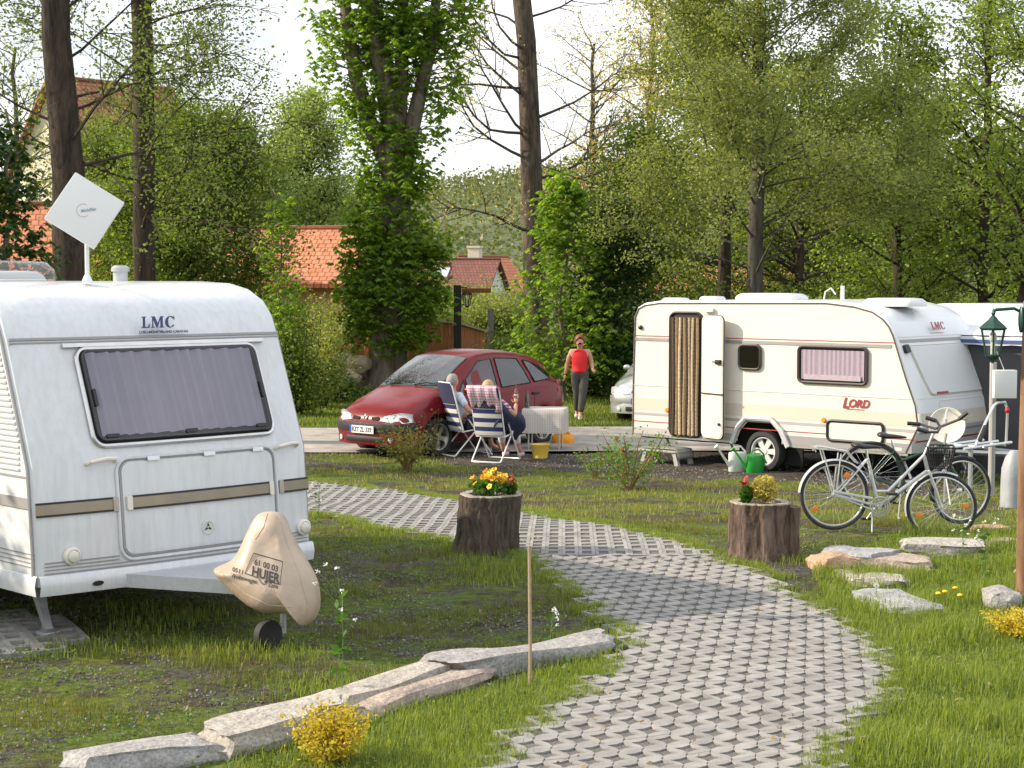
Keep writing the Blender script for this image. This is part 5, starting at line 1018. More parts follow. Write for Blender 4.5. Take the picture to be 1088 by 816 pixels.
def bag(name, label, cat, c, r, m, seed, open_=True):
    rr = random.Random(seed); mb = MB(); rs = []; n = 16
    for i, (z, k) in enumerate(((0, .75), (.08, 1.0), (.35, 1.05), (.65, .9), (.85, .55), (1.0, .62))):
        rs.append([V(r[0] * k * math.cos(2 * PI * j / n) * rr.uniform(.82, 1.12), r[1] * k * math.sin(2 * PI * j / n) * rr.uniform(.82, 1.12), r[2] * z * rr.uniform(.92, 1.06)) for j in range(n)])
    mb.rings(rs, cap=False); mb.f.append(tuple(range(n))); mb.m.append(0); o = mb.build(name, m, None, loc=c, ang=50); return tag(o, label, cat)
pb1 = G(578, 470); bag('plastic_bag', 'crumpled white plastic bag on the ground under the table', 'bag', (pb1.x, pb1.y, -.3), (.22, .16, .30), pm('white_plastic', (.62, .66, .60), .35, var=.15, vscale=12), 4)
pb2 = G(598, 472); bag('cloth_bag', 'orange yellow bag lying on the gravel right of the table', 'bag', (pb2.x, pb2.y, -.3), (.20, .15, .22), pm('orange_cloth', (.75, .32, .02), .7, var=.1, vscale=10), 9)
pb3 = G(574, 487); mb = MB(); mb.lathe([(.001, 0), (.11, 0), (.15, .22), (.155, .225), (.145, .225), (.105, .01), (.001, .01)], 24); bk_ = mb.build('bucket', pm('yellow_plastic', (.80, .58, .10), .4), None, loc=(pb3.x, pb3.y, -.3)); tag(bk_, 'yellow plastic bucket beside the seated woman\'s feet', 'bucket')
mb = MB(); mb.tube([V(.15 * math.cos(t), .02, .21 - .14 * math.sin(t)) for t in [PI * i / 10 for i in range(11)]], .004, 5); mb.build('handle', zinc, bk_)

# ================================================================== BICYCLES
Rx = Matrix.Rotation(PI / 2, 4, 'X')
def bwheel(parent, c, r, rot=0., name='wheel', refl=(), mud=None):
    """c in bicycle plane (x,z); built about its hub, axis along y"""
    Mw = Matrix.Translation(c) @ Matrix.Rotation(rot, 4, 'Z'); mb = MB(); N = 48
    circ = lambda R_, y=0.: [Mw @ V(R_ * math.cos(2 * PI * i / N), y, R_ * math.sin(2 * PI * i / N)) for i in range(N)]
    mb.tube(circ(r - .016), .017, 8, close=True); w_ = mb.build('tyre', tyre_m, parent)
    mb = MB(); mb.tube(circ(r - .040), .011, 6, close=True); mb.build('rim', alu, w_)
    mb = MB(); rr = random.Random(2)
    for i in range(32):
        a = 2 * PI * i / 32; b = a + (.9 if i % 2 else -.9); mb.tube([Mw @ V(.022 * math.cos(b), .025 * (1 if i % 4 < 2 else -1), .022 * math.sin(b)), Mw @ V((r - .05) * math.cos(a), 0, (r - .05) * math.sin(a))], .0008, 3)
    mb.build('spokes', chrome, w_); mb = MB(); mb.tube([Mw @ V(0, -.045, 0), Mw @ V(0, .045, 0)], .022, 10); mb.build('hub', alu, w_)
    for a in refl:
        mb = MB(); p = Mw @ V((r - .11) * math.cos(a), 0, (r - .11) * math.sin(a)); mb.box(-.03, .03, -.010, .010, -.026, .026, Matrix.Translation(p) @ Matrix.Rotation(rot, 4, 'Z') @ Matrix.Rotation(-a, 4, 'Y')); mb.build('spoke_reflector', orange_m, w_, bevel=.006)
    if mud:
        m_, a0, a1 = mud; mb = MB(); rs = []
        for i in range(22):
            a = math.radians(a0 + (a1 - a0) * i / 21); R_ = r + .018
            rs.append([Mw @ V((R_ + dr) * math.cos(a), y, (R_ + dr) * math.sin(a)) for y, dr in ((-.026, -.014), (-.016, 0), (.016, 0), (.026, -.014), (.016, -.003), (-.016, -.003))])
        mb.rings(rs); mb.build('mudguard', m_, w_)
    return w_
def bicycle(name, label, loc, rz, fm, P, rad=.345, steer=0., rack=True, basket=True, chaincase=True, mud=None, stand=True, lean=0.):
    """P: points of the frame in the plane of the bicycle (x forward, z up)"""
    b = thing(name, label, 'bicycle', loc, rz, 'parked bicycles'); b.rotation_euler.x = lean
    q = lambda k, y=0.: V(P[k][0], y, P[k][1])
    bwheel(b, q('rh'), rad, 0, refl=P.get('rr', ()), mud=(mud, 20, 175) if mud else None)
    bwheel(b, q('fh'), rad, steer, refl=P.get('fr', ()), mud=(mud, 65, 195) if mud else None)
    mb = MB(); mb.tube([q('bb'), q('st')], .017, 10); mb.tube([q('ht'), q('ht').lerp(q('seatj'), .35), q('seatj')] if 'top' not in P else [q(k) for k in P['top']], .016, 10); mb.tube([q('hb'), q('hb').lerp(q('bb'), .5), q('bb')], .019, 10); mb.tube([q('ht'), q('hb')], .021, 10)
    for s in (-1, 1):
        mb.tube([q('rh', .06 * s), q('bb', .04 * s)], .010, 8); mb.tube([q('rh', .06 * s), q('st', .02 * s)], .009, 8)
    mb.tube([q('bb', -.05), q('bb', .05)], .024, 10); mb.build('frame', fm, b)
    mb = MB(); Ms = Matrix.Translation(q('fh')) @ Matrix.Rotation(steer, 4, 'Z') @ Matrix.Translation(-q('fh'))
    for s in (-1, 1): mb.tube([Ms @ q('fh', .05 * s), Ms @ (q('fh', .05 * s).lerp(q('hb', .045 * s), .4) + V(.012, 0, 0)), q('hb', .04 * s), q('hb')], [.009, .011, .014, .016], 8)
    mb.build('fork', fm, b)
    mb = MB(); mb.tube([q('st'), q('sd')], .013, 8); mb.build('seat_post', chrome, b)
    mb = MB(); sx, sz = P['sd']; rs = []
    for t, w_, h in ((-.152, .03, .008), (-.14, .075, .022), (-.10, .105, .034), (-.04, .085, .030), (.03, .045, .024), (.10, .027, .018), (.14, .020, .013), (.152, .008, .005)):
        rs.append([V(sx + t, w_ * math.cos(a), sz + .035 + (.016 if t < -.07 else 0) - .06 * max(0, t) + h * max(-.75, math.sin(a))) for a in [2 * PI * i / 12 for i in range(12)]])
    mb.rings(rs); sd_ = mb.build('saddle', black_m, b, ang=70)
    if 'bar' in P:
        mb = MB(); mb.tube([q('ht'), q('stem')], .013, 8); mb.build('stem', alu, b)
        g_ = P['bar']; mb = MB(); L_ = [Ms.to_3x3() @ V(x, y, 0) + V(0, 0, z) for x, y, z in g_]; mb.tube(L_, .014, 8); hb = mb.build('handlebar', black_m, b)
        for s in (0, -1):
            a, c_ = (L_[0], L_[1]) if s == 0 else (L_[-1], L_[-2]); mb = MB(); mb.tube([a, a.lerp(c_, .95)], .021, 8); mb.build('grip', black_m, hb)
            mb = MB(); mb.tube([a.lerp(c_, 1.0), a.lerp(c_, .5) + V(.05, 0, -.03), a + V(.05, 0, -.03)], .005, 5); mb.build('brake_lever', alu, hb)
    if chaincase:
        mb = MB(); bx, bz = P['bb']
        for R_ in (.098, .075, .052): mb.tube([V(bx + R_ * math.cos(t), -.055, bz + R_ * math.sin(t)) for t in [2 * PI * i / 28 for i in range(28)]], .008, 6, close=True)
        mb.build('chain_ring', alu, b)
        mb = MB(); rx, rz_ = P['rh']; mb.tube([V(rx - .02, -.062, rz_ + .045), V(bx - .08, -.062, bz + .085)], .014, 6); mb.tube([V(rx - .02, -.062, rz_ + .02), V(bx - .1, -.062, bz + .03)], .012, 6); mb.tube([V(rx + .05, -.062, rz_ - .01), V(bx - .1, -.062, bz - .02)], .010, 6); mb.build('chain_guard', fm, b)
    bx, bz = P['bb']
    for s, a in ((-1, .95), (1, .95 + PI)):
        e_ = V(bx + .17 * math.cos(a), s * .075, bz + .17 * math.sin(a)); mb = MB(); mb.tube([V(bx, s * .06, bz), e_], .010, 6); cr_ = mb.build('crank', alu, b); mb = MB(); mb.box(e_.x - .045, e_.x + .045, e_.y + (.0 if s > 0 else -.09), e_.y + (.09 if s > 0 else 0), e_.z - .012, e_.z + .012); mb.build('pedal', black_m, cr_)
    if rack:
        mb = MB(); rx, rz_ = P['rh']; zt = rz_ + rad + .075
        for s in (-1, 1):
            mb.tube([V(rx - .20, .055 * s, zt + .02), V(rx - .22, .055 * s, zt + .06), V(rx - .15, .055 * s, zt + .07), V(rx + .12, .06 * s, zt + .02), V(rx + .22, .05 * s, zt - .10)], .007, 6); mb.tube([V(rx, .06 * s, rz_), V(rx - .14, .06 * s, zt + .05)], .007, 6); mb.tube([V(rx, .06 * s, rz_), V(rx + .05, .06 * s, zt)], .007, 6)
        mb.tube([V(rx - .12, 0, zt + .06), V(rx + .15, 0, zt)], .006, 6)
        for k in range(4): mb.tube([V(rx - .18 + k * .09, -.06, zt + .06 - k * .012), V(rx - .18 + k * .09, .06, zt + .06 - k * .012)], .006, 6)
        mb.build('luggage_rack', fm, b)
    if basket:
        mb = MB(); B = Matrix.Translation(V(*P['bk'])) @ Matrix.Rotation(steer, 4, 'Z'); 
        for z, w_, d_ in ((0, .11, .09), (.06, .12, .10), (.12, .135, .11), (.18, .15, .125), (.21, .16, .135)): mb.tube([B @ V(x * d_, y * w_, z) for x, y in ((-1, -1), (1, -1), (1, 1), (-1, 1))], .0045 if z < .2 else .008, 5, close=True)
        for i in range(11):
            t = -1 + i * .2
            for s in (-1, 1): mb.tube([B @ V(t * .09, s * .11, 0), B @ V(t * .135, s * .16, .21)], .0035, 4); mb.tube([B @ V(s * .09, t * .11, 0), B @ V(s * .135, t * .16, .21)], .0035, 4)
            mb.tube([B @ V(t * .09, -.11, 0), B @ V(t * .09, .11, 0)], .0035, 4)
        mb.build('wire_basket', black_m, b)
    if stand: mb = MB(); mb.tube([V(bx - .06, .02, bz - .02), V(bx - .08, -.06, bz - .28)], .008, 6); mb.tube([V(bx - .08, -.06, bz - .28), V(bx - .06, -.09, bz - .285)], .012, 6); mb.build('kickstand', alu, b)
    return b
def B(px, py): return ((px - 886) / 107., (560 - py) / 107.)
bo_ = at(886, 560, 17.2)
P = dict(rh=B(886, 526), fh=B(1002, 540), bb=B(934, 538), st=B(921.5, 487), sd=B(920, 478), seatj=B(930, 523), ht=B(982, 484), hb=B(986.5, 500), stem=B(993, 458), rr=(1.0, 3.75), fr=(3.5, .1), bk=(B(1004, 497)[0] - .04, 0, B(1004, 497)[1]))
P['top'] = ['ht', 'tm', 'tj']; P['tm'] = B(944, 522); P['tj'] = B(931, 522)
sx, sz = B(993, 455)
P['bar'] = [(sx - .22, -.26, sz + .03), (sx - .12, -.25, sz + .0), (sx - .02, -.12, sz - .01), (sx, 0, sz), (sx + .03, .12, sz + .02), (sx + .0, .25, sz + .07), (sx - .10, .28, sz + .10)]
bicycle('bicycle', 'silver step-through bicycle with a black front basket and rear luggage rack', bo_, math.radians(3), pm('bike_silver', (.62, .63, .64), .3, .3), P, steer=math.radians(-12), mud=pm('bike_silver', (.62, .63, .64), .3, .3))
b2 = at(915, 540, 18.1); Bq = lambda px, py: ((px - 915) / 102., (540 - py) / 102.)
P = dict(rh=Bq(925, 505), fh=Bq(1018, 518), bb=Bq(962, 520), st=Bq(949, 478), sd=Bq(946, 466), seatj=Bq(952, 490), ht=Bq(1000, 470), hb=Bq(1004, 488), stem=Bq(1002, 458), rr=(), fr=(), bk=(0, 0, 0))
sx, sz = Bq(1002, 458); P['bar'] = [(sx + .20, -.30, sz + .20), (sx + .13, -.24, sz + .12), (sx, 0, sz + .01), (sx - .05, .22, sz + .04), (sx - .18, .27, sz + .05)]
bicycle('bicycle', 'dark green bicycle parked behind the silver one', b2, math.radians(-14), pm('bike_green', (.02, .06, .04), .3, .2), P, steer=math.radians(30), basket=False, rack=False, chaincase=False, mud=black_m)

# ================================================================== STUMPS AND POTTED PLANTS
stump_b1 = barkmat('stump_bark', (.035, .028, .022), (.17, .135, .105), 7, .06)
stump_b2 = barkmat('stump_bark_red', (.06, .04, .03), (.26, .19, .15), 7, .06)
cutw = pm('cut_wood', (.30, .26, .21), .9, var=.3, vscale=10, bump=.01, bscale=30)
soilm = pm('potting_soil', (.03, .022, .015), .95, bump=.02, bscale=30)
def stump(name, label, loc, r, h, seed, bark, lean=0., slab=False):
    rr = random.Random(seed); mb = MB(); n = 72; ph = [rr.uniform(0, 6) for _ in range(8)]
    def R_(a, z): return r * (1 + .05 * math.sin(3 * a + ph[0]) + .035 * math.sin(7 * a + ph[1] + z * 3) + .022 * math.sin(19 * a + ph[2] + 5 * z) + .02 * math.sin(31 * a + ph[3] + 9 * math.sin(z * 6)) + .12 * max(0, 1 - z / h * 2.2) ** 2)
    zs = [h * i / 14 for i in range(15)]; rs = [[V(R_(2 * PI * j / n, z) * math.cos(2 * PI * j / n) + lean * z, R_(2 * PI * j / n, z) * math.sin(2 * PI * j / n), z) for j in range(n)] for z in zs]
    mb.rings(rs, cap=False); o = mb.build(name, bark, None, loc=loc); tag(o, label, 'tree stump', 'hollow stump planters')
    mb = MB(); rs = [[V(R_(2 * PI * j / n, h) * k * math.cos(2 * PI * j / n) + lean * h, R_(2 * PI * j / n, h) * k * math.sin(2 * PI * j / n), h + dz) for j in range(n)] for k, dz in ((1.0, -.002), (.97, .012), (.72, .008), (.68, -.03))]
    mb.rings(rs, cap=False); mb.build('cut_top', cutw, o)
    mb = MB(); mb.add([V(.70 * r * math.cos(2 * PI * j / 24) + lean * h, .70 * r * math.sin(2 * PI * j / 24), h - .025 + rr.uniform(-.01, .01)) for j in range(24)] + [V(lean * h, 0, h - .01)], [(j, (j + 1) % 24, 24) for j in range(24)]); mb.build('soil', soilm, o)
    if slab: mb = MB(); mb.rings([[V(r * 1.02 + .07 * math.cos(t) * (1 + .1 * math.sin(z * 20 + t * 3)) + .03 * z, -.05 + .13 * math.sin(t), z) for t in [2 * PI * i / 16 for i in range(16)]] for z in (0, .1, .2, .3, .4, h - .03)]); mb.build('split_slab', bark, o)
    return o
s1 = G(514, 592); s1.y += .30; s2 = G(812, 598); s2.y += .28
st1 = stump('tree_stump', 'dark hollow tree stump planted with yellow pansies, on the left of the path', (s1.x, s1.y, -.02), .285, .56, 3, stump_b1, .10)
st2 = stump('tree_stump', 'reddish brown hollow tree stump with a split slab, on the right of the path', (s2.x, s2.y, -.02), .265, .53, 5, stump_b2, .0, True)
def orient(n_, d, u):
    return d, u
def leafcloud(name, C_, size, mat, parent=None, aspect=.55, droop=0., upb=.3, loc=None, smooth=False, jit=.3):
    """many small pointed leaves, one at each centre"""
    N = len(C_); d = RNG.normal(0, 1, (N, 3)); d[:, 2] = d[:, 2] * .6 - droop; d /= np.linalg.norm(d, axis=1)[:, None]
    u = RNG.normal(0, 1, (N, 3)); u[:, 2] += upb; s = np.cross(d, u); s /= np.linalg.norm(s, axis=1)[:, None] + 1e-9
    L = (size * RNG.uniform(1 - jit, 1 + jit, N))[:, None]; W = L * aspect * .5
    v = np.stack([C_ - d * L * .5, C_ + s * W, C_ + d * L * .5, C_ - s * W], 1).reshape(-1, 3)
    o = npmesh(name, v, 4, N, mat, parent)
    if loc is not None: o.location = loc
    return o
def blob(n, c, r, shell=.5):
    p = RNG.normal(0, 1, (n, 3)); p /= np.linalg.norm(p, axis=1)[:, None]; return np.array(c) + p * np.array(r) * (RNG.uniform(0, 1, n) ** shell)[:, None]
green_leaf = leafmat('green_leaf', (.03, .09, .01), (.09, .20, .025))
def flowers(parent_name, label, cat, loc, r, n, petal, heart, seed, h=.10):
    rr = random.Random(seed); root = thing(parent_name, label, cat, loc); leafcloud('foliage', blob(420, (0, 0, h * .45), (r, r, h * .5)), .05, green_leaf, root)
    for i in range(n):
        a = rr.uniform(0, 2 * PI); q = r * math.sqrt(rr.random()); c = V(q * math.cos(a), q * math.sin(a) * .9, h * (.75 + .5 * rr.random()) * (1.2 - .5 * (q / r) ** 2)); mb = MB(); R_ = rr.uniform(.02, .03)
        Mf = Matrix.Translation(c) @ Matrix.Rotation(rr.uniform(0, 6), 4, 'Z') @ Matrix.Rotation(rr.uniform(.5, 1.2), 4, 'Y') @ Matrix.Rotation(rr.uniform(0, 6), 4, 'Z')
        for k in range(5):
            t = 2 * PI * k / 5; mb.add([Mf @ V(0, 0, 0)] + [Mf @ V(R_ * math.cos(t + d) * m, R_ * math.sin(t + d) * m, .006 * m) for d, m in ((-.6, .8), (-.3, 1.15), (.3, 1.15), (.6, .8))], [(0, 1, 2, 3, 4)])
        m_ = petal[rr.randrange(len(petal))] if not isinstance(petal, type(None)) else petal; f = mb.build('flower', m_, root, smooth=False)
        mb = MB(); mb.ellipsoid(Mf @ V(0, 0, .004), (.006, .006, .006), 6, 4); mb.build('heart', heart, f)
    return root
yel = pm('yellow_petal', (.90, .52, .01), .6); yel2 = pm('deep_yellow_petal', (.85, .38, .01), .6); brn = pm('rust_petal', (.22, .04, .01), .6); redp = pm('red_petal', (.35, .01, .01), .6)
flowers('pansies', 'cluster of yellow pansies growing in the top of the dark stump', 'flowers', (s1.x + .04, s1.y, .54), .19, 46, [yel, yel, yel, yel2], brn, 4, .16)
flowers('pansies', 'few rust brown pansies at the right edge of the yellow ones', 'flowers', (s1.x + .24, s1.y - .05, .55), .07, 9, [brn], yel, 6, .12)
yl_leaf = leafmat('golden_leaf', (.35, .30, .06), (.55, .48, .12), .3)
hp = thing('heather', 'small pale golden shrublet growing in the reddish stump', 'plant', (s2.x + .04, s2.y, .50)); leafcloud('foliage', blob(1500, (0, 0, .13), (.14, .13, .13), .6), .03, yl_leaf, hp)
mb = MB(); rr = random.Random(1)
for i in range(14): a = rr.uniform(0, 6.3); mb.tube([V(0, 0, 0), V(.06 * math.cos(a), .06 * math.sin(a), .1), V(.11 * math.cos(a), .11 * math.sin(a), .2)], .003, 4)
mb.build('twigs', wood_raw, hp)
flowers('geranium', 'small dark red flower beside the golden shrublet in the reddish stump', 'flowers', (s2.x - .13, s2.y - .03, .51), .055, 9, [redp], redp, 8, .17)

# ================================================================== STONES
def rockmat(name, c1, c2):
    m = pm(name, c1, .92, var=.25, vscale=7, bump=.03, bscale=16)
    nt = m.node_tree; b = nt.nodes['Principled BSDF']; src = b.inputs['Base Color'].links[0].from_socket; tc = nt.nodes.new('ShaderNodeTexCoord'); n = nt.nodes.new('ShaderNodeTexNoise'); n.inputs['Scale'].default_value = 55; n.inputs['Detail'].default_value = 10; n.inputs['Roughness'].default_value = .8
    lk(nt, tc.outputs['Object'], n.inputs['Vector']); r = nt.nodes.new('ShaderNodeMapRange'); r.inputs['From Min'].default_value = .35; r.inputs['From Max'].default_value = .65; r.inputs['To Min'].default_value = .55; r.inputs['To Max'].default_value = 1.35; lk(nt, n.outputs['Fac'], r.inputs['Value'])
    s = nt.nodes.new('ShaderNodeVectorMath'); s.operation = 'SCALE'; lk(nt, src, s.inputs[0]); lk(nt, r.outputs['Result'], s.inputs['Scale']); lk(nt, s.outputs['Vector'], b.inputs['Base Color']); return m
granite = rockmat('granite', (.30, .29, .28), 0); granite_w = rockmat('white_rock', (.37, .34, .30), 0); sandst = rockmat('sandstone', (.42, .28, .18), 0); greyst = rockmat('grey_rock', (.30, .30, .31), 0); gneiss = rockmat('gneiss', (.36, .29, .24), 0)
from mathutils import noise as mno
def stone(label, px0, px1, depth, h, m, seed, sink=.03, group='border stones', flat=.55, wob=.25):
    """long rough stone lying between two picture points on the ground"""
    a = G(*px0); b = G(*px1); c = (a + b) / 2; d = b - a; L_ = Vector((d.x, d.y, 0)).length; rz = math.atan2(d.y, d.x)
    bm = bmesh.new(); bmesh.ops.create_cube(bm, size=1); bmesh.ops.subdivide_edges(bm, edges=bm.edges, cuts=7, use_grid_fill=True)
    off = V(seed * 3.1, seed * 1.7, seed * .9)
    for v in bm.verts:
        p = v.co.copy(); sp = p.normalized() * .60; q = p.lerp(sp, .30 if L_ > .5 else .55); n = mno.noise_vector(p * 1.6 + off) * wob + mno.noise_vector(p * 5 + off) * wob * .28 + mno.noise_vector(p * 13 + off) * .03
        q += n * .6; v.co = V(q.x * L_ * 1.02, q.y * depth * (1.15 if L_ > 1 else 1.4) * (1 + (.22 if L_ > 1 else .08) * math.sin(p.x * 7 + seed)), q.z * h * (1 + (.2 if L_ > 1 else .06) * math.sin(p.x * 5 + seed * 2)))
    me = bpy.data.meshes.new('stone'); bm.to_mesh(me); bm.free(); me.materials.append(m); me.polygons.foreach_set('use_smooth', [True] * len(me.polygons)); me.set_sharp_from_angle(angle=math.radians(28))
    o = bpy.data.objects.new('stone', me); COL.objects.link(o); o.location = (c.x, c.y, terr(c.x, c.y) + h * .5 - sink); o.rotation_euler = (0, 0, rz); return tag(o, label, 'stone', group)
stone('long pale kerb stone cut off by the lower edge at the left', (70, 822), (232, 800), .20, .13, granite, 1)
stone('broad pale brown boulder slab behind the yellow bush', (215, 805), (352, 768), .27, .18, granite_w, 2, wob=.3)
stone('long pinkish slab, rear one of the two parallel slabs', (345, 755), (490, 710), .20, .11, granite_w, 3)
stone('narrow pinkish slab, front one of the two parallel slabs', (375, 768), (505, 722), .13, .11, gneiss, 4)
stone('grey flat kerb stone behind the thin wooden stick', (470, 718), (640, 690), .26, .14, granite, 5)
for lab, a, b, d, h, m, sd_ in (('reddish brown boulder, leftmost of the stones by the bicycles', (866, 608), (905, 606), .25, .18, sandst, 11), ('grey slab just right of the reddish boulder', (885, 597), (945, 604), .30, .17, greyst, 12),
        ('long banded slab with painted marks below the front wheel', (905, 603), (990, 606), .24, .14, gneiss, 13), ('large pale slab under the front wheel of the silver bicycle', (958, 590), (1045, 590), .34, .16, granite_w, 14),
        ('smooth white rock in front of the banded slab', (914, 621), (962, 621), .22, .11, granite_w, 15), ('small white rock left of the smooth white rock', (895, 612), (918, 624), .12, .09, granite_w, 16),
        ('flat grey slab sunk into the tall grass', (926, 634), (976, 652), .30, .10, greyst, 17), ('small brown rock at the far right near the pale slab', (1040, 582), (1078, 579), .16, .10, gneiss, 18),
        ('round whitish rock at the foot of the wooden post', (1048, 645), (1082, 643), .22, .16, granite, 19), ('low brown rock far behind the pale slab', (1028, 566), (1072, 564), .16, .09, sandst, 20)):
    stone(lab, a, b, d, h, m, sd_, group='stones in the grass by the bicycles')

# ================================================================== WEEDS AND SHRUBS
stem_m = pm('green_stem', (.10, .18, .05), .7); wpet = pm('white_petal', (.75, .75, .72), .6)
def weed(label, px, py, h, seed, nb=5, leaf=.06, white=True, name='flowering_weed', loc=None, cat='weed', group='flowering weeds'):
    p = loc or G(px, py); root = thing(name, label, cat, (p.x, p.y, p.z), 0, group); rr = random.Random(seed); mb = MB(); C_ = []; tips = []
    top = V(rr.uniform(-.03, .03), 0, h); mb.tube([V(0, 0, 0), V(.01, .01, h * .5), top], [.005, .004, .002], 5); tips.append(top)
    for i in range(nb):
        z = h * (.45 + .5 * i / nb); a = rr.uniform(0, 6.3); e_ = V(.16 * h * math.cos(a) * 1.2, .16 * h * math.sin(a), z + h * .18); mb.tube([V(.008, 0, z), e_], .002, 4); tips.append(e_)
    for i in range(int(h * 42)): z = h * rr.uniform(.03, .85); a = rr.uniform(0, 6.3); C_.append((.03 * math.cos(a) * (1.6 - z / h), .03 * math.sin(a), z))
    mb.build('stem', stem_m, root); leafcloud('leaves', np.array(C_), leaf, green_leaf, root, .5)
    if white:
        mb = MB(); mb2 = []
        for t in tips:
            pts = blob(9, t, (.018, .018, .014)); mb2.append(pts)
        leafcloud('blossom', np.concatenate(mb2), .014, wpet, root, 1.0)
    return root
weed('tall white flowering weed in front of the weather cover', 363, 742, .80, 1, 6, .07)
weed('thin white flowering weed right of the wooden stick', 584, 690, .28, 2, 4, .04)
weed('white flowering weed with broad pale leaves below the front bicycle wheel', 1046, 618, .50, 3, 6, .07)
weed('small white weed growing against the pale slab', 1022, 600, .42, 4, 5, .05)
weed('small leafy weed on the kerb end next to the path', 600, 718, .14, 5, 3, .05, False)
weed('scraggly pale weed beside the left caravan corner', 338, 560, .45, 6, 5, .05)
for lab, px, py in (('yellow dandelion, highest of those in the grass right of the flat slab', 1014, 628), ('yellow dandelion left of the highest one', 1003, 632), ('yellow dandelion low in the grass', 1019, 636), ('dandelion at the left end of the dandelion row', 996, 634)):
    p = G(px, py + 12); r_ = thing('dandelion', lab, 'flower', p, 0, 'dandelions'); mb = MB(); mb.tube([V(0, 0, 0), V(.005, 0, .11)], .0025, 5); mb.build('stem', stem_m, r_); mb = MB(); mb.ellipsoid((.005, 0, .115), (.022, .022, .012), 12, 6); mb.build('flower_head', yel, r_)
p = G(931, 640); r_ = thing('dandelion_clock', 'white dandelion clock in the grass left of the flat grey slab', 'flower', p); mb = MB(); mb.tube([V(0, 0, 0), V(0, 0, .12)], .0025, 5); mb.build('stem', stem_m, r_); leafcloud('seed_head', blob(260, (0, 0, .135), (.022, .022, .022), .2), .008, wpet, r_, .3)
# clover, plantain and dead leaves between the grass
p = scatter(15000, -5, 7, 8, 17.5); p = p[~onpath(p) & (vn(p[:, 0], p[:, 1], 1.9, 11) > .5)]; c = clump(p, 26000, .05); c = c[~onpath(c)]; z = np.array([terr(a, b) for a, b in c]) + RNG.uniform(.008, .045, len(c))
tag(leafcloud('ground_cover', np.column_stack([c, z]), .022, leafmat('clover_leaf', (.05, .11, .02), (.16, .24, .05), .4), None, .8, upb=2.5), kind='stuff')
p = scatter(1500, -6, 7, 8, 18); z = np.array([terr(a, b) for a, b in p]) + .028; tag(leafcloud('dead_leaves', np.column_stack([p, z]), .035, leafmat('dead_leaf', (.16, .10, .05), (.34, .24, .12), .2), None, .6, upb=3), kind='stuff')
# wooden stick
p = G(563, 728); mb = MB(); mb.tube([V(0, 0, -.1), V(.002, 0, .25), V(-.004, 0, .88)], .0105, 8); o = mb.build('wooden_stick', pm('cane', (.34, .25, .16), .7, var=.2, vscale=20), None, loc=p); tag(o, 'thin wooden stick stuck upright in the grass by the kerb end', 'stick')
def shrub(name, label, loc, r, h, nst, leaves, lsize, lm, seed, stemm=None, dens=.5, cat='shrub', group=None, zmin=.2, aspect=.55, up=1.):
    root = thing(name, label, cat, loc, 0, group); rr = random.Random(seed); mb = MB(); C_ = []
    per = max(1, leaves // nst)
    for i in range(nst):
        a = 2 * PI * i / nst + rr.uniform(-.4, .4); q = r * rr.uniform(.25, 1); hh = h * rr.uniform(.65, 1) * (1 - .25 * (q / r) ** 2)
        pts = [V(.05 * r * math.cos(a), .05 * r * math.sin(a), 0)]; 
        for k in range(1, 6):
            t = k / 5; pts.append(V(q * math.cos(a) * t ** up + rr.uniform(-.04, .04) * r, q * math.sin(a) * t ** up + rr.uniform(-.04, .04) * r, hh * t))
        mb.tube(pts, [.012 * h * (1 - k / 6.5) + .002 for k in range(6)], 5)
        segs = np.array([tuple(p_) for p_ in pts]); 
        k = RNG.uniform(zmin * 5, 5, per); i0 = np.minimum(k.astype(int), 4); f = (k - i0)[:, None]; c = segs[i0] * (1 - f) + segs[i0 + 1] * f; C_.append(c + RNG.normal(0, 1, (per, 3)) * np.array([r, r, h * .5]) * (.16 * dens * 2))
    mb.build('stems', stemm or wood_raw, root); leafcloud('foliage', np.concatenate(C_), lsize, lm, root, aspect); return root
gold = leafmat('golden_spirea', (.38, .30, .02), (.62, .50, .06), .35)
p = G(352, 812); shrub('golden_bush', 'round golden yellow bush in front of the boulder slab', p, .22, .34, 26, 3000, .026, gold, 1, group='golden bushes', cat='bush')
p = G(1078, 678); shrub('golden_bush', 'golden yellow bush at the right edge below the wooden post', V(p.x + .05, p.y, p.z), .24, .24, 26, 2800, .026, gold, 2, group='golden bushes', cat='bush')
lt_leaf = leafmat('shrub_leaf', (.10, .14, .03), (.28, .26, .08), .45); fresh = leafmat('fresh_leaf', (.05, .14, .015), (.15, .30, .04), .5)
p = G(432, 500); shrub('shrub', 'loose yellowish green shrub in front of the red car bumper', p, .55, .80, 16, 1300, .05, lt_leaf, 3, group='young shrubs on the verge')
p = G(470, 478); shrub('shrub', 'thin upright shrub in front of the red car wheel', V(p.x - .1, p.y - 1, p.z), .25, .75, 6, 160, .05, lt_leaf, 4, group='young shrubs on the verge')
p = G(668, 520); shrub('shrub', 'twiggy shrub with fresh leaves left of the cream caravan step', p, .62, .95, 14, 900, .05, fresh, 5, group='young shrubs on the verge')
p = G(632, 508); shrub('shrub', 'small twiggy shrub between the orange bag and the large twiggy shrub', p, .35, .55, 8, 260, .045, fresh, 6, group='young shrubs on the verge')
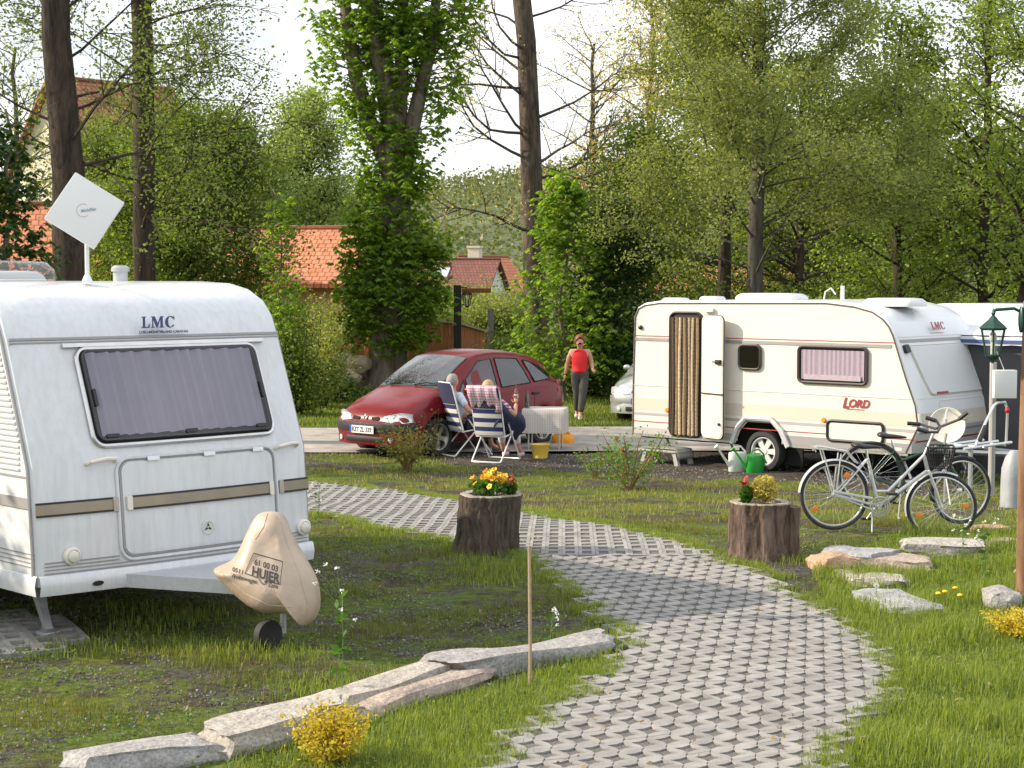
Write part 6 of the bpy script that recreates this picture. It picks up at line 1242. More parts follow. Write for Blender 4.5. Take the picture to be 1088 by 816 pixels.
for i, (px, py, lab) in enumerate(((655, 478, 'rear red tulip by the cream caravan corner, nearer the wall'), (661, 490, 'front red tulip by the cream caravan corner, nearer the path'))):
    p = G(px, py); r_ = thing('tulip', lab, 'flower', p, 0, 'red tulips'); mb = MB(); mb.tube([V(0, 0, 0), V(0, 0, .16)], .004, 5); mb.build('stem', stem_m, r_); mb = MB(); mb.ellipsoid((0, 0, .18), (.03, .03, .04), 10, 6); mb.build('flower_head', pm('tulip_red', (.6, .03, .02), .5), r_)

# ================================================================== THINGS AROUND THE RIGHT CARAVAN
p = G(710, 495); sb_ = thing('step_stool', 'plastic caravan step with a grey mat over it, below the open door', 'step', (p.x, p.y + .25, -.3), math.radians(-42 + 0))
mb = MB(); pr = [(-.32, .02), (-.30, .16), (-.24, .22), (.24, .22), (.30, .16), (.32, .02)]
stepm = pm('step_plastic', (.38, .38, .36), .6, dirt=.1)
for y in (-.17, .17):
    for s in (-1, 1): mb = MB(); mb.rings([[V(s * .33 + a * .035, y + b * .03, 0) for a, b in ((-1, -1), (1, -1), (1, 1), (-1, 1))], [V(s * .27 + a * .03, y + b * .025, .22) for a, b in ((-1, -1), (1, -1), (1, 1), (-1, 1))]]); mb.build('leg', stepm, sb_, smooth=False)
mb = MB(); mb.box(-.32, .32, -.21, .21, .20, .235); mb.build('tread', stepm, sb_, bevel=.012)
mb = MB(); mb.grid(lambda i, y: V([-.37, -.345, -.31, -.2, 0, .2, .31, .345, .37][int(i)], y, [.10, .18, .245, .250, .248, .250, .245, .18, .11][int(i)] + .004 * math.sin(y * 30)), list(range(9)), [-.2 + .05 * k for k in range(9)]); mt = mb.build('door_mat', stripemat('mat_weave', ((.30, .29, .27), (.20, .19, .18)), 0, 28), None, loc=sb_.location, ang=60); mt.rotation_euler = sb_.rotation_euler; tag(mt, 'grey ribbed mat draped over the caravan step', 'mat'); s_ = mt.modifiers.new('t', 'SOLIDIFY'); s_.thickness = .012; s_.offset = 1
def can(name, label, px, py, m, s=1., rz=0., spout=1, group='watering cans'):
    p = G(px, py); c = thing(name, label, 'watering can', (p.x, p.y, p.z), rz, group)
    mb = MB(); rs = [[V(.13 * k * s * math.cos(t), .09 * k * s * math.sin(t), z * s) for t in [2 * PI * i / 24 for i in range(24)]] for z, k in ((0, .95), (.01, 1), (.24, 1.0), (.27, .94), (.275, .8))]; mb.rings(rs); mb.build('body', m, c)
    mb = MB(); mb.tube([V(-.11 * s, 0, .08 * s), V(-.2 * s, 0, .19 * s), V(-.30 * s, 0, .33 * s)], [.028 * s, .018 * s, .014 * s], 8); mb.tube([V(-.30 * s, 0, .33 * s), V(-.34 * s, 0, .37 * s)], [.016 * s, .035 * s], 10); mb.build('spout', m, c)
    mb = MB(); mb.tube([V(-.06 * s, 0, .27 * s), V(-.04 * s, 0, .34 * s), V(.06 * s, 0, .35 * s), V(.13 * s, 0, .28 * s), V(.15 * s, 0, .16 * s), V(.12 * s, 0, .08 * s)], .014 * s, 8); mb.build('handle', m, c); return c
can('watering_can', 'bright green watering can in front of the cream caravan wheel', 802, 503, pm('green_plastic', (.02, .30, .04), .35), 1.0, .15)
can('watering_can', 'translucent white watering can behind the green one', 783, 501, pm('milky_plastic', (.62, .66, .62), .35), 1.05, .4)
# round satellite dish on a tripod
p = at(1006, 470, 21.2); dsh = thing('satellite_dish', 'round cream satellite dish standing behind the bicycle handlebar', 'satellite dish', (p.x, p.y, -.2))
dz = at(1006, 452, 21.2).z + .2; mb = MB(); Md = Matrix.Translation((0, 0, dz)) @ Matrix.Rotation(math.radians(-18), 4, 'Z') @ Matrix.Rotation(math.radians(78), 4, 'X')
mb.lathe([(.001, -.035), (.09, -.03), (.17, -.01), (.215, .012), (.22, .016), (.215, .02), (.17, -.002), (.09, -.022), (.001, -.027)], 40, Md, cap=False); mb.build('reflector', pm('dish_cream', (.66, .63, .55), .5), dsh)
mb = MB(); mb.tube([V(0, .05, 0), V(0, .05, dz)], .018, 8); mb.build('mast', zinc, dsh)
mb = MB(); mb.tube([Md @ V(0, .20, 0), Md @ V(0, .12, .26), Md @ V(0, .03, .30)], .008, 6); mb.tube([Md @ V(0, .05, .30), Md @ V(0, .0, .28)], .022, 8); mb.build('feed_arm', light_trim, dsh)
for k in range(3): a = 2.1 * k + .5; mb = MB(); mb.tube([V(0, .05, .35), V(.28 * math.cos(a), .05 + .28 * math.sin(a), .0)], .010, 6); mb.build('leg', zinc, dsh)
# silver bicycle carrier on the drawbar
p = at(1040, 478, 21.8); cr_ = thing('bicycle_carrier', 'silver tube bicycle carrier mounted in front of the cream caravan', 'bicycle carrier', (p.x, p.y, -.27), math.radians(40))
zt = at(1075, 430, 21.8).z + .27; zb = at(1040, 474, 21.8).z + .27
for y in (-.10, .10, .32): mb = MB(); mb.tube([V(-.45, y, zb), V(.55, y, zb + .02)], .02, 8); mb.build('wheel_rail', silver, cr_)
for x in (-.1, .35): mb = MB(); mb.tube([V(x, -.15, zb), V(x, .4, zb)], .016, 8); mb.build('cross_bar', zinc, cr_)
mb = MB(); mb.tube([V(.0, .05, zb), V(.22, .05, zb + .30), V(.38, .05, zt - .03), V(.45, .05, zt), V(.62, .05, zt), V(.68, .05, zt - .10), V(.66, .05, zb)], .018, 8); mb.build('hoop', silver, cr_)
mb = MB(); mb.tube([V(.05, .03, zb + .06), V(.18, .03, zb + .24)], .030, 8); mb.build('foam_sleeve', black_m, cr_)
mb = MB(); mb.ellipsoid((.60, -.0, zt - .10), (.03, .03, .04)); mb.build('clamp', pm('red_plastic', (.5, .02, .03), .4), cr_)
mb = MB(); mb.tube([V(0, .12, zb), V(0, .12, 0.0)], .03, 8); mb.build('support', zinc, cr_)
p = at(1078, 500, 20.5); mb = MB(); rs = [[V(.15 * k * math.cos(t) * (1 + .05 * math.sin(5 * t)), .15 * k * math.sin(t) * (1 + .05 * math.sin(5 * t)), z) for t in [2 * PI * i / 24 for i in range(24)]] for z, k in ((0, 1.05), (.4, 1.0), (.55, .95), (.68, .7), (.76, .35))]
mb.rings(rs); o = mb.build('gas_bottle_cover', pm('pale_cover', (.30, .32, .34), .6, var=.1, bump=.01, bscale=8), None, loc=(p.x, p.y, -.25)); tag(o, 'pale grey cover over a gas bottle, behind the wooden post', 'cover')
# electric pillar and white box
p = at(1054, 470, 22.5); mb = MB(); mb.tube([V(0, 0, 0), V(0, 0, at(1054, 385, 22.5).z + .3)], .045, 10); o = mb.build('grey_post', pm('grey_pipe', (.36, .35, .33), .6), None, loc=(p.x, p.y, -.3)); tag(o, 'thin grey post directly behind the green lantern', 'post')
p = at(1066, 423, 22.2); mb = MB(); mb.box(-.13, .16, -.05, .06, 0, .36); o = mb.build('white_box', pm('box_white', (.66, .66, .66), .5), None, loc=p, bevel=.01); tag(o, 'small white box hanging right of the thin grey post', 'box')
mb = MB(); mb.tube([V(0, -.02, .36), V(-.10, -.02, .60)], .005, 5); mb.build('cord', light_trim, o)
# lantern post
p = G(1083, 636); lp = thing('lamp_post', 'round wooden post carrying a green hexagonal lantern on the right', 'lamp post', (p.x + .02, p.y, p.z)); LY = p.y; ztop = at(1083, 320, LY).z - p.z
mb = MB(); mb.tube([V(.02, 0, 0), V(.018, 0, 1.2), V(.03, 0, ztop)], [.068, .063, .058], 20); mb.build('pole', barkmat('weathered_pole', (.15, .08, .045), (.30, .18, .11), 3.5, .004), lp)
iron = pm('green_iron', (.012, .055, .04), .4, .2); L0 = at(1055, 360, LY) - V(p.x + .02, p.y, p.z); lx, lz = L0.x, L0.z
mb = MB(); mb.tube([V(-.03, 0, lz + .16), V(-.05, 0, lz + .21), V(-.10, 0, lz + .235), V(lx + .02, 0, lz + .225), V(lx, 0, lz + .20)], .013, 8); mb.ellipsoid((-.045, 0, lz + .15), (.02, .045, .11)); mb.build('bracket', iron, lp)
hexr = lambda R_, z: [V(lx + R_ * math.cos(PI / 3 * k + .3), R_ * math.sin(PI / 3 * k + .3), lz + z) for k in range(6)]
mb = MB(); mb.rings([hexr(.115, .075), hexr(.118, .085), hexr(.085, .115), hexr(.045, .145), hexr(.03, .165), hexr(.012, .18), hexr(.018, .20), hexr(.006, .235)]); mb.build('lantern_roof', iron, lp, smooth=False)
mb = MB(); mb.rings([hexr(.098, .076), hexr(.054, -.13)], cap=False); mb.build('lantern_glass', glassmat('lantern_glass', (.9, .92, .9), 1.5, .1), lp, smooth=False)
mb = MB()
for a, b in zip(hexr(.1, .076), hexr(.056, -.13)): mb.tube([a, b], .007, 5)
mb.tube(hexr(.1, .074), .008, 5, close=True); mb.tube(hexr(.057, -.13), .008, 5, close=True); mb.rings([hexr(.060, -.13), hexr(.045, -.15), hexr(.015, -.17), hexr(.012, -.19)]); mb.build('lantern_frame', iron, lp, smooth=False)
mb = MB(); mb.tube([V(lx, 0, lz - .12), V(lx, 0, lz - .02)], .018, 10); mb.ellipsoid((lx, 0, lz + .01), (.03, .03, .045)); mb.build('bulb', pm('milky_bulb', (.7, .7, .66), .3), lp)

# ================================================================== TREES
bark_dark = barkmat('alder_bark', (.018, .014, .011), (.085, .066, .05), 3.5, .05)
bark_grey = barkmat('chestnut_bark', (.07, .055, .045), (.26, .21, .17), 3, .05)
bark_pale = barkmat('grey_bark', (.035, .03, .026), (.11, .10, .08), 4, .02)
lf_alder = leafmat('alder_leaf', (.07, .11, .025), (.18, .24, .07), .45)
lf_chest = leafmat('chestnut_leaf', (.11, .20, .02), (.27, .40, .07), .6)
lf_mid = leafmat('mid_green_leaf', (.075, .12, .025), (.21, .28, .065), .55)
lf_olive = leafmat('olive_leaf', (.13, .17, .05), (.31, .35, .14), .5)
lf_maple = leafmat('maple_leaf', (.10, .155, .03), (.27, .35, .09), .55)
lf_pale = leafmat('pale_leaf', (.16, .20, .06), (.32, .34, .12), .5)
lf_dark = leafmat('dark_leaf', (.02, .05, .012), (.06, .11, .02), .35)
lf_buff = leafmat('buff_bud', (.38, .32, .15), (.58, .50, .25), .5)
lf_far = leafmat('far_leaf', (.16, .23, .07), (.30, .38, .15), .5)
def trunkpts(H, lean=(0, 0), wob=.15, n=12, rr=random):
    return [V(lean[0] * (i / n) + (rr.uniform(-wob, wob) if 0 < i else 0), lean[1] * (i / n) + (rr.uniform(-wob, wob) if 0 < i else 0), H * i / n) for i in range(n + 1)]
def interp(pts, z):
    for a, b in zip(pts, pts[1:]):
        if b.z >= z: t = (z - a.z) / max(1e-6, b.z - a.z); return a.lerp(b, t)
    return pts[-1].copy()
def tree(name, label, base, H, r0, bark, lm, zs, nb, prof, elev, leaves, lsize, seed, lean=(0, 0), sub=5, sig=.18, wob=.12, rtop=.25, group='trees behind the pitches', cat='tree', aspect=.6, droop=0., z1=None, inner=.25, trunks=None, flare=1.35, curve=.15, kink=1., bs=.28, sparse=0., rec=2, azf=None):
    root = thing(name, label, cat, (base[0], base[1], base[2]), 0, group); rr = random.Random(seed)
    tp_ = trunks or [trunkpts(H, lean, wob, 12, rr)]; mb = MB(); nbz = 14
    for tp in tp_:
        Ht = tp[-1].z - tp[0].z; rad = []
        for p in tp:
            t = (p.z - tp[0].z) / max(.01, Ht); rad.append(r0 * (1 - (1 - rtop) * t) * (flare if t < .001 and p.z < .1 else 1) * (1 if len(tp_) == 1 or tp is tp_[0] else .5))
        if tp[0].z < .1 and len(tp) > 2: tp = [tp[0], tp[0].lerp(tp[1], .12)] + tp[1:]; rad = [rad[0], rad[0] / flare * 1.08] + rad[1:]
        mb.tube(tp, rad, 14)
    mb.build('trunk', bark, root); bb = MB(); tw = []
    for i in range(nb):
        tp = tp_[i % len(tp_)]; z0_ = max(zs, tp[0].z + .3); top = min(z1 or H, tp[-1].z); t = (i + rr.random()) / nb; z = z0_ + (top - z0_) * t; p0 = interp(tp, z); az = azf(i, rr) if azf else rr.uniform(0, 2 * PI)
        L = prof(t) * rr.uniform(.72, 1.08); e_ = math.radians(elev(t) + rr.uniform(-10, 10)); d = V(math.cos(az) * math.cos(e_), math.sin(az) * math.cos(e_), math.sin(e_)); pts = [p0]; 
        rb = max(.012, r0 * bs * (1 - .6 * t) * min(1.3, L / 2.5)); k = 6
        for q in range(k):
            d = (d + V(rr.uniform(-.16, .16) * kink, rr.uniform(-.16, .16) * kink, rr.uniform(-.12, .12) * kink + curve * .12 - droop * .12)).normalized(); pts.append(pts[-1] + d * L / k)
        bb.tube(pts, [rb * (1 - .85 * q / k) for q in range(k + 1)], 5)
        tw.append((pts, .5, L * .5))
        for s_ in range(sub):
            u = rr.uniform(inner, .95) * k; q = min(k - 1, int(u)); ps = pts[q].lerp(pts[q + 1], u - q); dd = (pts[q + 1] - pts[q]).normalized(); side = dd.cross(V(rr.uniform(-1, 1), rr.uniform(-1, 1), rr.uniform(-1, 1))).normalized()
            d2 = (dd * .7 + side * rr.uniform(.6, 1.0)).normalized(); l2 = L * rr.uniform(.22, .45) * (1.2 - .5 * u / k); p2 = [ps]
            for q2 in range(3): d2 = (d2 + V(rr.uniform(-.2, .2), rr.uniform(-.2, .2), rr.uniform(-.15, .15) + curve * .1 - droop * .25)).normalized(); p2.append(p2[-1] + d2 * l2 / 3)
            bb.tube(p2, [max(.006, rb * .38 * (1 - .8 * q2 / 3)) for q2 in range(4)], 4); tw.append((p2, .1, l2))
            if rec > 2:
                for s3 in range(3):
                    q3 = rr.randrange(1, 3); d3 = (d2 + V(rr.uniform(-1, 1), rr.uniform(-1, 1), rr.uniform(-.7, .7))).normalized(); e3 = p2[q3] + d3 * l2 * .4; bb.tube([p2[q3], e3], [.007, .003], 3); tw.append(([p2[q3], e3], .2, l2 * .4))
    if bb.f: bb.build('branches', bark, root)
    if leaves:
        wts = np.array([w for _, _, w in tw]); cnt = RNG.multinomial(leaves, wts / wts.sum()); C_ = []
        for (pts, lo, _), c in zip(tw, cnt):
            if c == 0: continue
            A_ = np.array([tuple(p) for p in pts]); m = len(pts) - 1; u = RNG.uniform(lo * m, m, c); q = np.minimum(u.astype(int), m - 1); f = (u - q)[:, None]
            C_.append(A_[q] * (1 - f) + A_[q + 1] * f + RNG.normal(0, 1, (c, 3)) * sig * np.array([1, 1, .7]) + RNG.normal(0, sig * .6, (1, 3)))
        leafcloud('crown', np.concatenate(C_), lsize, lm, root, aspect, droop * .5)
    return root
def base_at(px, Y, z=None): p = at(px, 300, Y); return (p.x, Y, (terr(p.x, Y) if z is None else z) - .05)
round_p = lambda R_: (lambda t: R_ * (.55 + .9 * math.sin(PI * min(1, .12 + .83 * t)) * .6))
# 1,2 dark trunks behind the left caravan
b = base_at(84, 30); ax = at(45, 0, 30); H = 14
tree('alder_tree', 'thickest dark trunk, leaning slightly left behind the left caravan roof', b, H, .34, bark_dark, lf_alder, 4.6, 30, lambda t: 3.6 - 1.2 * t, lambda t: 20 + 30 * t, 13000, .075, 21, lean=((ax.x - b[0]) * H / 14, 0), wob=.05, sub=7, sig=.16, rtop=.45, rec=3, bs=.085)
b = base_at(158, 34); ax = at(155, 0, 34)
tree('alder_tree', 'slimmer dark trunk right of the thickest one behind the left caravan', b, 15, .23, bark_dark, lf_alder, 3.6, 44, lambda t: 4.0 - 1.6 * t, lambda t: 12 + 30 * t, 22000, .075, 22, lean=(-.2, 0), wob=.05, sub=8, sig=.26, rtop=.75, rec=3, bs=.10)
# 3 chestnut with a thick leafy trunk
b = base_at(410, 45); cY = 45.
def cp(px, py): p = at(px, py, cY); return V(p.x - b[0], 0, p.z - b[2])
T_main = [V(0, 0, 0), cp(413, 370), cp(420, 300), cp(421, 250), cp(420, 190), cp(418, 130), cp(405, 60), cp(392, 0), cp(380, -110)]
T_r = [cp(422, 215), cp(432, 160), cp(446, 100), cp(460, 40), cp(468, -60)]; T_m = [cp(420, 200), cp(424, 120), cp(428, 40), cp(430, -90)]; T_l = [cp(420, 185), cp(392, 130), cp(378, 80), cp(368, 20), cp(362, -80)]
def chest_leaves(name, C_, mat, parent, size=.17):
    """hand-shaped hanging leaves: five leaflets from each centre"""
    N = len(C_); az = RNG.uniform(0, 2 * PI, N); out = []
    for k in range(5):
        a = az + (k - 2) * .62; d = np.stack([np.cos(a), np.sin(a), -.65 + 0 * a + RNG.uniform(-.35, .25, N)], 1); d /= np.linalg.norm(d, axis=1)[:, None]
        s = np.cross(d, np.array([0, 0, 1.])); s /= np.linalg.norm(s, axis=1)[:, None]; L = (size * (1 - .14 * abs(k - 2)) * RNG.uniform(.8, 1.2, N))[:, None]
        out.append(np.stack([C_, C_ + d * L * .65 + s * L * .22, C_ + d * L, C_ + d * L * .65 - s * L * .22], 1))
    v = np.concatenate(out).reshape(-1, 3); return npmesh(name, v, 4, N * 5, mat, parent)
ch = tree('chestnut_tree', 'big chestnut tree with forked trunk thickly wrapped in leaves, behind the red car', b, 9.5, .52, bark_grey, None, 2, 0, None, None, 0, .1, 31, trunks=[T_main, T_r, T_m, T_l], rtop=.32, flare=1.4)
C_ = []; sb_ = MB(); rr = random.Random(8)
def wrap(pts, n, r0, r1, zlo, zhi, bias=0.):
    for _ in range(n):
        z = rr.uniform(zlo, zhi); p = interp(pts, z); a = rr.uniform(0, 2 * PI); t = (z - zlo) / (zhi - zlo); R_ = (r0 + (r1 - r0) * t) * rr.uniform(.55, 1.15); e_ = p + V(R_ * math.cos(a) + bias, R_ * math.sin(a), rr.uniform(-.1, .3))
        sb_.tube([p, p.lerp(e_, .6) + V(0, 0, .1), e_], [.02, .012, .006], 4); m = rr.randrange(9, 18); C_.append(RNG.normal(0, 1, (m, 3)) * np.array([.20, .20, .16]) + np.array(tuple(e_)) - np.array([0, 0, .05]))
zz = lambda py: cp(0, py).z
wrap(T_main, 95, .95, 1.2, zz(368), zz(310)); wrap(T_main, 180, 1.2, 1.05, zz(320), zz(240)); wrap(T_main, 60, 1.0, .7, zz(245), zz(185), -.2)
wrap(T_r, 62, .5, .9, zz(215), zz(70), .1); wrap(T_r, 90, .9, 1.3, zz(80), zz(-90)); wrap(T_l, 50, .5, .8, zz(180), zz(70), -.1); wrap(T_l, 80, .8, 1.3, zz(75), zz(-90)); wrap(T_m, 26, .5, .7, zz(190), zz(70)); wrap(T_m, 100, .8, 1.3, zz(70), zz(-120)); wrap(T_main, 60, .7, 1.2, zz(60), zz(-110))
sb_.build('shoots', bark_grey, ch); chest_leaves('crown', np.concatenate(C_), lf_chest, ch, .19)
# 4 tall sparse tree
b = base_at(574, 52); 
def azlr(i, rr): return rr.choice((0, PI)) + rr.uniform(-.9, .9)
tree('linden_tree', 'tall tree with bare spreading limbs and only tiny buds, right of the chestnut', b, 17, .37, barkmat('linden_bark', (.035, .028, .022), (.15, .12, .095), 3.5, .05), lf_buff, 3.6, 34, lambda t: 5.2 - 1.5 * t, lambda t: 4 + 34 * t, 11000, .07, 41, lean=(-.8, 0), wob=.07, sub=10, sig=.16, rtop=.6, rec=3, bs=.13, azf=azlr, curve=.9, kink=2.4)
# 5 large conical tree
b = base_at(803, 38)
tree('hornbeam_tree', 'broad tree with one straight slim trunk and rising branches, above the cream caravan', b, 15, .21, bark_pale, lf_olive, 2.9, 96, lambda t: 4.3 * (1 - t) ** .75 + .35, lambda t: 22 + 28 * t, 130000, .076, 51, wob=.03, sub=8, sig=.19, rtop=.2, bs=.11)
# 6 dark trunk beside it
b = base_at(768, 46); tree('alder_tree', 'dark straight trunk just left of the slim trunk, behind the cream caravan', b, 13, .21, bark_dark, lf_alder, 6, 20, lambda t: 2.2, lambda t: 30, 5000, .09, 52, wob=.05)
# 7 maples on the right
mp_ = tree('maple_tree', 'bright green maple on the right, its thin dark trunk seen above the white caravan', base_at(1045, 44), 11.5, .17, bark_dark, lf_maple, 2.2, 60, lambda t: 2.6 * (1 - t) ** .5 + .5, lambda t: 30 + 20 * t, 15000, .11, 61, wob=.08, sub=6, sig=.22)
tree('maple_tree', 'bright green maple left of the rightmost maple, low branches above the caravan hatch', base_at(955, 46), 9.6, .15, bark_dark, lf_maple, 1.6, 66, lambda t: 2.6 * (1 - t) ** .5 + .4, lambda t: 28 + 20 * t, 19000, .12, 62, wob=.08, sub=6, sig=.24)
tree('maple_tree', 'maple cut off by the right edge with a thick leaning trunk', base_at(1085, 40), 9, .22, bark_dark, lf_maple, 2.6, 50, lambda t: 2.6, lambda t: 30, 11000, .11, 63, lean=(.8, 0), sub=6, sig=.22)
# 8 young chestnuts and bushes between
b = base_at(600, 40); yt = tree('young_chestnut', 'young chestnut with fresh upright leaves right of the bare tree trunk', b, 5.0, .07, bark_grey, None, .8, 34, lambda t: 1.5 * (1 - t) ** .6 + .15, lambda t: 35, 0, .1, 71, sub=0, group='young trees along the fence')
C_ = []
for _ in range(210):
    t = rr.random(); z = .7 + 4.5 * t; a = rr.uniform(0, 6.3); R_ = (1.45 * (1 - t) ** .6 + .1) * math.sqrt(rr.random()); C_.append(RNG.normal(0, 1, (9, 3)) * .15 + np.array([R_ * math.cos(a), R_ * math.sin(a), z]))
chest_leaves('crown', np.concatenate(C_), lf_chest, yt, .17)
b = base_at(296, 36); yt = tree('young_chestnut', 'slender young chestnut beside the orange roof, left of the big chestnut', b, 4.6, .04, bark_grey, None, .8, 14, lambda t: .8, lambda t: 35, 0, .1, 72, sub=0, group='young trees along the fence')
C_ = []
for _ in range(58):
    t = rr.random(); z = 1.2 + 3.3 * t; a = rr.uniform(0, 6.3); R_ = .62 * (1 - t * .7) * rr.random(); C_.append(RNG.normal(0, 1, (8, 3)) * .12 + np.array([R_ * math.cos(a), R_ * math.sin(a), z]))
chest_leaves('crown', np.concatenate(C_), lf_chest, yt, .15)
b = base_at(8, 26); yt = tree('young_chestnut', 'dark leafy chestnut branch tree at the left edge beside the thickest trunk', b, 5.4, .08, bark_grey, None, .8, 20, lambda t: 1.2, lambda t: 15, 0, .1, 73, sub=0, group='young trees along the fence')
C_ = []
for _ in range(130):
    t = rr.random(); z = 3.0 + 2.4 * t; a = rr.uniform(0, 6.3); R_ = .95 * math.sqrt(rr.random()) * (1.1 - .6 * t); C_.append(RNG.normal(0, 1, (9, 3)) * .13 + np.array([R_ * math.cos(a) - .25, R_ * math.sin(a), z]))
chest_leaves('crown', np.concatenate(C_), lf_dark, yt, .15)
# 9 rounded trees in the middle distance
tree('bushy_tree', 'dense green bushy tree behind the slimmer dark trunk', base_at(205, 44), 6.1, .16, bark_dark, lf_mid, 1.0, 70, round_p(2.3), lambda t: 15 + 35 * t, 80000, .095, 81, sub=8, sig=.32)
tree('bushy_tree', 'dense green bushy tree left of the slimmer dark trunk, in front of the tall gable', base_at(128, 48), 6.2, .14, bark_dark, lf_mid, .8, 50, round_p(1.7), lambda t: 15 + 45 * t, 36000, .095, 82, sub=6, sig=.3)
tree('round_tree', 'round pale green tree far behind the orange roof, against the sky', base_at(330, 92), 10.6, .3, bark_dark, lf_far, 3, 80, round_p(3.1), lambda t: 15 + 50 * t, 26000, .17, 83, sub=7, sig=.36)
tree('round_tree', 'lower round tree beside the pale green round tree, behind its left flank', base_at(278, 88), 7.6, .3, bark_dark, lf_far, 2, 60, round_p(2.6), lambda t: 15 + 45 * t, 14000, .17, 84, sub=7, sig=.36)
tree('olive_tree', 'olive coloured bushy tree between the bare tree and the broad tree', base_at(690, 44), 6.0, .12, bark_dark, lf_mid, .6, 60, round_p(1.9), lambda t: 10 + 45 * t, 20000, .10, 85, sub=6, sig=.26)
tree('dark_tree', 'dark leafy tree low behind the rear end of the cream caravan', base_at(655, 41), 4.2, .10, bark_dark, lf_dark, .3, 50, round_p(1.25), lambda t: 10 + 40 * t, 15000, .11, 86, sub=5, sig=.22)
# 10 tall background row on the right
tall = tree('background_tree', 'tall pale budding tree, leftmost of the background row', base_at(690, 72), 15, .2, bark_pale, lf_buff, 2, 70, lambda t: 3.4 * math.sin(PI * (.15 + .8 * t)) + .6, lambda t: 25 + 30 * t, 10000, .13, 91, sub=7, sig=.34, group='tall background trees')
t2 = tree('background_tree', 'tall green tree of the background row behind the broad tree', base_at(770, 66), 12.5, .26, bark_dark, lf_mid, 1.2, 90, lambda t: 3.6 * math.sin(PI * (.2 + .75 * t)) + .6, lambda t: 20 + 25 * t, 26000, .15, 92, sub=7, sig=.36, group='tall background trees')
for i, (px, Y, sc, lab) in enumerate(((850, 60, .80, 'tall green background tree directly right of the broad tree trunk'), (905, 64, .74, 'tall green background tree between the broad tree and the maples'), (985, 70, .78, 'tall green background tree behind the two maples'), (1060, 62, .62, 'tall green background tree at the right edge behind the maples'), (1120, 66, .7, 'tall green background tree mostly outside the right edge'))):
    copy_tree(t2, base_at(px, Y), i * 1.3 + .7, lab, scale=sc)
bl = tree('background_tree', 'sparse pale background tree at the far left edge', base_at(20, 62), 11, .2, bark_pale, lf_pale, 2, 40, lambda t: 2.6, lambda t: 30, 3000, .12, 94, sub=6, sig=.3, group='tall background trees')
b0 = tree('background_tree', 'sparse budding tree behind the bare limbs, right of the tall linden', base_at(630, 78), 13, .24, bark_pale, lf_buff, 2, 44, lambda t: 3.4, lambda t: 30, 4200, .12, 95, sub=8, sig=.3, rec=3, group='tall background trees')
# unseen trees added outside the left edge to shade the left caravan's side
tree('shade_tree', 'unseen dense tree added outside the left edge to shade the left caravan', (-9.6, 13.2, -.05), 3.7, .14, bark_dark, lf_mid, .4, 70, lambda t: 1.7 * (1 - t) ** .4 + .2, lambda t: 20 + 30 * t, 26000, .13, 101, sub=6, sig=.3, group='unseen shade trees at the left')
tree('shade_tree', 'unseen dense tree added for shade behind the other one, outside the left edge', (-10.8, 16.0, -.05), 4.4, .14, bark_dark, lf_mid, .4, 70, lambda t: 1.8 * (1 - t) ** .4 + .2, lambda t: 20 + 30 * t, 26000, .13, 102, sub=6, sig=.3, group='unseen shade trees at the left')
# 11 bushes along the back edge of the lawn
def bush(name, label, px, Y, r, h, n, size, lm, seed, group='bushes along the back'):
    p = base_at(px, Y); root = thing(name, label, 'bush', p, 0, group); rb = random.Random(seed); mb = MB(); C_ = []
    for i in range(26):
        a = rb.uniform(0, 6.3); q = r * math.sqrt(rb.random()); e_ = V(q * math.cos(a), q * math.sin(a), h * (1 - .45 * (q / r) ** 2) * rb.uniform(.55, 1)); mb.tube([V(q * .2 * math.cos(a), q * .2 * math.sin(a), 0), e_ * .55 + V(0, 0, .1), e_], [.02, .013, .005], 4)
        for k in range(3): t = rb.uniform(.3, 1); C_.append(RNG.normal(0, 1, (n // 78, 3)) * np.array([r * .17, r * .17, h * .10]) + np.array(tuple(e_ * t)))
    mb.build('stems', bark_dark, root); leafcloud('foliage', np.concatenate(C_), size, lm, root, .6); return root
bush('bush', 'pale yellowish bush under the orange roof, left of the big chestnut', 338, 38, .85, 2.6, 9000, .07, lf_pale, 1)
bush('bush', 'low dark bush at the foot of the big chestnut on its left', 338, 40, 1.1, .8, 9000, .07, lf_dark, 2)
bush('bush', 'dark green bush directly right of the left caravan', 312, 36, .9, 2.0, 10000, .08, lf_mid, 3)
bush('bush', 'green bush behind the timber fence, left of the bare tree', 540, 46, 1.0, 1.9, 6000, .08, lf_maple, 4)
bush('bush', 'mid green bush directly behind the walking woman', 618, 42, 1.3, 2.1, 11000, .09, lf_mid, 5)
bush('bush', 'green bush behind the silver car', 660, 45, 1.6, 2.2, 12000, .09, lf_mid, 6)
bush('bush', 'bright bush above the roof hatch of the cream caravan', 905, 48, 1.7, 2.9, 12000, .10, lf_maple, 7)
bush('bush', 'dark bush left of the slim trunk behind the cream caravan', 730, 50, 1.6, 2.6, 9000, .10, lf_mid, 8)
bush('bush', 'dark bush above the middle of the cream caravan', 840, 52, 1.8, 2.6, 9000, .10, lf_mid, 9)
bush('bush', 'dark green bush at the right edge behind the white caravan', 1075, 50, 2.2, 3.0, 11000, .10, lf_mid, 10)
bush('bush', 'green bush behind the left caravan below the orange roof', 265, 40, 1.0, 2.6, 9000, .08, lf_mid, 11)

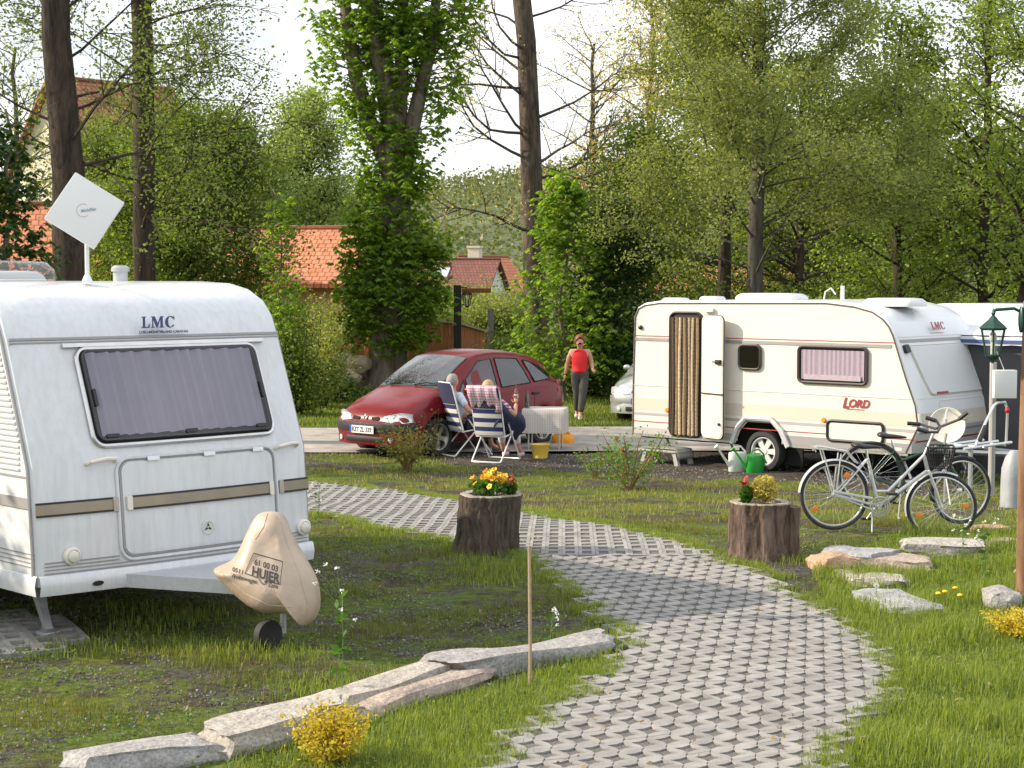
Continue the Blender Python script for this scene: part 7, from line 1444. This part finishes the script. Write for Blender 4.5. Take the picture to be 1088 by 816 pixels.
bush('bush', 'bush under the left half of the bright orange roof', 300, 50, 1.6, 2.7, 11000, .09, lf_mid, 15)
bush('bush', 'pale bush under the right half of the bright orange roof', 355, 51, 1.3, 2.5, 9000, .09, lf_pale, 16)
bush('bush', 'leafy bush in front of the distant dark roofed house', 478, 82, 2.2, 3.0, 9000, .14, lf_mid, 12)
bush('bush', 'leafy bush in front of the distant white gable', 520, 78, 2.4, 2.9, 9000, .14, lf_olive, 13)
bush('bush', 'pale green bush far behind the wooden lamp post', 455, 70, 1.8, 1.9, 7000, .12, lf_pale, 14)
# ================================================================== HOUSES
def tilemat(name, c1, c2):
    m = pm(name, c1, .8, var=.25, vscale=1.5); nt = m.node_tree; b = nt.nodes['Principled BSDF']; tc = nt.nodes.new('ShaderNodeTexCoord')
    bt = nt.nodes.new('ShaderNodeTexBrick'); bt.inputs['Scale'].default_value = 1; bt.inputs['Brick Width'].default_value = .24; bt.inputs['Row Height'].default_value = .3; bt.inputs['Mortar Size'].default_value = .02; bt.inputs['Color1'].default_value = (*c1, 1); bt.inputs['Color2'].default_value = (*c2, 1); bt.inputs['Mortar'].default_value = (c1[0] * .5, c1[1] * .5, c1[2] * .5, 1)
    lk(nt, tc.outputs['UV'], bt.inputs['Vector']); lk(nt, bt.outputs['Color'], b.inputs['Base Color']); bp = nt.nodes.new('ShaderNodeBump'); bp.inputs['Distance'].default_value = .05; lk(nt, bt.outputs['Fac'], bp.inputs['Height']); bp.invert = True; lk(nt, bp.outputs['Normal'], b.inputs['Normal']); return m
tile_o = tilemat('orange_tiles', (.50, .17, .08), (.62, .24, .12)); tile_d = tilemat('dark_red_tiles', (.16, .06, .05), (.22, .08, .06)); tile_b = tilemat('brown_red_tiles', (.30, .12, .07), (.40, .17, .10))
plaster = pm('cream_plaster', (.62, .57, .46), .9, var=.1, vscale=1.5, dirt=.1); plaster_o = pm('ochre_plaster', (.52, .30, .16), .9, var=.1, vscale=1.5); plaster_w = pm('white_plaster', (.66, .66, .63), .9, dirt=.08)
def house(label, px, Y, rz, lx, ly, he, hr, wallm, tile, wins=(), chim=None, sky_=None, zoff=0., group='houses beyond the trees', name='house'):
    """ridge along local x; eaves at he, ridge at hr"""
    p = base_at(px, Y); h = thing(name, label, 'house', (p[0], p[1], p[2] + zoff), rz, group); a, b_ = lx / 2, ly / 2
    mb = MB(); mb.add([V(-a, -b_, 0), V(a, -b_, 0), V(a, b_, 0), V(-a, b_, 0), V(-a, -b_, he), V(a, -b_, he), V(a, b_, he), V(-a, b_, he), V(-a, 0, hr - .05), V(a, 0, hr - .05)], [(0, 1, 5, 4), (1, 2, 6, 9, 5), (2, 3, 7, 6), (3, 0, 4, 8, 7)]); mb.build('wall', wallm, h, smooth=False)
    o_ = .35; sl = (hr - he) / b_; mb = MB()
    for s in (-1, 1):
        q = [V(-a - o_, s * (b_ + o_), he - o_ * sl), V(a + o_, s * (b_ + o_), he - o_ * sl), V(a + o_, 0, hr), V(-a - o_, 0, hr)]; mb.add(q + [v + V(0, 0, .14) for v in q], [(0, 1, 2, 3), (4, 5, 6, 7), (0, 1, 5, 4), (1, 2, 6, 5), (2, 3, 7, 6), (3, 0, 4, 7)])
    rf = mb.build('roof', tile, h, smooth=False); uv = rf.data.uv_layers.new(name='uv')
    for pl in rf.data.polygons:
        for li in pl.loop_indices: co = rf.data.vertices[rf.data.loops[li].vertex_index].co; uv.data[li].uv = (co.x, math.hypot(abs(co.y), co.z) if False else abs(co.y) * math.hypot(1, sl))
    mb = MB(); mb.tube([V(-a - o_, 0, hr + .13), V(a + o_, 0, hr + .13)], .11, 8); mb.build('ridge', tile, rf)
    for (face, x, z, w_, hh) in wins:
        M = {'f': Matrix.Translation((x, -b_, z)), 'r': Matrix.Translation((a, x, z)) @ Matrix.Rotation(PI / 2, 4, 'Z'), 'l': Matrix.Translation((-a, x, z)) @ Matrix.Rotation(-PI / 2, 4, 'Z')}[face]
        mb = MB(); mb.box(-w_ / 2, w_ / 2, -.05, .02, 0, hh, M); f = mb.build('window', plaster_w, h, smooth=False); mb = MB()
        for s in (-1, 1): mb.box(min(s * w_ * .04, s * w_ * .44), max(s * w_ * .04, s * w_ * .44), -.06, -.045, .07, hh - .07, M)
        mb.build('pane', pm('window_pane', (.05, .06, .07), .1), f, smooth=False)
    if chim: mb = MB(); x, y, w_ = chim; mb.box(x - w_, x + w_, y - w_, y + w_, he, hr + 1.0); mb.box(x - w_ - .06, x + w_ + .06, y - w_ - .06, y + w_ + .06, hr + .9, hr + 1.05); mb.build('chimney', plaster, rf, smooth=False)
    if sky_:
        for x, t in sky_:
            P0 = lambda u, v: V(u, -(b_ * (1 - v)), he + (hr - he) * v + .16); mb = MB(); q = [P0(x - .5, t), P0(x + .5, t), P0(x + .5, t + .3), P0(x - .5, t + .3)]; mb.add(q + [v + V(0, 0, .08) for v in q], [(4, 5, 6, 7), (0, 1, 5, 4), (1, 2, 6, 5), (2, 3, 7, 6), (3, 0, 4, 7)]); mb.build('skylight', pm('skylight_glass', (.45, .5, .55), .08), rf, smooth=False)
    return h
house('tall cream gabled house with brown red roof behind the thickest trunk', 122, 70, math.radians(50), 5.5, 6.6, 6.4, 10.4, plaster, tile_b, [('l', -1.5, 5.2, .9, 1.3), ('l', 1.5, 5.2, .9, 1.3), ('l', 0, 7.8, .7, 1.0)])
house('low orange roofed house at the far left beside the thickest trunk', 22, 58, math.radians(8), 6, 6, 2.9, 5.2, plaster_o, tile_o, [('f', 0, 1.2, .9, 1.1)])
house('long house with a bright orange roof and a skylight, left of the big chestnut', 285, 60, math.radians(-6), 6.6, 6.6, 2.75, 4.45, plaster_o, tile_o, [('f', -2, .9, .9, 1.2), ('f', 1.2, .9, .9, 1.2), ('r', -1, 1.2, .8, 1.0)], sky_=[(-1.3, .35)])
house('low house with an orange roof seen between the dark trunks', 165, 56, math.radians(5), 5.2, 5.5, 2.4, 3.9, plaster_o, tile_o, [('f', 0, 1, .9, 1.1)])
house('distant house with a dark red roof, skylight and chimney', 484, 118, math.radians(-15), 5.6, 5, 1.2, 3.1, plaster_w, tile_d, [('f', 1.5, .1, 1.0, 1.0)], (1.2, .6, .4), [(-.6, .35)])
house('distant white house with an orange roof beside the dark roofed one', 513, 126, math.radians(55), 5.5, 4.4, 1.2, 3.4, plaster_w, tile_o, [('l', 0, .2, .9, .9)])
house('low pale building with an orange roof far behind the broad tree', 735, 92, math.radians(4), 10, 6, 1.6, 2.7, plaster_w, tile_o, [('f', -2, .5, 1, .9), ('f', 2, .5, 1, .9)])
# chimney pipe beside the tall gable
p = base_at(79, 50); mb = MB(); zt = at(79, 176, 50).z - p[2]; mb.lathe([(.16, 0), (.16, zt - .7), (.22, zt - .62), (.22, zt - .1), (.26, zt)], 14); o = mb.build('flue_pipe', pm('flue_grey', (.42, .39, .35), .6), None, loc=p); tag(o, 'pale round flue pipe right of the thickest trunk, above the antenna', 'chimney pipe')
# timber fence
fwood = barkmat('fence_timber', (.22, .08, .035), (.42, .17, .08), 3, .005)
def fence(label, x0, x1, py0, py1, Y0, Y1, n):
    a = at(x0, py1, Y0); b = at(x1, py1, Y1); za = at(x0, py0[0], Y0).z; zb_ = at(x1, py0[1], Y1).z; root = thing('plank_fence', label, 'fence', (a.x, a.y, terr(a.x, a.y)), 0, 'timber fences'); d = V(b.x - a.x, b.y - a.y, 0); L = d.length; d.normalize(); rz = math.atan2(d.y, d.x); R = Matrix.Rotation(rz, 4, 'Z')
    mb = MB(); g0 = terr(a.x, a.y)
    for i in range(n):
        x = L * (i + .5) / n; zt = (za + (zb_ - za) * i / n) - g0; mb.box(x - L / n * .44, x + L / n * .44, -.012, .012, .25, zt - .04, R)
    mb.build('plank_panel', fwood, root, smooth=False); mb = MB(); q = [V(-.08, -.07, za - g0 - .04), V(L + .08, -.07, zb_ - g0 - .04), V(L + .08, .09, zb_ - g0 - .04), V(-.08, .09, za - g0 - .04)]; mb.add([R @ v for v in q] + [R @ (v + V(0, 0, .05)) for v in q], [(0, 1, 2, 3), (4, 5, 6, 7), (0, 1, 5, 4), (1, 2, 6, 5), (2, 3, 7, 6), (3, 0, 4, 7)]); mb.build('cap_rail', pm('grey_rail', (.35, .31, .27), .8), root, smooth=False)
    for x in (0, L): mb = MB(); mb.box(x - .06, x + .06, -.06, .06, 0, (za if x == 0 else zb_) - g0 - .05, R); mb.build('post', fwood, root, smooth=False)
fence('orange brown plank fence left of the lamp on the wooden beam', 437, 487, (337, 343), 372, 46.5, 48, 12)
fence('orange brown plank fence running back right of the lamp', 488, 516, (343, 352), 372, 48, 54, 12)
fence('short orange timber railing left of the big chestnut trunk', 366, 392, (350, 352), 378, 50, 49, 5)
p = base_at(486, 46.8); zt = at(486, 303, 46.8).z - p[2]; lt = thing('wooden_lamp_post', 'dark square post with a beam and small black lantern behind the red car', 'lamp post', p)
mb = MB(); mb.box(-.10, .10, -.1, .1, 0, zt); mb.build('pole', pm('black_timber', (.035, .03, .028), .7), lt, smooth=False)
zb_ = at(486, 308, 46.8).z - p[2]; mb = MB(); mb.box(.12, .9, -.05, .05, zb_ - .08, zb_ + .04); mb.build('beam', fwood, lt, smooth=False)
lx = .26; lz = at(493, 318, 46.8).z - p[2]; hx = lambda R_, z: [V(lx + R_ * math.cos(PI / 3 * k), R_ * math.sin(PI / 3 * k), lz + z) for k in range(6)]
mb = MB(); mb.rings([hx(.14, .12), hx(.13, .15), hx(.04, .24)]); mb.tube([V(.1, 0, lz + .32), V(lx, 0, lz + .32), V(lx, 0, lz + .2)], .018, 6); mb.rings([hx(.07, -.17), hx(.02, -.22)]); mb.build('lantern_cap', black_m, lt, smooth=False)
mb = MB(); mb.rings([hx(.12, .12), hx(.075, -.17)], cap=False); mb.build('lantern_glass', MATS['lantern_glass'], lt, smooth=False); mb = MB()
for a_, b__ in zip(hx(.12, .12), hx(.075, -.17)): mb.tube([a_, b__], .012, 4)
mb.build('lantern_frame', black_m, lt)
gpost = pm('weathered_post', (.22, .21, .19), .85, var=.2)
for px, py, Y, r, lab in ((521, 328, 46, .085, 'weathered grey round post at the right end of the plank fence'), (590, 330, 44, .06, 'thin grey metal post left of the walking woman')):
    p = base_at(px, Y); mb = MB(); mb.tube([V(0, 0, 0), V(.01, 0, at(px, py, Y).z - p[2])], r, 10); o = mb.build('post', gpost, None, loc=p); tag(o, lab, 'post', 'posts behind the red car')
# rubble beside the chestnut
for i, (px, py, sc, lab) in enumerate(((352, 398, .5, 'large pale rubble block at the left of the rubble by the chestnut'), (366, 401, .4, 'second pale rubble block from the left by the chestnut'), (375, 388, .45, 'pale rubble block highest beside the chestnut trunk'), (360, 384, .4, 'pale rubble block behind the large one'), (384, 399, .35, 'pale rubble block touching the chestnut trunk'))):
    p = at(px, py, 44); rs_ = random.Random(i); bm = bmesh.new(); bmesh.ops.create_icosphere(bm, subdivisions=2, radius=.5 * sc * 1.5)
    for v in bm.verts: v.co = V(v.co.x * 1.3, v.co.y, v.co.z * .7) * (1 + .35 * mno.noise(v.co * 3 + V(i, i, i)))
    me = bpy.data.meshes.new('rubble_block'); bm.to_mesh(me); bm.free(); me.materials.append(pm('rubble', (.50, .40, .30), .95, var=.3, vscale=5)); o = bpy.data.objects.new('rubble_block', me); COL.objects.link(o); o.location = (p.x, 44 + i * .3, max(p.z, terr(0, 44) + .1)); tag(o, lab, 'rubble', 'rubble blocks by the chestnut')
p = base_at(368, 45.5, -.3); mb = MB(); mb.rings([[V(1.9 * k * math.cos(t), 1.2 * k * math.sin(t), z + .06 * math.sin(5 * t)) for t in [2 * PI * i / 24 for i in range(24)]] for k, z in ((1, 0), (.8, .35), (.5, .62), (.15, .75))]); o = mb.build('earth_mound', pm('bare_earth', (.22, .16, .11), .95, var=.35, vscale=3, bump=.08, bscale=5), None, loc=(p[0] - .3, 46, -.35)); tag(o, kind='structure')
# hill in the distance with its woods
hm = pm('hill_green', (.10, .13, .05), .95, var=.4, vscale=.06, bump=1.0, bscale=.2)
def hz(x, y): return -2 + 25 * sstep(150, 330, y) * (.72 + .18 * math.sin(x * .013 + 1.2) + .12 * math.sin(x * .031)) 
mb = MB(); mb.grid(lambda x, y: V(x, y, hz(x, y)), [-420 + 14 * i for i in range(61)], [140 + 14 * i for i in range(26)]); hl = mb.build('hill', hm, None, ang=180); tag(hl, kind='structure')
n = 110000; xy = np.column_stack([RNG.uniform(-120, 160, n), RNG.uniform(150, 330, n)]); z = np.array([hz(a, b) for a, b in xy]); keep = vn(xy[:, 0], xy[:, 1],   .06, 4) > .12
pts = np.column_stack([xy, z])[keep]; cl_ = np.repeat(pts[::9], 9, axis=0) + RNG.normal(0, 1.1, (len(pts[::9]) * 9, 3)) * np.array([1, 1, .8]) + np.array([0, 0, 1.2])
w_ = leafcloud('hillside_woods', cl_, .62, leafmat('hill_leaf', (.09, .12, .04), (.19, .20, .08), .3), None, .8); tag(w_, kind='stuff')
